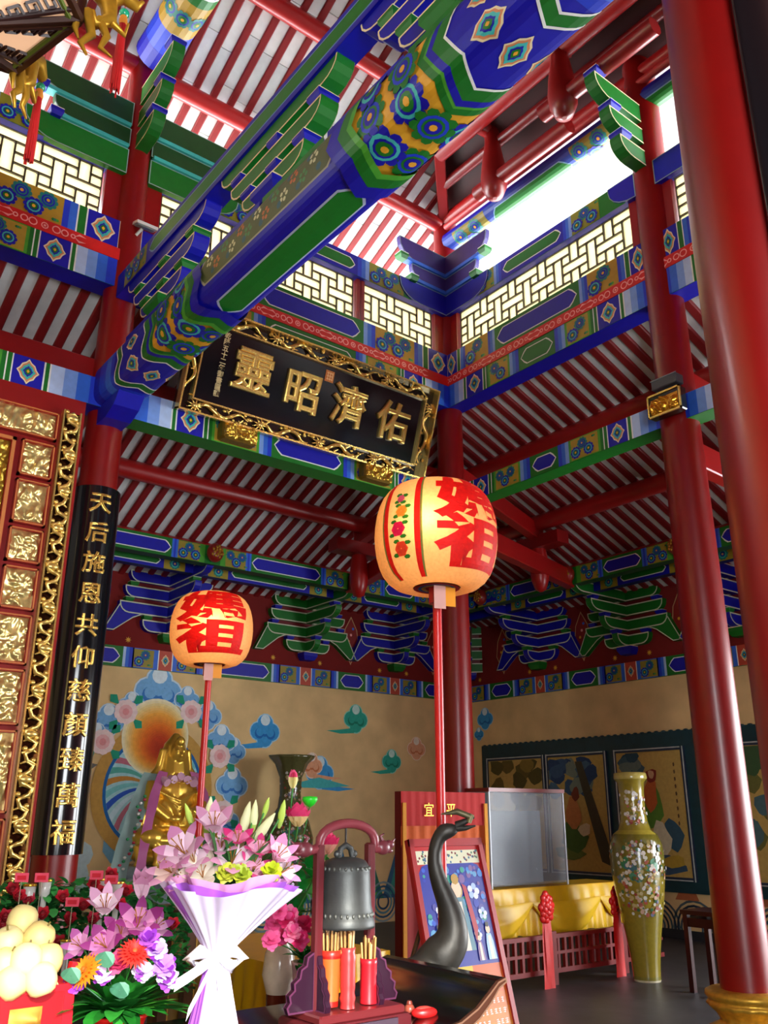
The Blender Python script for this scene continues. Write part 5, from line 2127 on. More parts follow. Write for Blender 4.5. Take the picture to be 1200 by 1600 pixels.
for k in range(16):
    a = 2 * math.pi * k / 16
    mb.ell((sx + .545 * math.cos(a), sy_ + .545 * math.sin(a), .9), (.09, .09, .05), hexc('9aaab0'), 8, 6)
mb.build('carved_petals', 'porcelain', pd)
# carved wooden stand seen beside the couplet board
t = thing('wooden_shrine', 'brown carved wooden shrine corner behind the couplet board', 'shrine', (3.17, 9.9, 0))
mb = MB().box((2.92, 9.85, 1.28), (3.48, 10.3, 2.06), hexc('5e3a22'))
for k in range(6): mb.box((2.96 + .085 * k, 9.83, 1.32), (3.01 + .085 * k, 9.86, 2.0), hexc('7a4c2c'))
mb.build('body', 'wood', t)
MB().prism([(-.35, 0), (.42, 0), (.5, .06), (.3, .1), (-.35, .14)], (3.12, 9.8, 2.06), X, Z, Y, .3, hexc('3c3424')).build('cornice', 'wood', t)
MB().box((2.92, 9.8, 1.2), (3.57, 10.3, 1.28), hexc('6a7068')).box((2.92, 9.9, 0), (3.52, 10.3, 1.2), hexc('a8bcc0')).build('base', 'porcelain', t)

# ------------------------------------------------------------------ tall vases
def vase(x, y, z0, h, label, ruffled=False, flowers=True):
    t = thing('vase', label, 'vase', (x, y, z0), group=None)
    OL, OD = hexc('8a7a26'), hexc('6c6420')
    f = h / 2.06
    if not ruffled:
        prof = [(.135, 0), (.142, .02), (.138, .05), (.15, .2), (.185, .45), (.24, .75), (.275, 1.0), (.285, 1.2), (.27, 1.33), (.23, 1.42), (.175, 1.46), (.145, 1.55), (.133, 1.68), (.135, 1.85), (.145, 1.95), (.175, 1.985), (.18, 2.0), (.175, 2.05), (.13, 2.06)]
        cols = [hexc('c8c0a0'), hexc('7c7430')] + [OL] * 4 + [OD] * 3 + [hexc('9a8a30'), hexc('8a7a28')] + [OL] * 4 + [hexc('a89a50')] * 3
    else:
        prof = [(.18, 0), (.2, .3), (.28, .9), (.3, 1.1), (.24, 1.3), (.15, 1.45), (.13, 1.6), (.14, 1.8), (.2, 1.96), (.27, 2.03), (.285, 2.06), (.25, 2.05)]
        cols = hexc('5c5a34')
    MB().lathe([(a * f, b_ * f) for a, b_ in prof], (x, y, z0), 36, cols, wob=(lambda a, z: 1 + (.05 * math.sin(9 * a) if ruffled and z > 1.9 * f else 0))).build('body', 'porcelain', t)

    def rad(z):
        z /= f
        for (r0, z_0), (r1, z_1) in zip(prof[:-1], prof[1:]):
            if z_0 <= z <= z_1: return (r0 + (r1 - r0) * (z - z_0) / max(1e-6, z_1 - z_0)) * f
        return .1
    if flowers:
        face = math.atan2(-y, -x)
        P = MB()
        r = random.Random(int(x * 10))

        def blob(th, z, s, col, lay, n=7):
            R_ = rad(z) + .0015 + .0006 * lay
            P.add([(x + (rad(z + s * math.sin(a)) + .0015 + .0006 * lay) * math.cos(face + th + s * math.cos(a) / R_), y + (rad(z + s * math.sin(a)) + .0015 + .0006 * lay) * math.sin(face + th + s * math.cos(a) / R_), z0 + z + s * math.sin(a)) for a in [2 * math.pi * k / n for k in range(n)]], [tuple(range(n))], col)
        for k in range(420):
            lo = r.random() < .78
            z = r.uniform(.62, 1.36) * f if lo else r.uniform(1.52, 1.86) * f
            th = r.gauss(.1, .62 if lo else .55)
            c_ = r.choice(('c8c8b8', 'd0ccc0', 'b8b4a4', 'a86050', '98483c', '74748c', 'c8a890', '3f6a48', 'd4d4cc', '8a7a3a', '6a6a30', 'b8a870'))
            blob(th, z, r.uniform(.009, .024), hexc(c_), k % 24, r.choice((5, 6, 7)))
        for k in range(14): blob(r.gauss(0, .5), r.uniform(.95, 1.2) * f, r.uniform(.03, .055), hexc(('2f7a50', '4a8a6a', '3a6a7a')[k % 3]), 2 + k % 4)
        o_ = P.build('painted_flowers', 'porcelain', t, label='white and red painted blossoms')
        o_['kind'] = 'stuff'
    return t


v0 = at(1010, 1530, z=0)
vase(8.36, 6.28, 0, 2.06, 'tall slender olive vase with painted blossoms standing on the floor')
v2 = at(456, 1181, y=11.3)
vase(v2.x, 11.3, 0, v2.z, 'tall dark vase with ruffled rim standing against the ochre wall', True)

# ------------------------------------------------------------------ framed paintings on the right wall
c1, c2_ = at(757, 1166, x=WX), at(1078, 1132, x=WX)
fz0, fz1 = at(1095, 1396, x=WX).z, c1.z
fy0, fy1 = 4.2, c1.y
xw = WX - .02
fr = thing('picture_frame', 'long dark teal framed board of four scroll paintings on the wall', 'picture', (WX, (fy0 + fy1) / 2, fz0))
MB().box((WX - .06, fy0, fz0), (WX, fy1, fz1), hexc('0d3a44')).build('frame_board', 'wood', fr)
mb = MB()
for k in range(60):
    y_ = fy0 + (fy1 - fy0) * (k + .5) / 60
    mb.ell((WX - .05, y_, fz1), (.02, .045, .02), hexc('0d3a44'), 6, 4)
mb.build('scalloped_edge', 'wood', fr)
pans = []
for (u0, u1, vt, vb) in ((768, 852, 1180, 1375), (860, 948, 1170, 1372), (966, 1068, 1162, 1370), (1152, 1215, 1150, 1390)):
    a, b_ = at(u0, vt, x=WX), at(u1, vt, x=WX)
    pans.append((b_.y, a.y))
for k, (y0, y1) in enumerate(pans):
    z0, z1 = fz0 + .2, fz1 - .27
    pt = MB().box((WX - .075, y0, z0), (WX - .06, y1, z1), hexc('c4a458')).build('painting', 'mural', fr)
    mb = MB()
    for (a, b_, c_, d_) in ((y0 - .05, y0, z0 - .05, z1 + .05), (y1, y1 + .05, z0 - .05, z1 + .05)):
        mb.box((WX - .1, a, c_), (WX - .06, b_, d_), hexc('20304a'))
        mb.box((WX - .104, a + .004, c_), (WX - .1, a + .022, d_), hexc('c0c8c4'))
    mb.box((WX - .1, y0, z1), (WX - .06, y1, z1 + .05), hexc('20304a')).box((WX - .104, y0, z1 + .03), (WX - .1, y1, z1 + .046), hexc('c0c8c4'))
    mb.box((WX - .1, y0, z0 - .05), (WX - .06, y1, z0), hexc('20304a')).box((WX - .104, y0, z0 - .045), (WX - .1, y1, z0 - .03), hexc('c0c8c4'))
    mb.build('moulding', 'wood', fr)
    P = Paint(lambda u, v, l, y1=y1, z0=z0: V((WX - .0762 - .0006 * l, y1 - u, z0 + v)))
    W_, H_ = y1 - y0, z1 - z0
    r = random.Random(k + 5)

    def blob(u, v, a, b_, col, lay, n=10):
        P.poly([(min(max(u + a * math.cos(q) * (1 + .2 * math.sin(3 * q + lay)), .01), W_ - .01), min(max(v + b_ * math.sin(q) * (1 + .2 * math.cos(2 * q + lay)), .01), H_ - .01)) for q in [2 * math.pi * j / n for j in range(n)]], col, lay)
    if k == 0:
        for j in range(14): blob(r.uniform(.2, W_ - .1), r.uniform(.9, H_), .16, .14, hexc(('6a5a24', '5a5020', '8a7430')[j % 3]), 1 + j)
        P.poly([(W_ * .45, .2), (W_ * .6, .2), (W_ * .52, H_ * .9)], hexc('5a4a28'), 16)
    elif k == 1:
        for j in range(18): blob(r.uniform(0.02, W_ * .8), r.uniform(H_ * .62, H_), .15, .12, hexc(('2c4468', '3c5878', '4a6a80', '7a8878')[j % 4]), 1 + j)
        P.poly([(W_ * .5, H_ * .95), (W_ * .62, H_ * .95), (W_ * .98, .4), (W_ * .98, .1), (W_ * .85, .15)], hexc('4a4430'), 20)
        blob(W_ * .4, .5, .26, .22, hexc('4a6a2c'), 21); blob(W_ * .42, .85, .16, .22, hexc('c07a44'), 22); blob(W_ * .48, 1.13, .08, .1, hexc('7a3a24'), 23)
        blob(W_ * .6, .6, .12, .1, hexc('d8c8a0'), 24); blob(W_ * .3, .25, .3, .1, hexc('6a7a34'), 20)
    elif k == 2:
        for j in range(7): blob(W_ * .25 + r.uniform(-.14, .2), H_ - .12 + r.uniform(-.12, .1), .12, .1, hexc(('2c4c5a', '44606a', '6a7a70')[j % 3]), 1 + j)
        P.poly([(W_ * .27, .4), (W_ * .31, .4), (W_ * .36, H_ * .75), (W_ * .33, H_ * .75)], hexc('5a4020'), 9)
        blob(W_ * .5, .95, .2, .28, hexc('5a8a2c'), 10); blob(W_ * .5, 1.1, .12, .24, hexc('c4622c'), 11); blob(W_ * .53, 1.36, .1, .11, hexc('8a2c20'), 12); blob(W_ * .53, 1.38, .05, .07, hexc('d8a880'), 13)
        blob(W_ * .78, .55, .15, .22, hexc('34586a'), 14); blob(W_ * .6, .5, .16, .22, hexc('d8d0b0'), 15); blob(W_ * .55, .15, .45, .12, hexc('34506a'), 16); blob(W_ * .75, .2, .2, .08, hexc('b89a34'), 17)
        for j in range(9): blob(W_ * .88, H_ - .2 - .1 * j, .018, .035, hexc('6a5030'), 18, 5)
    else:
        for j in range(10): blob(r.uniform(.1, W_), r.uniform(.2, H_), .14, .16, hexc(('3a5a34', '6a6a30', '4a6a70')[j % 3]), 1 + j)
    P.build('painted_scene', 'mural', pt)

# ------------------------------------------------------------------ altar with yellow drape behind a red railing
ty = 7.02
tx0, tx1 = at(735, 1388, y=ty).x, at(962, 1386, y=ty).x + .1
tz = at(860, 1386, y=ty).z
t = thing('draped_table', 'side altar table covered with a yellow satin drape', 'table', ((tx0 + tx1) / 2, ty + .25, 0))
MB().box((tx0, ty + .03, tz - .04), (tx1, ty + .5, tz), hexc('5a1010')).build('table_top', 'lacquer', t)
mb = MB()
for (a, b_) in ((tx0 + .05, ty + .1), (tx1 - .05, ty + .1), (tx0 + .05, ty + .45), (tx1 - .05, ty + .45)):
    MB().box((a - .03, b_ - .03, 0), (a + .03, b_ + .03, tz - .04), hexc('5a1010')).build('leg', 'lacquer', t)
YC = hexc('e6b81a')
nx, nz = 90, 8
rows = []
for j in range(nz + 1):
    row = []
    for i in range(nx + 1):
        u = i / nx
        drop = .48 + .03 * math.sin(u * 40)
        x_ = tx0 + (tx1 - tx0) * u
        z_ = tz + .012 - drop * (j / nz) ** 1.0
        y_ = ty - .012 - .022 * (j / nz) * (1 + math.sin(u * 85)) - (.0 if j else -.02)
        row.append((x_, y_, z_))
    rows.append(row)
mb = MB().grid(rows, YC)
mb.grid([[(tx0, ty - .012, tz + .013), (tx1, ty - .012, tz + .013)], [(tx0, ty + .5, tz + .013), (tx1, ty + .5, tz + .013)]], YC)
mb.build('skirt', 'satin', t, label='yellow satin table skirt')
ros = [at(822, 1410, y=ty).x + .06, at(930, 1405, y=ty).x + .05]
ros = [ros[0] - (ros[1] - ros[0])] + ros + [ros[1] + (ros[1] - ros[0])]
for a, b_ in zip(ros[:-1], ros[1:]):
    mb = MB()
    rows = []
    for j in range(9):
        row = []
        for i in range(21):
            u = i / 20
            sag = 4 * u * (1 - u)
            x_ = a + (b_ - a) * u
            x_ = min(max(x_, tx0), tx1)
            z_ = tz - .12 - .1 * (j / 8) * (.35 + .65 * sag) - .26 * sag * (j / 8) ** .9 - .02 * sag
            row.append((x_, ty - .05 - .05 * sag * math.sin(math.pi * j / 8) - .012 * math.sin(j * 2.2) * sag, z_))
        rows.append(row)
    mb.grid(rows, hexc('eec020'))
    mb.build('swag', 'satin', t, label='draped yellow swag')
for k, x_ in enumerate(ros[1:3]):
    rt = thing('rosette', 'red ribbon rosette with hanging tails on the yellow drape, ' + ('nearer the poster' if k == 0 else 'nearer the tall vase'), 'rosette', (x_, ty - .4, tz - .2), group='red rosettes on the yellow drape')
    c_ = V((x_ - .22, ty - .42, tz - .14))
    mb = MB()
    for j in range(22):
        th = 2.399963 * j
        rr = .1 * math.sqrt((j + .5) / 22)
        p = c_ + V((rr * .85 * math.cos(th), -.05 * (1 - rr / .12), rr * 1.3 * math.sin(th)))
        mb.ell(p, (.042, .026, .042), LRED, 7, 5, Matrix.Rotation(th, 3, 'Y'))
    mb.build('bow', 'satin', rt)
    mb = MB()
    for j in range(4):
        dx = (-.05, -.017, .017, .05)[j]
        L_ = [c_ + V((dx * (.5 + .6 * i / 6) - .022, -.01 * (j % 2) + .006 * math.sin(i + j), -.1 - (.72 - .06 * (j % 2)) * i / 6)) for i in range(7)]
        R_ = [p + V((.045, -.008, 0)) for p in L_]
        mb.strip(L_, R_, LRED)
    mb.build('tails', 'satin', rt)
ry = ty - .28
rl = thing('railing', 'low red lacquered wooden railing in front of the yellow drape', 'railing', ((tx0 + tx1) / 2, ry, 0))
RD = hexc('7a0a0a')
zt = .46
mb = MB().box((tx0 - .05, ry - .03, zt - .04), (tx1 + .3, ry + .03, zt), RD)
mb.build('top_rail', 'paint', rl)
MB().box((tx0 - .05, ry - .025, .1), (tx1 + .3, ry + .025, .145), RD).build('bottom_rail', 'paint', rl)
MB().box((tx0 - .05, ry - .02, .27), (tx1 + .3, ry + .02, .3), RD).build('middle_rail', 'paint', rl)
n = int((tx1 + .35 - tx0) / .105)
bal = MB().box((-.016, -.018, .1), (.016, .018, zt - .03), RD).mesh('baluster', 'paint')
for k in range(n):
    o_ = bpy.data.objects.new('baluster', bal)
    COL.objects.link(o_)
    o_.parent = rl
    o_.location = V((tx0 + .105 * k, ry, 0)) - rl.location
for x_ in (ros[1] - .02, ros[2] + .0, tx0 - .03):
    MB().box((x_ - .045, ry - .05, 0), (x_ + .045, ry + .05, zt + .03), RD).build('post', 'paint', rl)
# clear plastic case standing on the altar
a, b_ = at(760, 1229, y=ty + .1), at(876, 1234, y=ty + .1)
cs = thing('display_case', 'grey clear plastic display case with red rim standing on the yellow draped table', 'case', ((a.x + b_.x) / 2, ty + .25, tz))
MB().cbox(((a.x + b_.x) / 2, ty + .27, (a.z + tz) / 2 - .0), (b_.x - a.x, .4, a.z - tz - .06), hexc('808890'), .01).build('clear_cover', M['clear'], cs)
mb = MB()
x0, x1, zz = a.x, b_.x, a.z - .02
mb.box((x0 - .01, ty + .05, zz - .03), (x1 + .01, ty + .49, zz + .01), hexc('7c1616'))
mb.build('red_rim', 'lacquer', cs)
MB().box((x0 + .06, ty + .38, tz + .02), (x1 - .06, ty + .42, zz - .22), hexc('3a4856')).build('inner_panel', 'plastic', cs)
mb = MB()
for x_ in (x0 + .005, x1 - .005): mb.box((x_ - .008, ty + .06, tz), (x_ + .008, ty + .075, zz), hexc('b8bcc4'))
mb.build('corner_strips', 'plastic', cs)
# red cloth covered booth
y_ = 6.5
a, b_, c_ = at(627, 1236, y=y_), at(758, 1232, y=y_), at(640, 1500, y=y_)
bt = thing('offering_booth', 'red cloth covered offering booth with gold lettering behind the poster', 'booth', ((a.x + b_.x) / 2, y_ + .3, 0))
RCl = hexc('b01210')
n = 40
rows = [[(a.x + (b_.x - a.x) * i / n, y_ - .012 * math.sin(i * 1.7) * (j > 0), (a.z, a.z - .3)[j] if j < 2 else 0) for i in range(n + 1)] for j in range(2)]
MB().box((a.x + .04, y_ + .02, 0), (b_.x, y_ + .14, a.z), hexc('6e0c0c')).build('body', 'cloth', bt)
MB().grid(rows, RCl).build('valance', 'cloth', bt, label='red valance with gold characters')
MB().grid([[(a.x + (b_.x - a.x) * i / n, y_ + .005 - .012 * math.sin(i * 1.3), (a.z - .3, a.z - .48)[j]) for i in range(n + 1)] for j in range(2)], hexc('c8581a')).build('orange_band', 'cloth', bt)
MB().grid([[(a.x + (b_.x - a.x) * i / n, y_ + .0 - .015 * math.sin(i * .9), (a.z - .46, 0)[j]) for i in range(n + 1)] for j in range(2)], hexc('8c0e0e')).build('skirt', 'cloth', bt)
for x_ in (a.x + .02, b_.x - .02): MB().box((x_ - .02, y_ - .03, 0), (x_ + .02, y_ - .018, a.z - .1), hexc('d89020')).build('orange_edging', 'cloth', bt)
for ch, u, s in (('宜', .30, .13), ('平', .56, .13), ('三', .43, .07)):
    mb = MB()
    text_into(mb, ch, s, lambda x_, y2, z2, u=u: (a.x + (b_.x - a.x) * u + x_, y_ - .018 - z2, a.z - .17 + y2), hexc('e0a030'), .002, 0, 0)
    mb.build('character', 'goldp', bt)

# dark stool by the column
c_ = at(1092, 1552, z=0)
t = thing('stool', 'dark red wooden stand half hidden by the lotus based column', 'stand', (c_.x + .1, c_.y, 0))
MB().box((c_.x - .02, c_.y - .3, .69), (c_.x + .4, c_.y + .1, .73), hexc('3c0a0c')).build('top', 'lacquer', t)
for (dx, dy) in ((.02, -.26), (.36, -.26), (.02, .06), (.36, .06)):
    MB().box((c_.x + dx - .025, c_.y + dy - .025, 0), (c_.x + dx + .025, c_.y + dy + .025, .69), hexc('3c0a0c')).build('leg', 'lacquer', t)
MB().box((c_.x, c_.y - .28, .58), (c_.x + .38, c_.y + .08, .66), hexc('340a0a')).build('apron', 'lacquer', t)

# ------------------------------------------------------------------ the poster on its stand
py = 4.45
a, b_ = at(637, 1312, y=py), at(750, 1310, y=py)
br = at(810, 1600, x=b_.x)
up_ = (V((0, py, a.z)) - V((0, br.y, br.z))).normalized()
H_ = 1.35
W_ = b_.x - a.x
O_ = V((a.x, py, a.z)) - up_ * H_
N_ = X.cross(up_)
if N_.y > 0: N_ = -N_
ps = thing('poster_board', 'leaning framed poster of a deity among blue waves with orange text panel', 'poster', (a.x + W_ / 2, O_.y, 0))
MB().prism([(0, 0), (W_, 0), (W_, H_), (0, H_)], O_ - N_ * .015, X, up_, N_, .03, hexc('8c1a1c')).build('board', 'lacquer', ps)
mb = MB()
for (u0, u1, v0_, v1_) in ((0, .035, 0, H_), (W_ - .035, W_, 0, H_), (0, W_, H_ - .045, H_)):
    mb.prism([(u0, v0_), (u1, v0_), (u1, v1_), (u0, v1_)], O_ + N_ * .008, X, up_, N_, .016, hexc('a82024'))
mb.build('frame', 'lacquer', ps)
for sg in (.05, W_ - .05):
    MB().tube([O_ + X * sg + up_ * .9 - N_ * .03, (O_.x + sg, O_.y + .75, 0)], .015, 6, hexc('4a3020')).build('leg', 'wood', ps)
    MB().tube([O_ + X * sg + up_ * .05 - N_ * .02, (O_.x + sg, O_.y - .02, 0)], .015, 6, hexc('4a3020')).build('leg', 'wood', ps)
P = Paint(lambda u, v, l: O_ + X * u + up_ * v + N_ * (.001 + .0004 * l))
P.rect(.03, W_ - .03, 0, H_ - .04, hexc('b81c20'), 1)
i0, i1 = .045, W_ - .045
P.rect(i0, i1, H_ - .15, H_ - .07, hexc('dfe0c0'), 2)
r = random.Random(11)
for k in range(60):
    P.disc(r.uniform(i0 + .01, i1 - .01), r.uniform(H_ - .145, H_ - .075), .008, hexc(('4a7a5a', '7a2a2a', '3a6a8a')[k % 3]), 3 + k % 3, 6)
pz0, pz1 = .62, H_ - .15
P.poly([(i0, pz0), (i1, pz0), (i1, pz1 - .05), (i1 - .03, pz1 - .012), (i1 - .07, pz1), (i0 + .07, pz1), (i0 + .03, pz1 - .012), (i0, pz1 - .05)], hexc('1a2c9c'), 6)
for k in range(110):
    P.disc(r.uniform(i0 + .02, i1 - .02), r.uniform(pz0 + .18, pz1 - .02), r.uniform(.01, .028), hexc(('2a58c8', '3c84d8', '1c38b0', '4a4aa0', '5aa0d0', '7a5a9a', '2a9a8a')[k % 7]), 7 + k % 8, 8)
for (u, v, s_) in ((W_ * .75, pz1 - .17, .03), (W_ * .82, pz1 - .3, .022), (W_ * .28, pz1 - .28, .03), (W_ * .3, pz1 - .4, .024), (W_ * .7, pz1 - .42, .02)):
    for j in range(5): P.disc(u + s_ * math.cos(j * 1.3), v + s_ * math.sin(j * 1.3), s_ * .7, hexc(('dfe8f4', 'a8c4ea')[j % 2]), 16, 8)
cu2 = W_ * .52


def fig(u, v, s_, rb, hd):
    P.poly([(u - .055 * s_, v), (u + .06 * s_, v), (u + .05 * s_, v + .16 * s_), (u + .03 * s_, v + .24 * s_), (u - .03 * s_, v + .24 * s_), (u - .05 * s_, v + .15 * s_)], rb, 20)
    P.poly([(u - .02 * s_, v), (u + .03 * s_, v), (u + .02 * s_, v + .22 * s_), (u - .015 * s_, v + .22 * s_)], hexc('e8e0d0'), 21)
    P.disc(u, v + .28 * s_, .032 * s_, hexc('f0d0b0'), 22, 10, .042 * s_)
    P.disc(u, v + .325 * s_, .026 * s_, hd, 23, 8)


P.disc(cu2, pz0 + .42, .05, hexc('c8a868'), 18, 14)
fig(cu2, pz0 + .08, 1.25, hexc('5a8a9a'), hexc('b8903a'))
P.poly([(cu2 + .05, pz0 + .46), (cu2 + .085, pz0 + .44), (cu2 + .12, pz0 + .2), (cu2 + .09, pz0 + .12), (cu2 + .075, pz0 + .25)], hexc('b02a3a'), 24)
fig(W_ * .2, pz0 + .02, .62, hexc('2a9a5a'), hexc('1a1a1a'))
fig(W_ * .84, pz0 + .02, .6, hexc('a8d0e8'), hexc('1a1a1a'))
fig(W_ * .7, pz0 + .02, .45, hexc('8a6a9a'), hexc('1a1a1a'))
for k in range(8):
    P.rect(.035, W_ - .035, pz0 - .62 + .0775 * k, pz0 - .62 + .0775 * (k + 1), hexc(('f2b43c', 'f2b03a', 'f0a636', 'ee9a32', 'ec8c2e', 'e87e2c', 'e8742a', 'e06a28')[k]), 3)
P.rect(cu2 - .1, cu2 + .02, pz0 - .14, pz0, hexc('f2c020'), 4)
for (du, dv, a_, b_2) in ((.02, -.04, .03, .006), (.02, -.055, .024, .006), (.03, -.05, .006, .04), (.015, -.085, .034, .006), (.03, -.09, .006, .035), (.045, -.1, .006, .03)):
    P.rect(cu2 + du, cu2 + du + a_, pz0 + dv - b_2, pz0 + dv, hexc('f8e030'), 8)
rt_ = random.Random(4)
for k in range(7):           # lines of small white print, too small to read
    u = .055
    while u < W_ - .075:
        w2 = rt_.uniform(.02, .03)
        for q in range(3):
            P.rect(u, u + w2 * rt_.uniform(.6, 1), pz0 - .19 - .055 * k - .01 * q, pz0 - .185 - .055 * k - .01 * q, hexc('fdf6e8'), 8)
        P.rect(u + w2 * .4, u + w2 * .55, pz0 - .212 - .055 * k, pz0 - .182 - .055 * k, hexc('fdf6e8'), 9)
        u += .036 if rt_.random() > .12 else .07
P.build('printed_sheet', 'print', ps, label='printed deity picture with white text on orange')

# ------------------------------------------------------------------ bronze crane
cr_ = thing('crane_statue', 'dark bronze crane with long curved neck and open beak', 'statue', (2.75, 3.32, 0))
dd = 4.15
BZ = hexc('3c3a36')
pts = [at(664, 1512, d=dd + .02), at(690, 1493, d=dd), at(706, 1470, d=dd), at(708, 1440, d=dd), at(700, 1410, d=dd), at(689, 1383, d=dd), at(681, 1355, d=dd), at(680, 1332, d=dd), at(685, 1312, d=dd), at(694, 1300, d=dd), at(704, 1297, d=dd), at(716, 1294, d=dd)]
rad = [.07, .088, .075, .06, .048, .04, .034, .031, .031, .036, .034, .018]
mb = MB()
# smooth the path
def spline(ps_, rs, m=4):
    out, ro_ = [], []
    n = len(ps_)
    for i in range(n - 1):
        p0, p1, p2, p3 = ps_[max(i - 1, 0)], ps_[i], ps_[i + 1], ps_[min(i + 2, n - 1)]
        for j in range(m):
            t_ = j / m
            out.append(.5 * ((2 * p1) + (p2 - p0) * t_ + (2 * p0 - 5 * p1 + 4 * p2 - p3) * t_ ** 2 + (3 * p1 - p0 - 3 * p2 + p3) * t_ ** 3))
            ro_.append(rs[i] + (rs[i + 1] - rs[i]) * t_)
    return out + [ps_[-1]], ro_ + [rs[-1]]


sp, sr_ = spline(pts, rad)
body_c = at(660, 1538, d=dd - .02)
mb.tube(sp, sr_, 14, BZ)
mb.ell(body_c, (.15, .11, .11), BZ, 18, 12, Matrix.Rotation(-.3, 3, 'Z'))
mb.ell(body_c + V((-.15, .03, -.03)), (.12, .06, .05), BZ, 14, 10, Matrix.Rotation(-.2, 3, 'Z'))
remeshed(mb, .013, 'bronze', 'body', cr_, BZ, 3)
h_ = at(714, 1294, d=dd)
b1, b2 = at(742, 1277, d=dd - .02), at(744, 1290, d=dd - .02)
MB().tube([h_ + Z * .012, (h_ + b1) / 2 + Z * .006, b1], [.018, .013, .003], 8, BZ).tube([h_, (h_ + b2) / 2 - Z * .004, b2], [.016, .011, .003], 8, BZ).build('beak', 'bronze', cr_)
l_ = at(706, 1272, d=dd - .02)
MB().tube([at(690, 1272, d=dd - .02), at(715, 1268, d=dd - .02), at(736, 1276, d=dd - .02), at(733, 1285, d=dd - .02)], [.003, .014, .014, .008], 8, hexc('6a6448')).tube([at(733, 1285, d=dd - .02), at(738, 1272, d=dd - .02)], .012, 6, hexc('7a7450')).build('fungus_sprig', 'bronze', cr_)
for s in (-.06, .06):
    MB().tube([body_c + V((s, -s * .5, -.08)), body_c + V((s, -s * .5, -.45)), (body_c.x + s, body_c.y - s * .5, .1)], [.03, .017, .02], 8, BZ).build('leg', 'bronze', cr_)
MB().lathe([(.2, 0), (.2, .04), (.16, .08), (.1, .1)], (body_c.x, body_c.y, 0), 24, BZ).build('base', 'bronze', cr_)
# ------------------------------------------------------------------ the altar table in front
TZ = .93
ta = thing('altar_table', 'long black lacquered altar table with an upturned end', 'table', (1.4, 2.9, 0))
BK = hexc('0c0a0a')
ex0, ex1, ey0, ey1 = .1, 2.53, 2.55, 3.23
prof = [(ex0, TZ), (2.22, TZ), (2.32, TZ + .012), (2.40, TZ + .045), (2.46, TZ + .085), (2.505, TZ + .118), (2.545, TZ + .128), (2.55, TZ + .112), (2.51, TZ + .095), (2.47, TZ + .055), (2.41, TZ + .01), (2.33, TZ - .03), (2.2, TZ - .05), (ex0, TZ - .05)]
MB().prism(prof, (0, (ey0 + ey1) / 2, 0), X, Z, Y, ey1 - ey0, BK, smooth=True).build('table_top', 'black', ta)
MB().prism([(p[0] + .004, p[1]) for p in prof], (0, ey0 - .006, 0), X, Z, Y, .012, hexc('4a2c20'), hexc('7a5a48'), .006).build('front_edge', 'black', ta, label='brown moulded front edge')
MB().box((ex0 + .05, ey0 + .05, TZ - .2), (2.3, ey1 - .05, TZ - .05), BK).build('apron', 'black', ta)
for (x_, y_) in ((ex0 + .1, ey0 + .08), (2.2, ey0 + .08), (ex0 + .1, ey1 - .08), (2.2, ey1 - .08)):
    MB().box((x_ - .05, y_ - .05, 0), (x_ + .05, y_ + .05, TZ - .2), BK).build('leg', 'black', ta)

# bell in its wooden frame
bx0, bx1, by0, by1 = 1.80, 2.16, 2.64, 2.86
bcx, bcy = 1.985, 2.75
fr_ = thing('bell_stand', 'dark red carved wooden arch stand holding the bronze bell', 'stand', (bcx, bcy, TZ))
WD = hexc('5c1c22')
mb = MB().cbox((bcx, bcy, TZ + .022), (bx1 - bx0 + .03, by1 - by0 + .03, .044), WD, .008).cbox((bcx, bcy, TZ + .056), (bx1 - bx0 - .005, by1 - by0 - .005, .028), hexc('6a2024'), .006)
mb.build('plinth', 'lacquer', fr_)
MB().cbox((bcx + .03, by0 - .016, TZ + .026), (.2, .006, .026), hexc('4a3a48'), .003).build('plinth_panel', 'lacquer', fr_)
pl, pr_ = 1.86, 2.085
ztop = at(520, 1318, y=bcy).z
for x_ in (pl, pr_):
    MB().cbox((x_, bcy, (TZ + .06 + ztop) / 2), (.032, .036, ztop - TZ - .06), WD, .006).build('post', 'lacquer', fr_)
    sg = -1 if x_ == pl else 1
    poly = [(0, 0), (.1 * 1, 0), (.108, .02), (.095, .035), (.1, .055), (.08, .07), (.082, .09), (.06, .105), (.055, .13), (.035, .14), (.03, .165), (.012, .175), (.0, .18)]
    MB().prism([(p[0] * sg, p[1]) for p in poly], (x_ + sg * .012, bcy, TZ + .068), X, Z, Y, .016, hexc('2c1024'), hexc('5a2a48'), .006).build('carved_spandrel', 'lacquer', fr_)
    MB().prism([(p[0] * .7 * -1, p[1]) for p in poly], (x_, bcy + .0, TZ + .068), Y, Z, X, .016, hexc('2c1024'), hexc('5a2a48'), .006).build('carved_spandrel', 'lacquer', fr_)
arc = []
zc = ztop
hwid = (pr_ - pl) / 2
for k in range(13):
    a = math.pi * k / 12
    arc.append(V((bcx - (hwid + .012) * math.cos(a), bcy, zc - .008 + .075 * math.sin(a) ** .8)))
arc = [V((pl - .05, bcy, zc - .022)), V((pl - .02, bcy, zc - .02))] + arc + [V((pr_ + .02, bcy, zc - .02)), V((pr_ + .05, bcy, zc - .022))]
MB().tube(arc, [.017] * len(arc), 8, hexc('7a3038'), up=(0, 1, 0)).build('arch', 'lacquer', fr_)
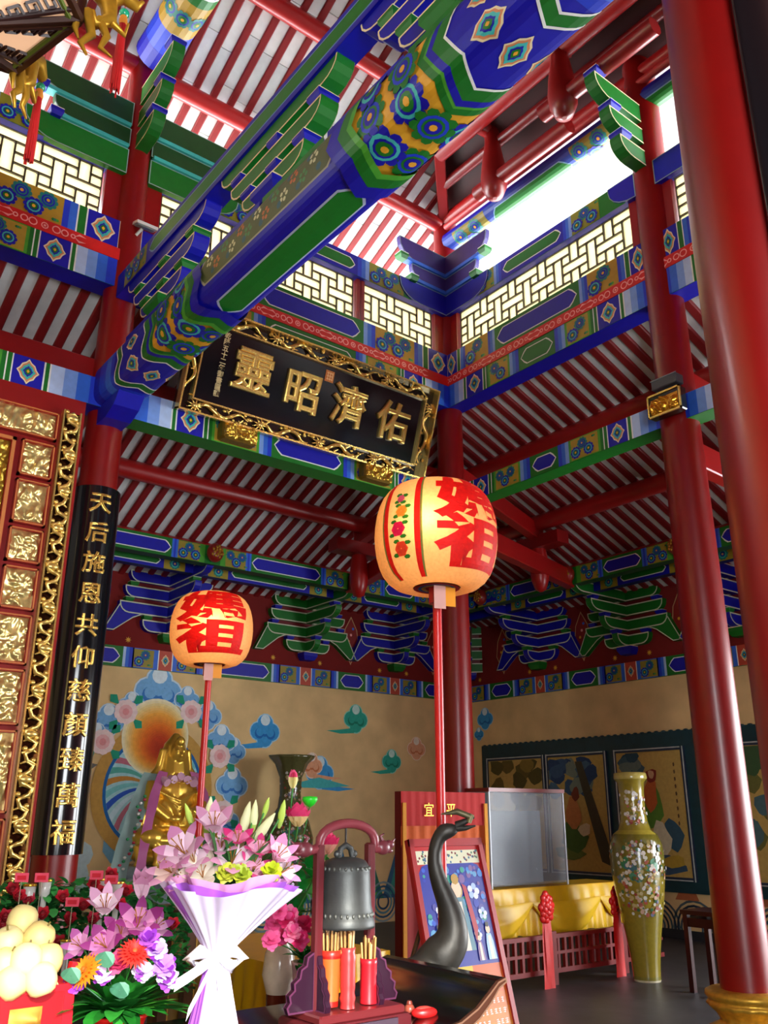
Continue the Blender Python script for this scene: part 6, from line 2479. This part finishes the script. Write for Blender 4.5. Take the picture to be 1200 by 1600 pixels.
for sg, x_ in ((-1, pl - .06), (1, pr_ + .06)):
    mb = MB().ell((x_ - sg * .0, bcy, zc - .018), (.034, .022, .026), hexc('6a2c34'), 10, 8)
    mb.ell((x_ + sg * .03, bcy, zc - .008), (.022, .018, .016), hexc('6a2c34'), 9, 7).ell((x_ + sg * .028, bcy, zc - .03), (.02, .014, .009), hexc('6a2c34'), 8, 6)
    mb.tube([(x_, bcy, zc + .005), (x_ - sg * .012, bcy, zc + .022), (x_ + sg * .006, bcy, zc + .03)], [.008, .006, .003], 6, hexc('6a2c34'))
    mb.tube([(x_ + sg * .045, bcy, zc), (x_ + sg * .058, bcy, zc + .012)], [.006, .002], 6, hexc('6a2c34'))
    mb.build('dragon_head', 'lacquer', fr_)
bl = thing('bell', 'dark bronze temple bell hanging in the wooden arch', 'bell', (bcx - .015, bcy, 1.2))
bz0 = at(540, 1449, y=bcy).z
bz1 = at(540, 1340, y=bcy).z
hb = bz1 - bz0
bxc = at(540, 1400, y=bcy).x
R0 = .105
prof = [(R0 * .9, .0), (R0 * 1.0, .0), (R0 * 1.015, .04 * hb), (R0 * .985, .13 * hb), (R0 * .95, .15 * hb), (R0 * .935, .22 * hb), (R0 * .945, .235 * hb), (R0 * .9, .3 * hb), (R0 * .87, .5 * hb), (R0 * .85, .72 * hb), (R0 * .84, .8 * hb), (R0 * .85, .815 * hb), (R0 * .8, .88 * hb), (R0 * .68, .96 * hb), (R0 * .4, 1.0 * hb), (.012, 1.01 * hb)]
BR = hexc('4c4e4c')
MB().lathe(prof, (bxc, bcy, bz0), 40, BR).build('bell_body', 'bronze', bl)
mb = MB()
for (zz, nn, rr) in ((.185, 30, R0 * .945), (.845, 26, R0 * .83)):
    for k in range(nn):
        a = 2 * math.pi * k / nn
        mb.ell((bxc + rr * math.cos(a), bcy + rr * math.sin(a), bz0 + zz * hb), (.0055, .0055, .008), hexc('6a6c66'), 6, 4)
o_ = mb.build('raised_ornament', 'bronze', bl)
o_['kind'] = 'stuff'
mb = MB().tube([(bxc - .03, bcy, bz1), (bxc - .022, bcy, bz1 + .03), (bxc, bcy, bz1 + .042), (bxc + .022, bcy, bz1 + .03), (bxc + .03, bcy, bz1)], [.01, .011, .012, .011, .01], 8, BR)
mb.ell((bxc - .034, bcy, bz1 + .012), (.018, .012, .014), BR, 8, 6).ell((bxc + .034, bcy, bz1 + .012), (.018, .012, .014), BR, 8, 6)
mb.build('dragon_loop', 'bronze', bl)
MB().tube([(bxc, bcy, bz1 + .04), (bxc, bcy, zc + .06)], .004, 6, hexc('2a2422')).build('hanger', 'bronze', bl)


# fortune stick holders
def stick_holder(u, vtop, vbot, wpx, y_, col, label, grooves, stk):
    p0 = at(u, vtop, y=y_)
    p1 = at(u, vbot, y=y_)
    z0 = max(p1.z, TZ + .07)
    h_ = p0.z - z0
    r_ = wpx / 2 / 1368 * 2.75
    t = thing('stick_holder', label, 'holder', (p0.x, y_, z0), group='fortune stick holders under the bell')
    if grooves == 'cone':
        pf = [(r_ * .8, 0), (r_ * .82, h_ * .1), (r_ * .98, h_ * .85), (r_ * 1.05, h_ * .9), (r_ * 1.05, h_)]
    else:
        pf = [(r_, 0)]
        for k in range(1, 12):
            q = k / 12
            g = q < .3 or q > .75
            pf.append((r_ * (1.0 if not g else (.9 if k % 2 else 1.06)), h_ * q))
        pf.append((r_ * 1.02, h_))
        if grooves == 'plain': pf = [(r_ * 1.02, 0), (r_ * 1.02, h_ * .06), (r_, h_ * .08), (r_, h_ * .86), (r_ * 1.03, h_ * .88), (r_ * 1.03, h_)]
    cc = [col] * (len(pf) - 1)
    if grooves == 'cone': cc = [hexc('a81c14'), col, hexc('a81c14'), hexc('b82a1c')]
    MB().lathe(pf + [(r_ * .86, h_), (r_ * .86, h_ * .8)], (p0.x, y_, z0), 24, cc + [col, hexc('300808')]).build('cup', 'lacquer', t)
    for k in range(stk):
        a = 2.399963 * k
        rr = r_ * .75 * math.sqrt((k + .5) / stk)
        bx_, by_ = p0.x + rr * math.cos(a), y_ + rr * math.sin(a)
        tl = random.uniform(.045, .075)
        o2 = V((rr * .35 * math.cos(a), rr * .35 * math.sin(a), 0))
        MB().tube([(bx_, by_, z0 + h_ * .6), V((bx_, by_, z0 + h_ + tl)) + o2], .0042, 5, hexc(('c89a5c', 'b8854a', 'd8b078')[k % 3])).build('bamboo_stick', 'wood', t)


stick_holder(518, 1484, 1572, 35, 2.74, hexc('d8642a'), 'flaring orange holder packed with bamboo fortune sticks', 'cone', 16)
stick_holder(545, 1480, 1575, 26, 2.70, hexc('b83030'), 'tall ringed red holder with bamboo fortune sticks', 'ring', 10)
stick_holder(577, 1497, 1567, 29, 2.72, hexc('d01c28'), 'short bright red holder with bamboo fortune sticks', 'plain', 12)
# red wooden divination block and pebble on the table
p = at(664, 1578, z=TZ + .03)
t = thing('divination_block', 'red crescent shaped divination block on the black table', 'block', (p.x, p.y, TZ))
MB().ell((p.x, p.y, TZ + .022), (.05, .026, .02), hexc('c81c1c'), 16, 8, Matrix.Rotation(-.35, 3, 'Z')).build('body', 'lacquer', t)
MB().ell((p.x - .004, p.y - .002, TZ + .034), (.032, .014, .01), hexc('e04038'), 12, 6, Matrix.Rotation(-.35, 3, 'Z')).build('raised_back', 'lacquer', t)
p = at(641, 1574, z=TZ + .03)
t = thing('divination_block', 'small brown red wooden block beside the bell frame', 'block', (p.x, p.y, TZ))
MB().ell((p.x, p.y, TZ + .022), (.02, .02, .021), hexc('9a4a38'), 12, 8).build('body', 'lacquer', t)
MB().lathe([(.012, 0), (.008, .01)], (p.x, p.y, TZ + .042), 10, hexc('7a3428')).build('tip', 'lacquer', t)

# ------------------------------------------------------------------ fruit on a red stand
fc = at(26, 1600, d=3.08)
t = thing('fruit_stand', 'red openwork offering stand with gold relief under the fruit', 'stand', (fc.x, fc.y, TZ))
rim = at(40, 1541, d=3.0).z
RS = hexc('d01020')
fx0, fx1, fy0_, fy1_ = fc.x - .15, fc.x + .12, fc.y - .12, fc.y + .13
MB().box((fx0, fy0_, rim - .018), (fx1, fy1_, rim), RS).build('tray', 'lacquer', t)
MB().box((fx0 + .02, fy0_ + .004, TZ + .03), (fx1 - .004, fy1_ - .02, rim - .018), hexc('b00c18')).build('body', 'lacquer', t)
for (x_, y_) in ((fx0 + .015, fy0_ + .015), (fx1 - .015, fy0_ + .015), (fx0 + .015, fy1_ - .015), (fx1 - .015, fy1_ - .015)):
    MB().prism([(-.018, 0), (.018, 0), (.014, rim - TZ - .02), (.026, rim - TZ + .05), (.0, rim - TZ + .055), (-.014, rim - TZ - .02)], (x_, y_, TZ), X, Z, Y, .03, RS).build('leg', 'lacquer', t)
mb = MB()
relief_into(mb, (fx0 + .09, fy0_ - .002, TZ + .07), X, Z, -Y, fx1 - fx0 - .18, rim - TZ - .12, 301, hexc('d8983c'), .007, .02)
mb.build('gold_relief', 'goldp', t)
mb = MB()
relief_into(mb, (fx1 + .002, fy0_ + .08, TZ + .07), Y, Z, X, fy1_ - fy0_ - .16, rim - TZ - .12, 302, hexc('d8983c'), .007, .02)
mb.build('gold_relief', 'goldp', t)
mb = MB()
MB().prism([(0, 0), (.14, 0), (.125, .025), (.09, .043), (.05, .043), (.015, .025)], (fx0 + .08, fy0_ + .004, rim), X, Z, Y, .008, hexc('f0c890')).build('crest', 'goldp', t, label='gold carved crest')
pal = [hexc('e8d48c'), hexc('ecdc9c'), hexc('e4cc80')]
fru = MB()
nlat = 12
FP = [(36, 1439, 3.10), (14, 1474, 3.05), (62, 1466, 3.04), (10, 1508, 3.0), (42, 1500, 2.97), (75, 1500, 3.0), (20, 1536, 2.96), (65, 1531, 2.95), (-14, 1530, 3.0), (34, 1480, 3.14), (58, 1508, 3.12)]
nm = ['topmost', 'second row behind the stand corner', 'second row right', 'third row left', 'third row middle', 'third row right', 'bottom row left', 'bottom row right', 'bottom row far left', 'wedged behind the second row', 'wedged behind the third row']
for k, (u, v, d) in enumerate(FP):
    p = at(u, v, d=d)
    fr2 = thing('fruit', 'pale yellow round fruit in the offering pyramid, ' + nm[k], 'fruit', p - Z * .045, group='pale yellow fruits of the offering pyramid')
    R_ = Matrix.Rotation(random.uniform(-.5, .5), 3, 'Y') @ Matrix.Rotation(random.uniform(-.5, .5), 3, 'X')
    MB().lathe([(.004, -.043), (.02, -.0425), (.034, -.034), (.043, -.015), (.0445, .004), (.040, .024), (.028, .038), (.014, .0425), (.004, .039)], (0, 0, 0), 20, pal[k % 3], axis=R_ @ Z).build('flesh', 'fruit', fr2, True).location = (0, 0, .045)
    MB().tube([(R_ @ Z) * .038, (R_ @ Z) * .052], .003, 5, hexc('7a6a30')).build('stem', 'wood', fr2, True).location = (0, 0, .045)

# ------------------------------------------------------------------ arrangement in a red pot
pc = at(185, 1592, d=3.12)
t = thing('flower_arrangement', 'mixed arrangement of lilies, gerberas and carnations in a red pot', 'flowers', (pc.x, pc.y, TZ))
zr = at(185, 1583, d=3.12).z
MB().lathe([(.05, TZ - zr), (.055, TZ - zr + .01), (.085, -.012), (.09, -.01), (.09, 0), (.08, 0), (.07, -.03)], (pc.x, pc.y, zr), 28, hexc('d01a14')).build('pot', 'plastic', t)
base = V((pc.x, pc.y, zr))
camd = (V((0, 0, CAM_H)) - base).normalized()
mb = MB()
for k in range(130):
    d_ = rdir(.05, 1.25)
    st_ = base + V((d_.x * .05, d_.y * .05, .01))
    leafy(mb, st_, d_, random.uniform(.08, .19), random.uniform(.016, .034), hexc(('1f7a24', '2c9a30', '16601c', '3aa83a')[k % 4]), .35)
for (u, v) in ((105, 1545), (118, 1565), (265, 1540), (272, 1560), (240, 1575), (130, 1580)):
    for j in range(4):
        q = at(u + random.uniform(-12, 12), v + random.uniform(-8, 8), d=3.08)
        leafy(mb, base, q - base, (q - base).length * 1.15, .018, hexc(('2f8f34', '5ab03a')[j % 2]), .1)
o_ = mb.build('foliage', 'leaf', t)
o_['kind'] = 'stuff'


def stem(mb, a, b_, r_=.003, col=hexc('3a8a34')): mb.tube([a, (V(a) + V(b_)) / 2 + V((0, 0, .01)), b_], r_, 5, col)


def flower_part(kind, u, v, d, size, c1, c2, lean=(0, 0, 0), par=None, mat='petal', bs=None, open_=.8):
    p = at(u, v, d=d)
    mb = MB()
    ax_ = ((V((0, 0, CAM_H)) - p).normalized() * .75 + Z * .55 + V(lean))
    if kind == 'lily': lily(mb, p, ax_, size, c1, c2, open_)
    elif kind == 'gerbera': daisy(mb, p, ax_, size, c1, c2)
    elif kind == 'carnation': ruffle(mb, p, ax_, size, c1, c2, int(u + v))
    elif kind == 'rose': rose(mb, p, ax_, size, c1, c2)
    elif kind == 'bud':
        a_ = V(lean).normalized()
        mb.tube([p - a_ * size, p - a_ * size * .5, p, p + a_ * size * .6, p + a_ * size], [size * .1, size * .22, size * .26, size * .17, size * .03], 8, [c2, c1, c1, c1])
    o2 = mb.build({'lily': 'lily', 'gerbera': 'gerbera', 'carnation': 'carnation', 'rose': 'rose_bloom', 'bud': 'lily_bud'}[kind], mat, par)
    if bs is not None:
        s2 = MB()
        stem(s2, bs, p)
        s2.build('stem', 'leaf', par)
    return o2


LP, LW, LM = hexc('e8b4d0'), hexc('fbeef2'), hexc('b83a90')
flower_part('lily', 215, 1450, 3.1, .105, hexc('98307c'), hexc('d88cbc'), (.1, 0, .2), t, bs=base)
flower_part('lily', 165, 1428, 3.14, .10, hexc('dca4c4'), hexc('f4dce8'), (-.1, 0, .5), t, bs=base, open_=.55)
flower_part('lily', 168, 1482, 3.06, .09, hexc('8c2874'), hexc('c474ac'), (-.4, .2, -.1), t, bs=base)
flower_part('lily', 222, 1405, 3.16, .10, hexc('d898bc'), hexc('f0d0e0'), (0, 0, 1.2), t, bs=base, open_=.3)
flower_part('lily', 130, 1482, 3.12, .075, hexc('b45aa0'), hexc('d898c4'), (-.6, .2, 0), t, bs=base)
flower_part('gerbera', 211, 1490, 3.0, .052, hexc('e02c20'), hexc('e0602a'), (.1, 0, 0), t, bs=base)
flower_part('lily', 190, 1462, 3.1, .085, hexc('a43c88'), hexc('d890bc'), (-.1, 0, .4), t, bs=base)
flower_part('lily', 240, 1455, 3.12, .08, hexc('b0509c'), hexc('dca4c8'), (.5, -.2, .2), t, bs=base)
flower_part('gerbera', 135, 1518, 3.0, .055, hexc('ee8c1a'), hexc('d86a18'), (-.7, .3, 0), t, bs=base)
for (u, v, c1, c2) in ((163, 1524, 'efe4f6', '9a38b8'), (245, 1486, 'd8b8ec', '8a2cb0'), (258, 1510, 'c890e0', '8a2cb0'), (262, 1530, 'f4ecfa', '9a44b8'), (120, 1535, '9a38b8', 'b858cc'), (232, 1470, 'b860cc', '8a2cb0'), (185, 1505, 'c03060', 'd85080'), (225, 1520, 'e8dcf0', 'a050c0')):
    flower_part('carnation', u, v, 3.02, .036, hexc(c1), hexc(c2), (0, 0, .1), t, bs=base)
mb = MB()
for (u, v) in ((188, 1548), (112, 1525), (165, 1500)):
    q = at(u, v, d=2.98)
    mb.add([q + _Rt * (.03 * math.cos(a)) + _Up * (.024 * math.sin(a)) + _Fw * (.006 * math.sin(2 * a)) for a in [2 * math.pi * k / 12 for k in range(12)]], [tuple(range(12))], hexc('4f8f70'))
    mb.tube([q, base], .002, 4, hexc('5a8a6a'))
mb.build('eucalyptus_leaf', 'leaf', t)['kind'] = 'stuff'

# ------------------------------------------------------------------ bouquet in white and purple paper
bd = 2.92
kn = at(341, 1492, d=bd)
t = thing('bouquet', 'big lily bouquet wrapped in white and purple paper with a white bow', 'flowers', (kn.x, kn.y, TZ))
rimz = at(360, 1380, d=bd).z
foot = V((kn.x + .0, kn.y, TZ))


def cone(name, r0, r1, z0, z1, c0, col, ph, ruf, mat='paper', n=72, a0=0, a1=2 * math.pi, tilt=V((0, 0, 0))):
    rows = []
    for j in range(11):
        q = j / 10
        row = []
        for i in range(n + 1):
            a = a0 + (a1 - a0) * i / n
            rr = (r0 + (r1 - r0) * q ** 1.1) * (1 + ruf * q * math.sin(9 * a + ph) + .4 * ruf * math.sin(23 * a + ph))
            z = z0 + (z1 - z0) * q * (1 + .06 * q * math.sin(4 * a + ph))
            row.append(V((c0.x + rr * math.cos(a), c0.y + rr * math.sin(a), z)) + tilt * q)
        rows.append(row)
    return MB().grid(rows, col).build(name, mat, t)


tilt = _Rt * .03
camang = math.atan2(-kn.y, -kn.x)
cone('purple_paper', .03, .19, kn.z, rimz + .0, kn, hexc('b060d8'), .4, .07, tilt=tilt)
cone('white_paper', .033, .205, kn.z, rimz - .012, kn, hexc('e6def0'), 1.4, .06, a0=camang - .7, a1=camang + 1.9, tilt=tilt)
cone('white_paper', .033, .20, kn.z, rimz - .0, kn, hexc('dcccec'), 2.4, .07, a0=camang - 1.5, a1=camang - .55, tilt=tilt)
cone('tissue', .02, .175, kn.z + .02, rimz + .02, kn, hexc('f0b0dc'), .9, .1, tilt=tilt)
cone('paper_foot', .03, .088, kn.z, TZ, kn, hexc('e2daee'), .2, .09)
cone('paper_foot', .032, .1, kn.z, TZ, kn, hexc('a860cc'), .9, .05, a0=camang - 1.4, a1=camang - .62)
mb = MB().ell(kn, (.036, .036, .02), hexc('f4ecf8'), 14, 8)
front = (V((0, 0, CAM_H)) - kn)
front.z = 0
front.normalize()
for sg, L_, dz in ((-1, .085, -.01), (1, .075, -.005)):
    o2 = kn + front * .035
    pts_ = [o2, o2 + _Rt * (sg * L_ * .6) + Z * (.022 + dz), o2 + _Rt * (sg * L_) + Z * dz, o2 + _Rt * (sg * L_ * .6) + Z * (-.022 + dz), o2]
    mb.tube(pts_, [.01, .02, .018, .018, .01], 6, hexc('f6f2fa'), flat=.35, up=(0, 0, 1))
mb.build('bow', 'satin', t, label='white ribbon bow')
mb = MB()
for sg, e in ((-1, (-.115, -.075)), (-1, (-.075, -.15)), (1, (.03, -.17))):
    o2 = kn + front * .04
    L1 = [o2 + _Rt * (e[0] * q) + Z * (e[1] * q) + front * (.02 * math.sin(q * 3)) for q in (0, .33, .66, 1)]
    mb.strip([p + Z * .017 for p in L1], [p - Z * .017 - _Rt * .005 for p in L1], hexc('f8f4fc'))
mb.build('ribbon_tails', 'satin', t)
bb = kn + Z * .05
mb = MB()
for k in range(110):
    q = at(random.uniform(275, 460), random.uniform(1300, 1382), d=bd + random.uniform(-.06, .12))
    leafy(mb, bb.lerp(q, .62), q - bb, .11, .022, hexc(('2a7a30', '3c9440', '1c5c28')[k % 3]), .2)
mb.build('foliage', 'leaf', t)['kind'] = 'stuff'
for (u, v, s, c1, c2, ln, op) in ((290, 1335, .11, 'c880ac', 'ecc8dc', (-.5, .2, .1), .85), (362, 1352, .105, 'dc9cc0', 'f4dce8', (.15, 0, .1), .8), (318, 1372, .09, 'd8ccb4', 'ece4d0', (-.2, 0, 0), .75), (270, 1365, .09, 'd094b4', 'e8c8bc', (-.7, .3, .1), .8),
                                  (335, 1300, .10, 'd090b4', 'e8c4d8', (-.1, 0, .6), .6), (430, 1345, .09, 'e890c0', 'f8d4e4', (.5, -.2, .2), .6), (405, 1335, .075, 'd83c80', 'f4a8c8', (.2, 0, .4), .8), (372, 1318, .07, 'd8307a', 'e878a8', (0, 0, .6), .8),
                                  (305, 1350, .085, 'd890b8', 'f0d4e2', (-.3, .1, .2), .85), (395, 1362, .075, 'd04484', 'f0b0cc', (.3, 0, 0), .8), (345, 1330, .08, 'e0a0c4', 'f4dce8', (0, 0, .3), .8), (440, 1365, .075, 'dc94bc', 'f0d0e0', (.6, -.2, 0), .8), (288, 1375, .07, 'd494b8', 'ecccd8', (-.5, .2, -.1), .8)):
    flower_part('lily', u, v, bd - .04, s, hexc(c1), hexc(c2), ln, t, bs=bb, open_=op)
for (u, v, s, a, b_) in ((327, 1278, .065, _Up + _Rt * .1, 0), (384, 1282, .06, _Up + _Rt * .25, 0), (398, 1275, .05, _Up + _Rt * .1, 0), (411, 1297, .065, _Up * .8 + _Rt * .6, 0), (416, 1263, .035, _Up + _Rt * .3, 0), (441, 1272, .045, _Up + _Rt * .2, 0), (296, 1275, .04, _Up - _Rt * .3, 0)):
    flower_part('bud', u, v, bd, s, hexc('eef0c0') if v != 1263 and u != 441 and u != 296 else hexc('c4dc60'), hexc('b4d060'), a, t, bs=bb)
for (u, v, c1) in ((425, 1362, 'a8b81c'), (378, 1368, '9cb030'), (355, 1365, 'b0b838')):
    flower_part('carnation', u, v, bd - .09, .032, hexc(c1), hexc('c8d040'), (0, 0, 0), t, 'leaf')
for (u, v) in ((360, 1322), (340, 1316)):
    q = at(u, v, d=bd - .08)
    mb = MB()
    leafy(mb, q - Z * .04, Z * .8 - _Rt * .2, .085, .026, hexc('3f8a3a'), .1)
    mb.build('leaf', 'leaf', t)

# ------------------------------------------------------------------ altar behind: yellow cloth, pots, roses
yz = 1.0
c_ = at(640, 1487, z=yz)
t = thing('offering_table', 'low table covered with a yellow cloth behind the bell', 'table', (2.4, 4.1, 0))
qx0, qx1, qy0, qy1 = 2.24, 2.9, 3.66, 4.6
MB().box((qx0 + .02, qy0 + .02, yz - .05), (qx1 - .02, qy1 - .02, yz - .005), hexc('5a2010')).build('table_top', 'wood', t)
YG = hexc('d8a410')
mb = MB().grid([[(qx0, qy0, yz), (qx1, qy0, yz)], [(qx0, qy1, yz), (qx1, qy1, yz)]], YG)
for (A_, B_, nn) in (((qx0, qy0), (qx1, qy0), (0, -1)), ((qx1, qy0), (qx1, qy1), (1, 0)), ((qx0, qy1), (qx0, qy0), (-1, 0))):
    mb.grid([[V((A_[0] + (B_[0] - A_[0]) * i / 30 + nn[0] * .012 * j * (1 + math.sin(i * 1.9)), A_[1] + (B_[1] - A_[1]) * i / 30 + nn[1] * .012 * j * (1 + math.sin(i * 1.9)), yz - .15 * j)) for i in range(31)] for j in range(5)], YG)
mb.build('yellow_cloth', 'satin', t)
for (x_, y_) in ((qx0 + .06, qy0 + .06), (qx1 - .06, qy0 + .06), (qx0 + .06, qy1 - .06), (qx1 - .06, qy1 - .06)):
    MB().box((x_ - .03, y_ - .03, 0), (x_ + .03, y_ + .03, yz - .05), hexc('5a2010')).build('leg', 'wood', t)
# pot of pink flowers
pc = at(452, 1560, z=TZ + .0)
pc = V((2.06, 3.12, TZ))
t = thing('flower_pot', 'pale pink ribbed pot with deep pink artificial flowers beside the bell frame', 'flowers', pc)
ztp = at(452, 1505, y=pc.y).z
MB().lathe([(.036, 0), (.04, .01), (.052, ztp - TZ - .012), (.056, ztp - TZ), (.048, ztp - TZ)], pc, 28, hexc('c8a0a8'), wob=lambda a, z: 1 + .03 * math.sin(14 * a)).build('pot', 'porcelain', t)
tp = V((pc.x, pc.y, ztp))
mb = MB()
for k in range(36):
    d_ = rdir(.0, 1.2)
    leafy(mb, tp, d_, random.uniform(.06, .1), .022, hexc(('0f7a22', '16982c', '0a5c1a')[k % 3]), .4)
mb.build('foliage', 'leaf', t)['kind'] = 'stuff'
for k, (u, v) in enumerate(((430, 1445), (448, 1438), (458, 1458), (440, 1465), (425, 1470), (470, 1470), (455, 1430), (475, 1445), (436, 1425))):
    flower_part('carnation', u, v, 3.62 - .03 * (k % 3), .036, hexc(('e8609a', 'd8286c', 'f088b0', 'c01c50')[k % 4]), hexc('e05090'), (0, 0, 0), t, bs=tp)
# tall lotus spray
pc = V((2.13, 3.42, 0))
t = thing('lotus_spray', 'tall artificial lotus spray with pink blooms and a green seed pod behind the bell', 'flowers', pc)
tp = V((2.13, 3.42, 1.0))
MB().lathe([(.05, .93), (.07, 1.0), (.06, 1.08), (.035, 1.12), (.045, 1.16)], (2.13, 3.42, 0), 20, hexc('d0c0a8')).lathe([(.09, 0), (.09, .02), (.05, .06), (.05, .93)], (2.13, 3.42, 0), 16, hexc('5a2010')).build('vase', 'porcelain', t)


def lotus(u, v, d, s, op, c1, c2):
    p = at(u, v, d=d)
    mb = MB()
    for lay, (n, o2) in enumerate(((5, op * .4), (7, op * .75), (8, op))):
        for k in range(n):
            a = 2 * math.pi * (k + .4 * lay) / n
            rad_ = V((math.cos(a), math.sin(a), 0))
            petal(mb, p, Z + rad_ * o2 * 1.4, -rad_ + Z * .3, s, s * .28, .25, c1, 5, .1, .1, c2)
    mb.build('lotus_bloom', 'petal', t)
    s2 = MB()
    stem(s2, tp + Z * .1, p, .004)
    s2.build('stem', 'leaf', t)


dl = 4.0
lotus(466, 1292, dl, .105, .9, hexc('e8407c'), hexc('f4dca0'))
lotus(512, 1335, dl, .1, .9, hexc('e0306c'), hexc('f0b8a0'))
lotus(458, 1232, dl, .075, .18, hexc('e85888'), hexc('f4ecb0'))
q = at(485, 1250, d=dl)
MB().lathe([(.004, -.03), (.02, -.02), (.034, .0), (.032, .012), (.0, .016)], q, 18, hexc('28c828')).build('seed_pod', 'plastic', t, label='bright green lotus seed pod')
s2 = MB()
stem(s2, tp + Z * .1, q - Z * .03, .003)
s2.build('stem', 'leaf', t)
mb = MB()
for k in range(30):
    q = at(random.uniform(425, 520), random.uniform(1330, 1420), d=dl + .05)
    leafy(mb, q - Z * .05, rdir(.3, 1.2), .11, .03, hexc(('128a30', '1fa83c', '0c6a24', '6aa83a')[k % 4]), .3)
mb.build('foliage', 'leaf', t)['kind'] = 'stuff'

# rose bushes on a back ledge
lg = thing('ledge', 'dark wooden ledge carrying the rose bushes and candle cups', 'ledge', (1.5, 4.2, 0))
MB().box((.3, 3.8, .86), (1.72, 4.6, .9), hexc('2a140e')).build('top', 'wood', lg)
MB().box((.35, 3.85, 0), (1.7, 4.5, .86), hexc('1c0e0a')).build('body', 'wood', lg)
for bi, (u0, u1) in enumerate(((-10, 75), (75, 165), (165, 285))):
    cpos = at((u0 + u1) / 2, 1480, d=4.3)
    t = thing('rose_bush', 'dense bush of dark red roses ' + ('behind the fruit pyramid', 'below the couplet board', 'behind the mixed arrangement')[bi], 'plant', (cpos.x, cpos.y, .9), group='rose bushes on the back ledge')
    MB().lathe([(.07, 0), (.1, .1), (.1, .12), (.085, .12)], (cpos.x, cpos.y, .9), 20, hexc('6a3a28')).build('pot', 'porcelain', t)
    mb = MB()
    for k in range(760):
        u, v = random.uniform(u0 - 14, u1 + 14), random.uniform(1376 + 12 * random.random(), 1545)
        if u < 95 and 1430 < v and random.random() < .4: continue
        q = at(u, v, d=4.28 + random.uniform(-.14, .18))
        leafy(mb, q, rdir(-.5, 1.0), random.uniform(.035, .06), random.uniform(.014, .023), hexc(('1a6a2c', '228038', '12501f', '2c9440', '46a850')[k % 5]), .3)
    mb.build('foliage', 'leaf', t)['kind'] = 'stuff'
    rr = random.Random(bi)
    RP = [[(28, 1406), (8, 1438), (5, 1450), (68, 1434), (20, 1396), (45, 1412)], [(100, 1407), (108, 1442), (145, 1442), (148, 1388), (92, 1478), (118, 1515), (160, 1400), (130, 1420)], [(196, 1398), (172, 1372), (240, 1470), (190, 1420), (210, 1440), (250, 1500), (270, 1450)]][bi]
    for k, (u, v) in enumerate(RP):
        flower_part('rose', u, v, 4.1 + .02 * (k % 3), .038, hexc(('d01c34', 'b81028', 'd83450')[k % 3]), hexc('8a0c1a'), (rr.uniform(-.3, .3), 0, .2), t)
for k, (u, v, lab) in enumerate(((48, 1384, 'under the gold screen'), (72, 1377, 'at the column foot'), (162, 1375, 'below the pale rocks'), (185, 1380, 'near the statue sash'), (106, 1470, 'among the roses'))):
    p = at(u, v, d=4.15 if k < 4 else 4.05)
    t = thing('candle_cup', 'tiny glass oil lamp cup with gold rim ' + lab, 'lamp', p - Z * .05, group='oil lamp cups on the back ledge')
    MB().lathe([(.012, -.25), (.012, -.06), (.022, -.05), (.026, .0), (.022, .0), (.018, -.04)], p, 14, hexc('c8c8c0')).build('cup', 'porcelain', t)
    MB().lathe([(.027, -.004), (.029, 0), (.027, .005)], p, 14, hexc('d8a838')).build('rim', 'gold', t)
for k, (u, v, lab) in enumerate(((35, 1372, 'beside the gold screen'), (66, 1372, 'before the column foot'), (152, 1368, 'under the pale rocks'), (175, 1375, 'beside the sash'), (114, 1410, 'among the roses'))):
    p = at(u, v, d=4.0)
    t = thing('name_card', 'small pink red paper name card ' + lab, 'card', p - Z * .12, group='paper cards among the roses')
    MB().prism([(-.027, -.017), (.027, -.017), (.027, .017), (-.027, .017)], p, _Rt, Z, (_Rt.cross(Z)), .002, hexc('d84a60')).build('paper', 'print', t)
    MB().prism([(-.018, -.008), (.018, -.008), (.018, .008), (-.018, .008)], p - _Fw * .002, _Rt, Z, (_Rt.cross(Z)), .001, hexc('c02030')).build('print', 'print', t)
    MB().tube([p - Z * .015, V((p.x, p.y, .9))], .002, 5, hexc('8a7a60')).build('stick', 'wood', t)
# brown shrine cabinet behind the bouquet
a = at(262, 1430, d=4.6)
t = thing('small_cabinet', 'brown wooden lamp cabinet with gold edged posts behind the bouquet', 'cabinet', (a.x + .15, a.y, 0))
for u in (262, 300):
    q = at(u, 1430, d=4.6)
    MB().box((q.x - .022, q.y - .022, 0), (q.x + .022, q.y + .022, q.z), hexc('4a2a14')).build('post', 'wood', t)
    MB().box((q.x + .022, q.y - .024, .5), (q.x + .028, q.y - .018, q.z), hexc('c89a48')).build('gilt_edge', 'goldp', t)
q0, q1 = at(258, 1428, d=4.6), at(330, 1424, d=4.6)
MB().box((q0.x - .03, q0.y - .25, q0.z), (q1.x + .05, q0.y + .12, q0.z + .03), hexc('3c2010')).build('top', 'wood', t)
MB().box((q0.x, q0.y - .0, .5), (q1.x + .02, q0.y + .1, q0.z), hexc('6a4a14')).build('back_panel', 'wood', t)
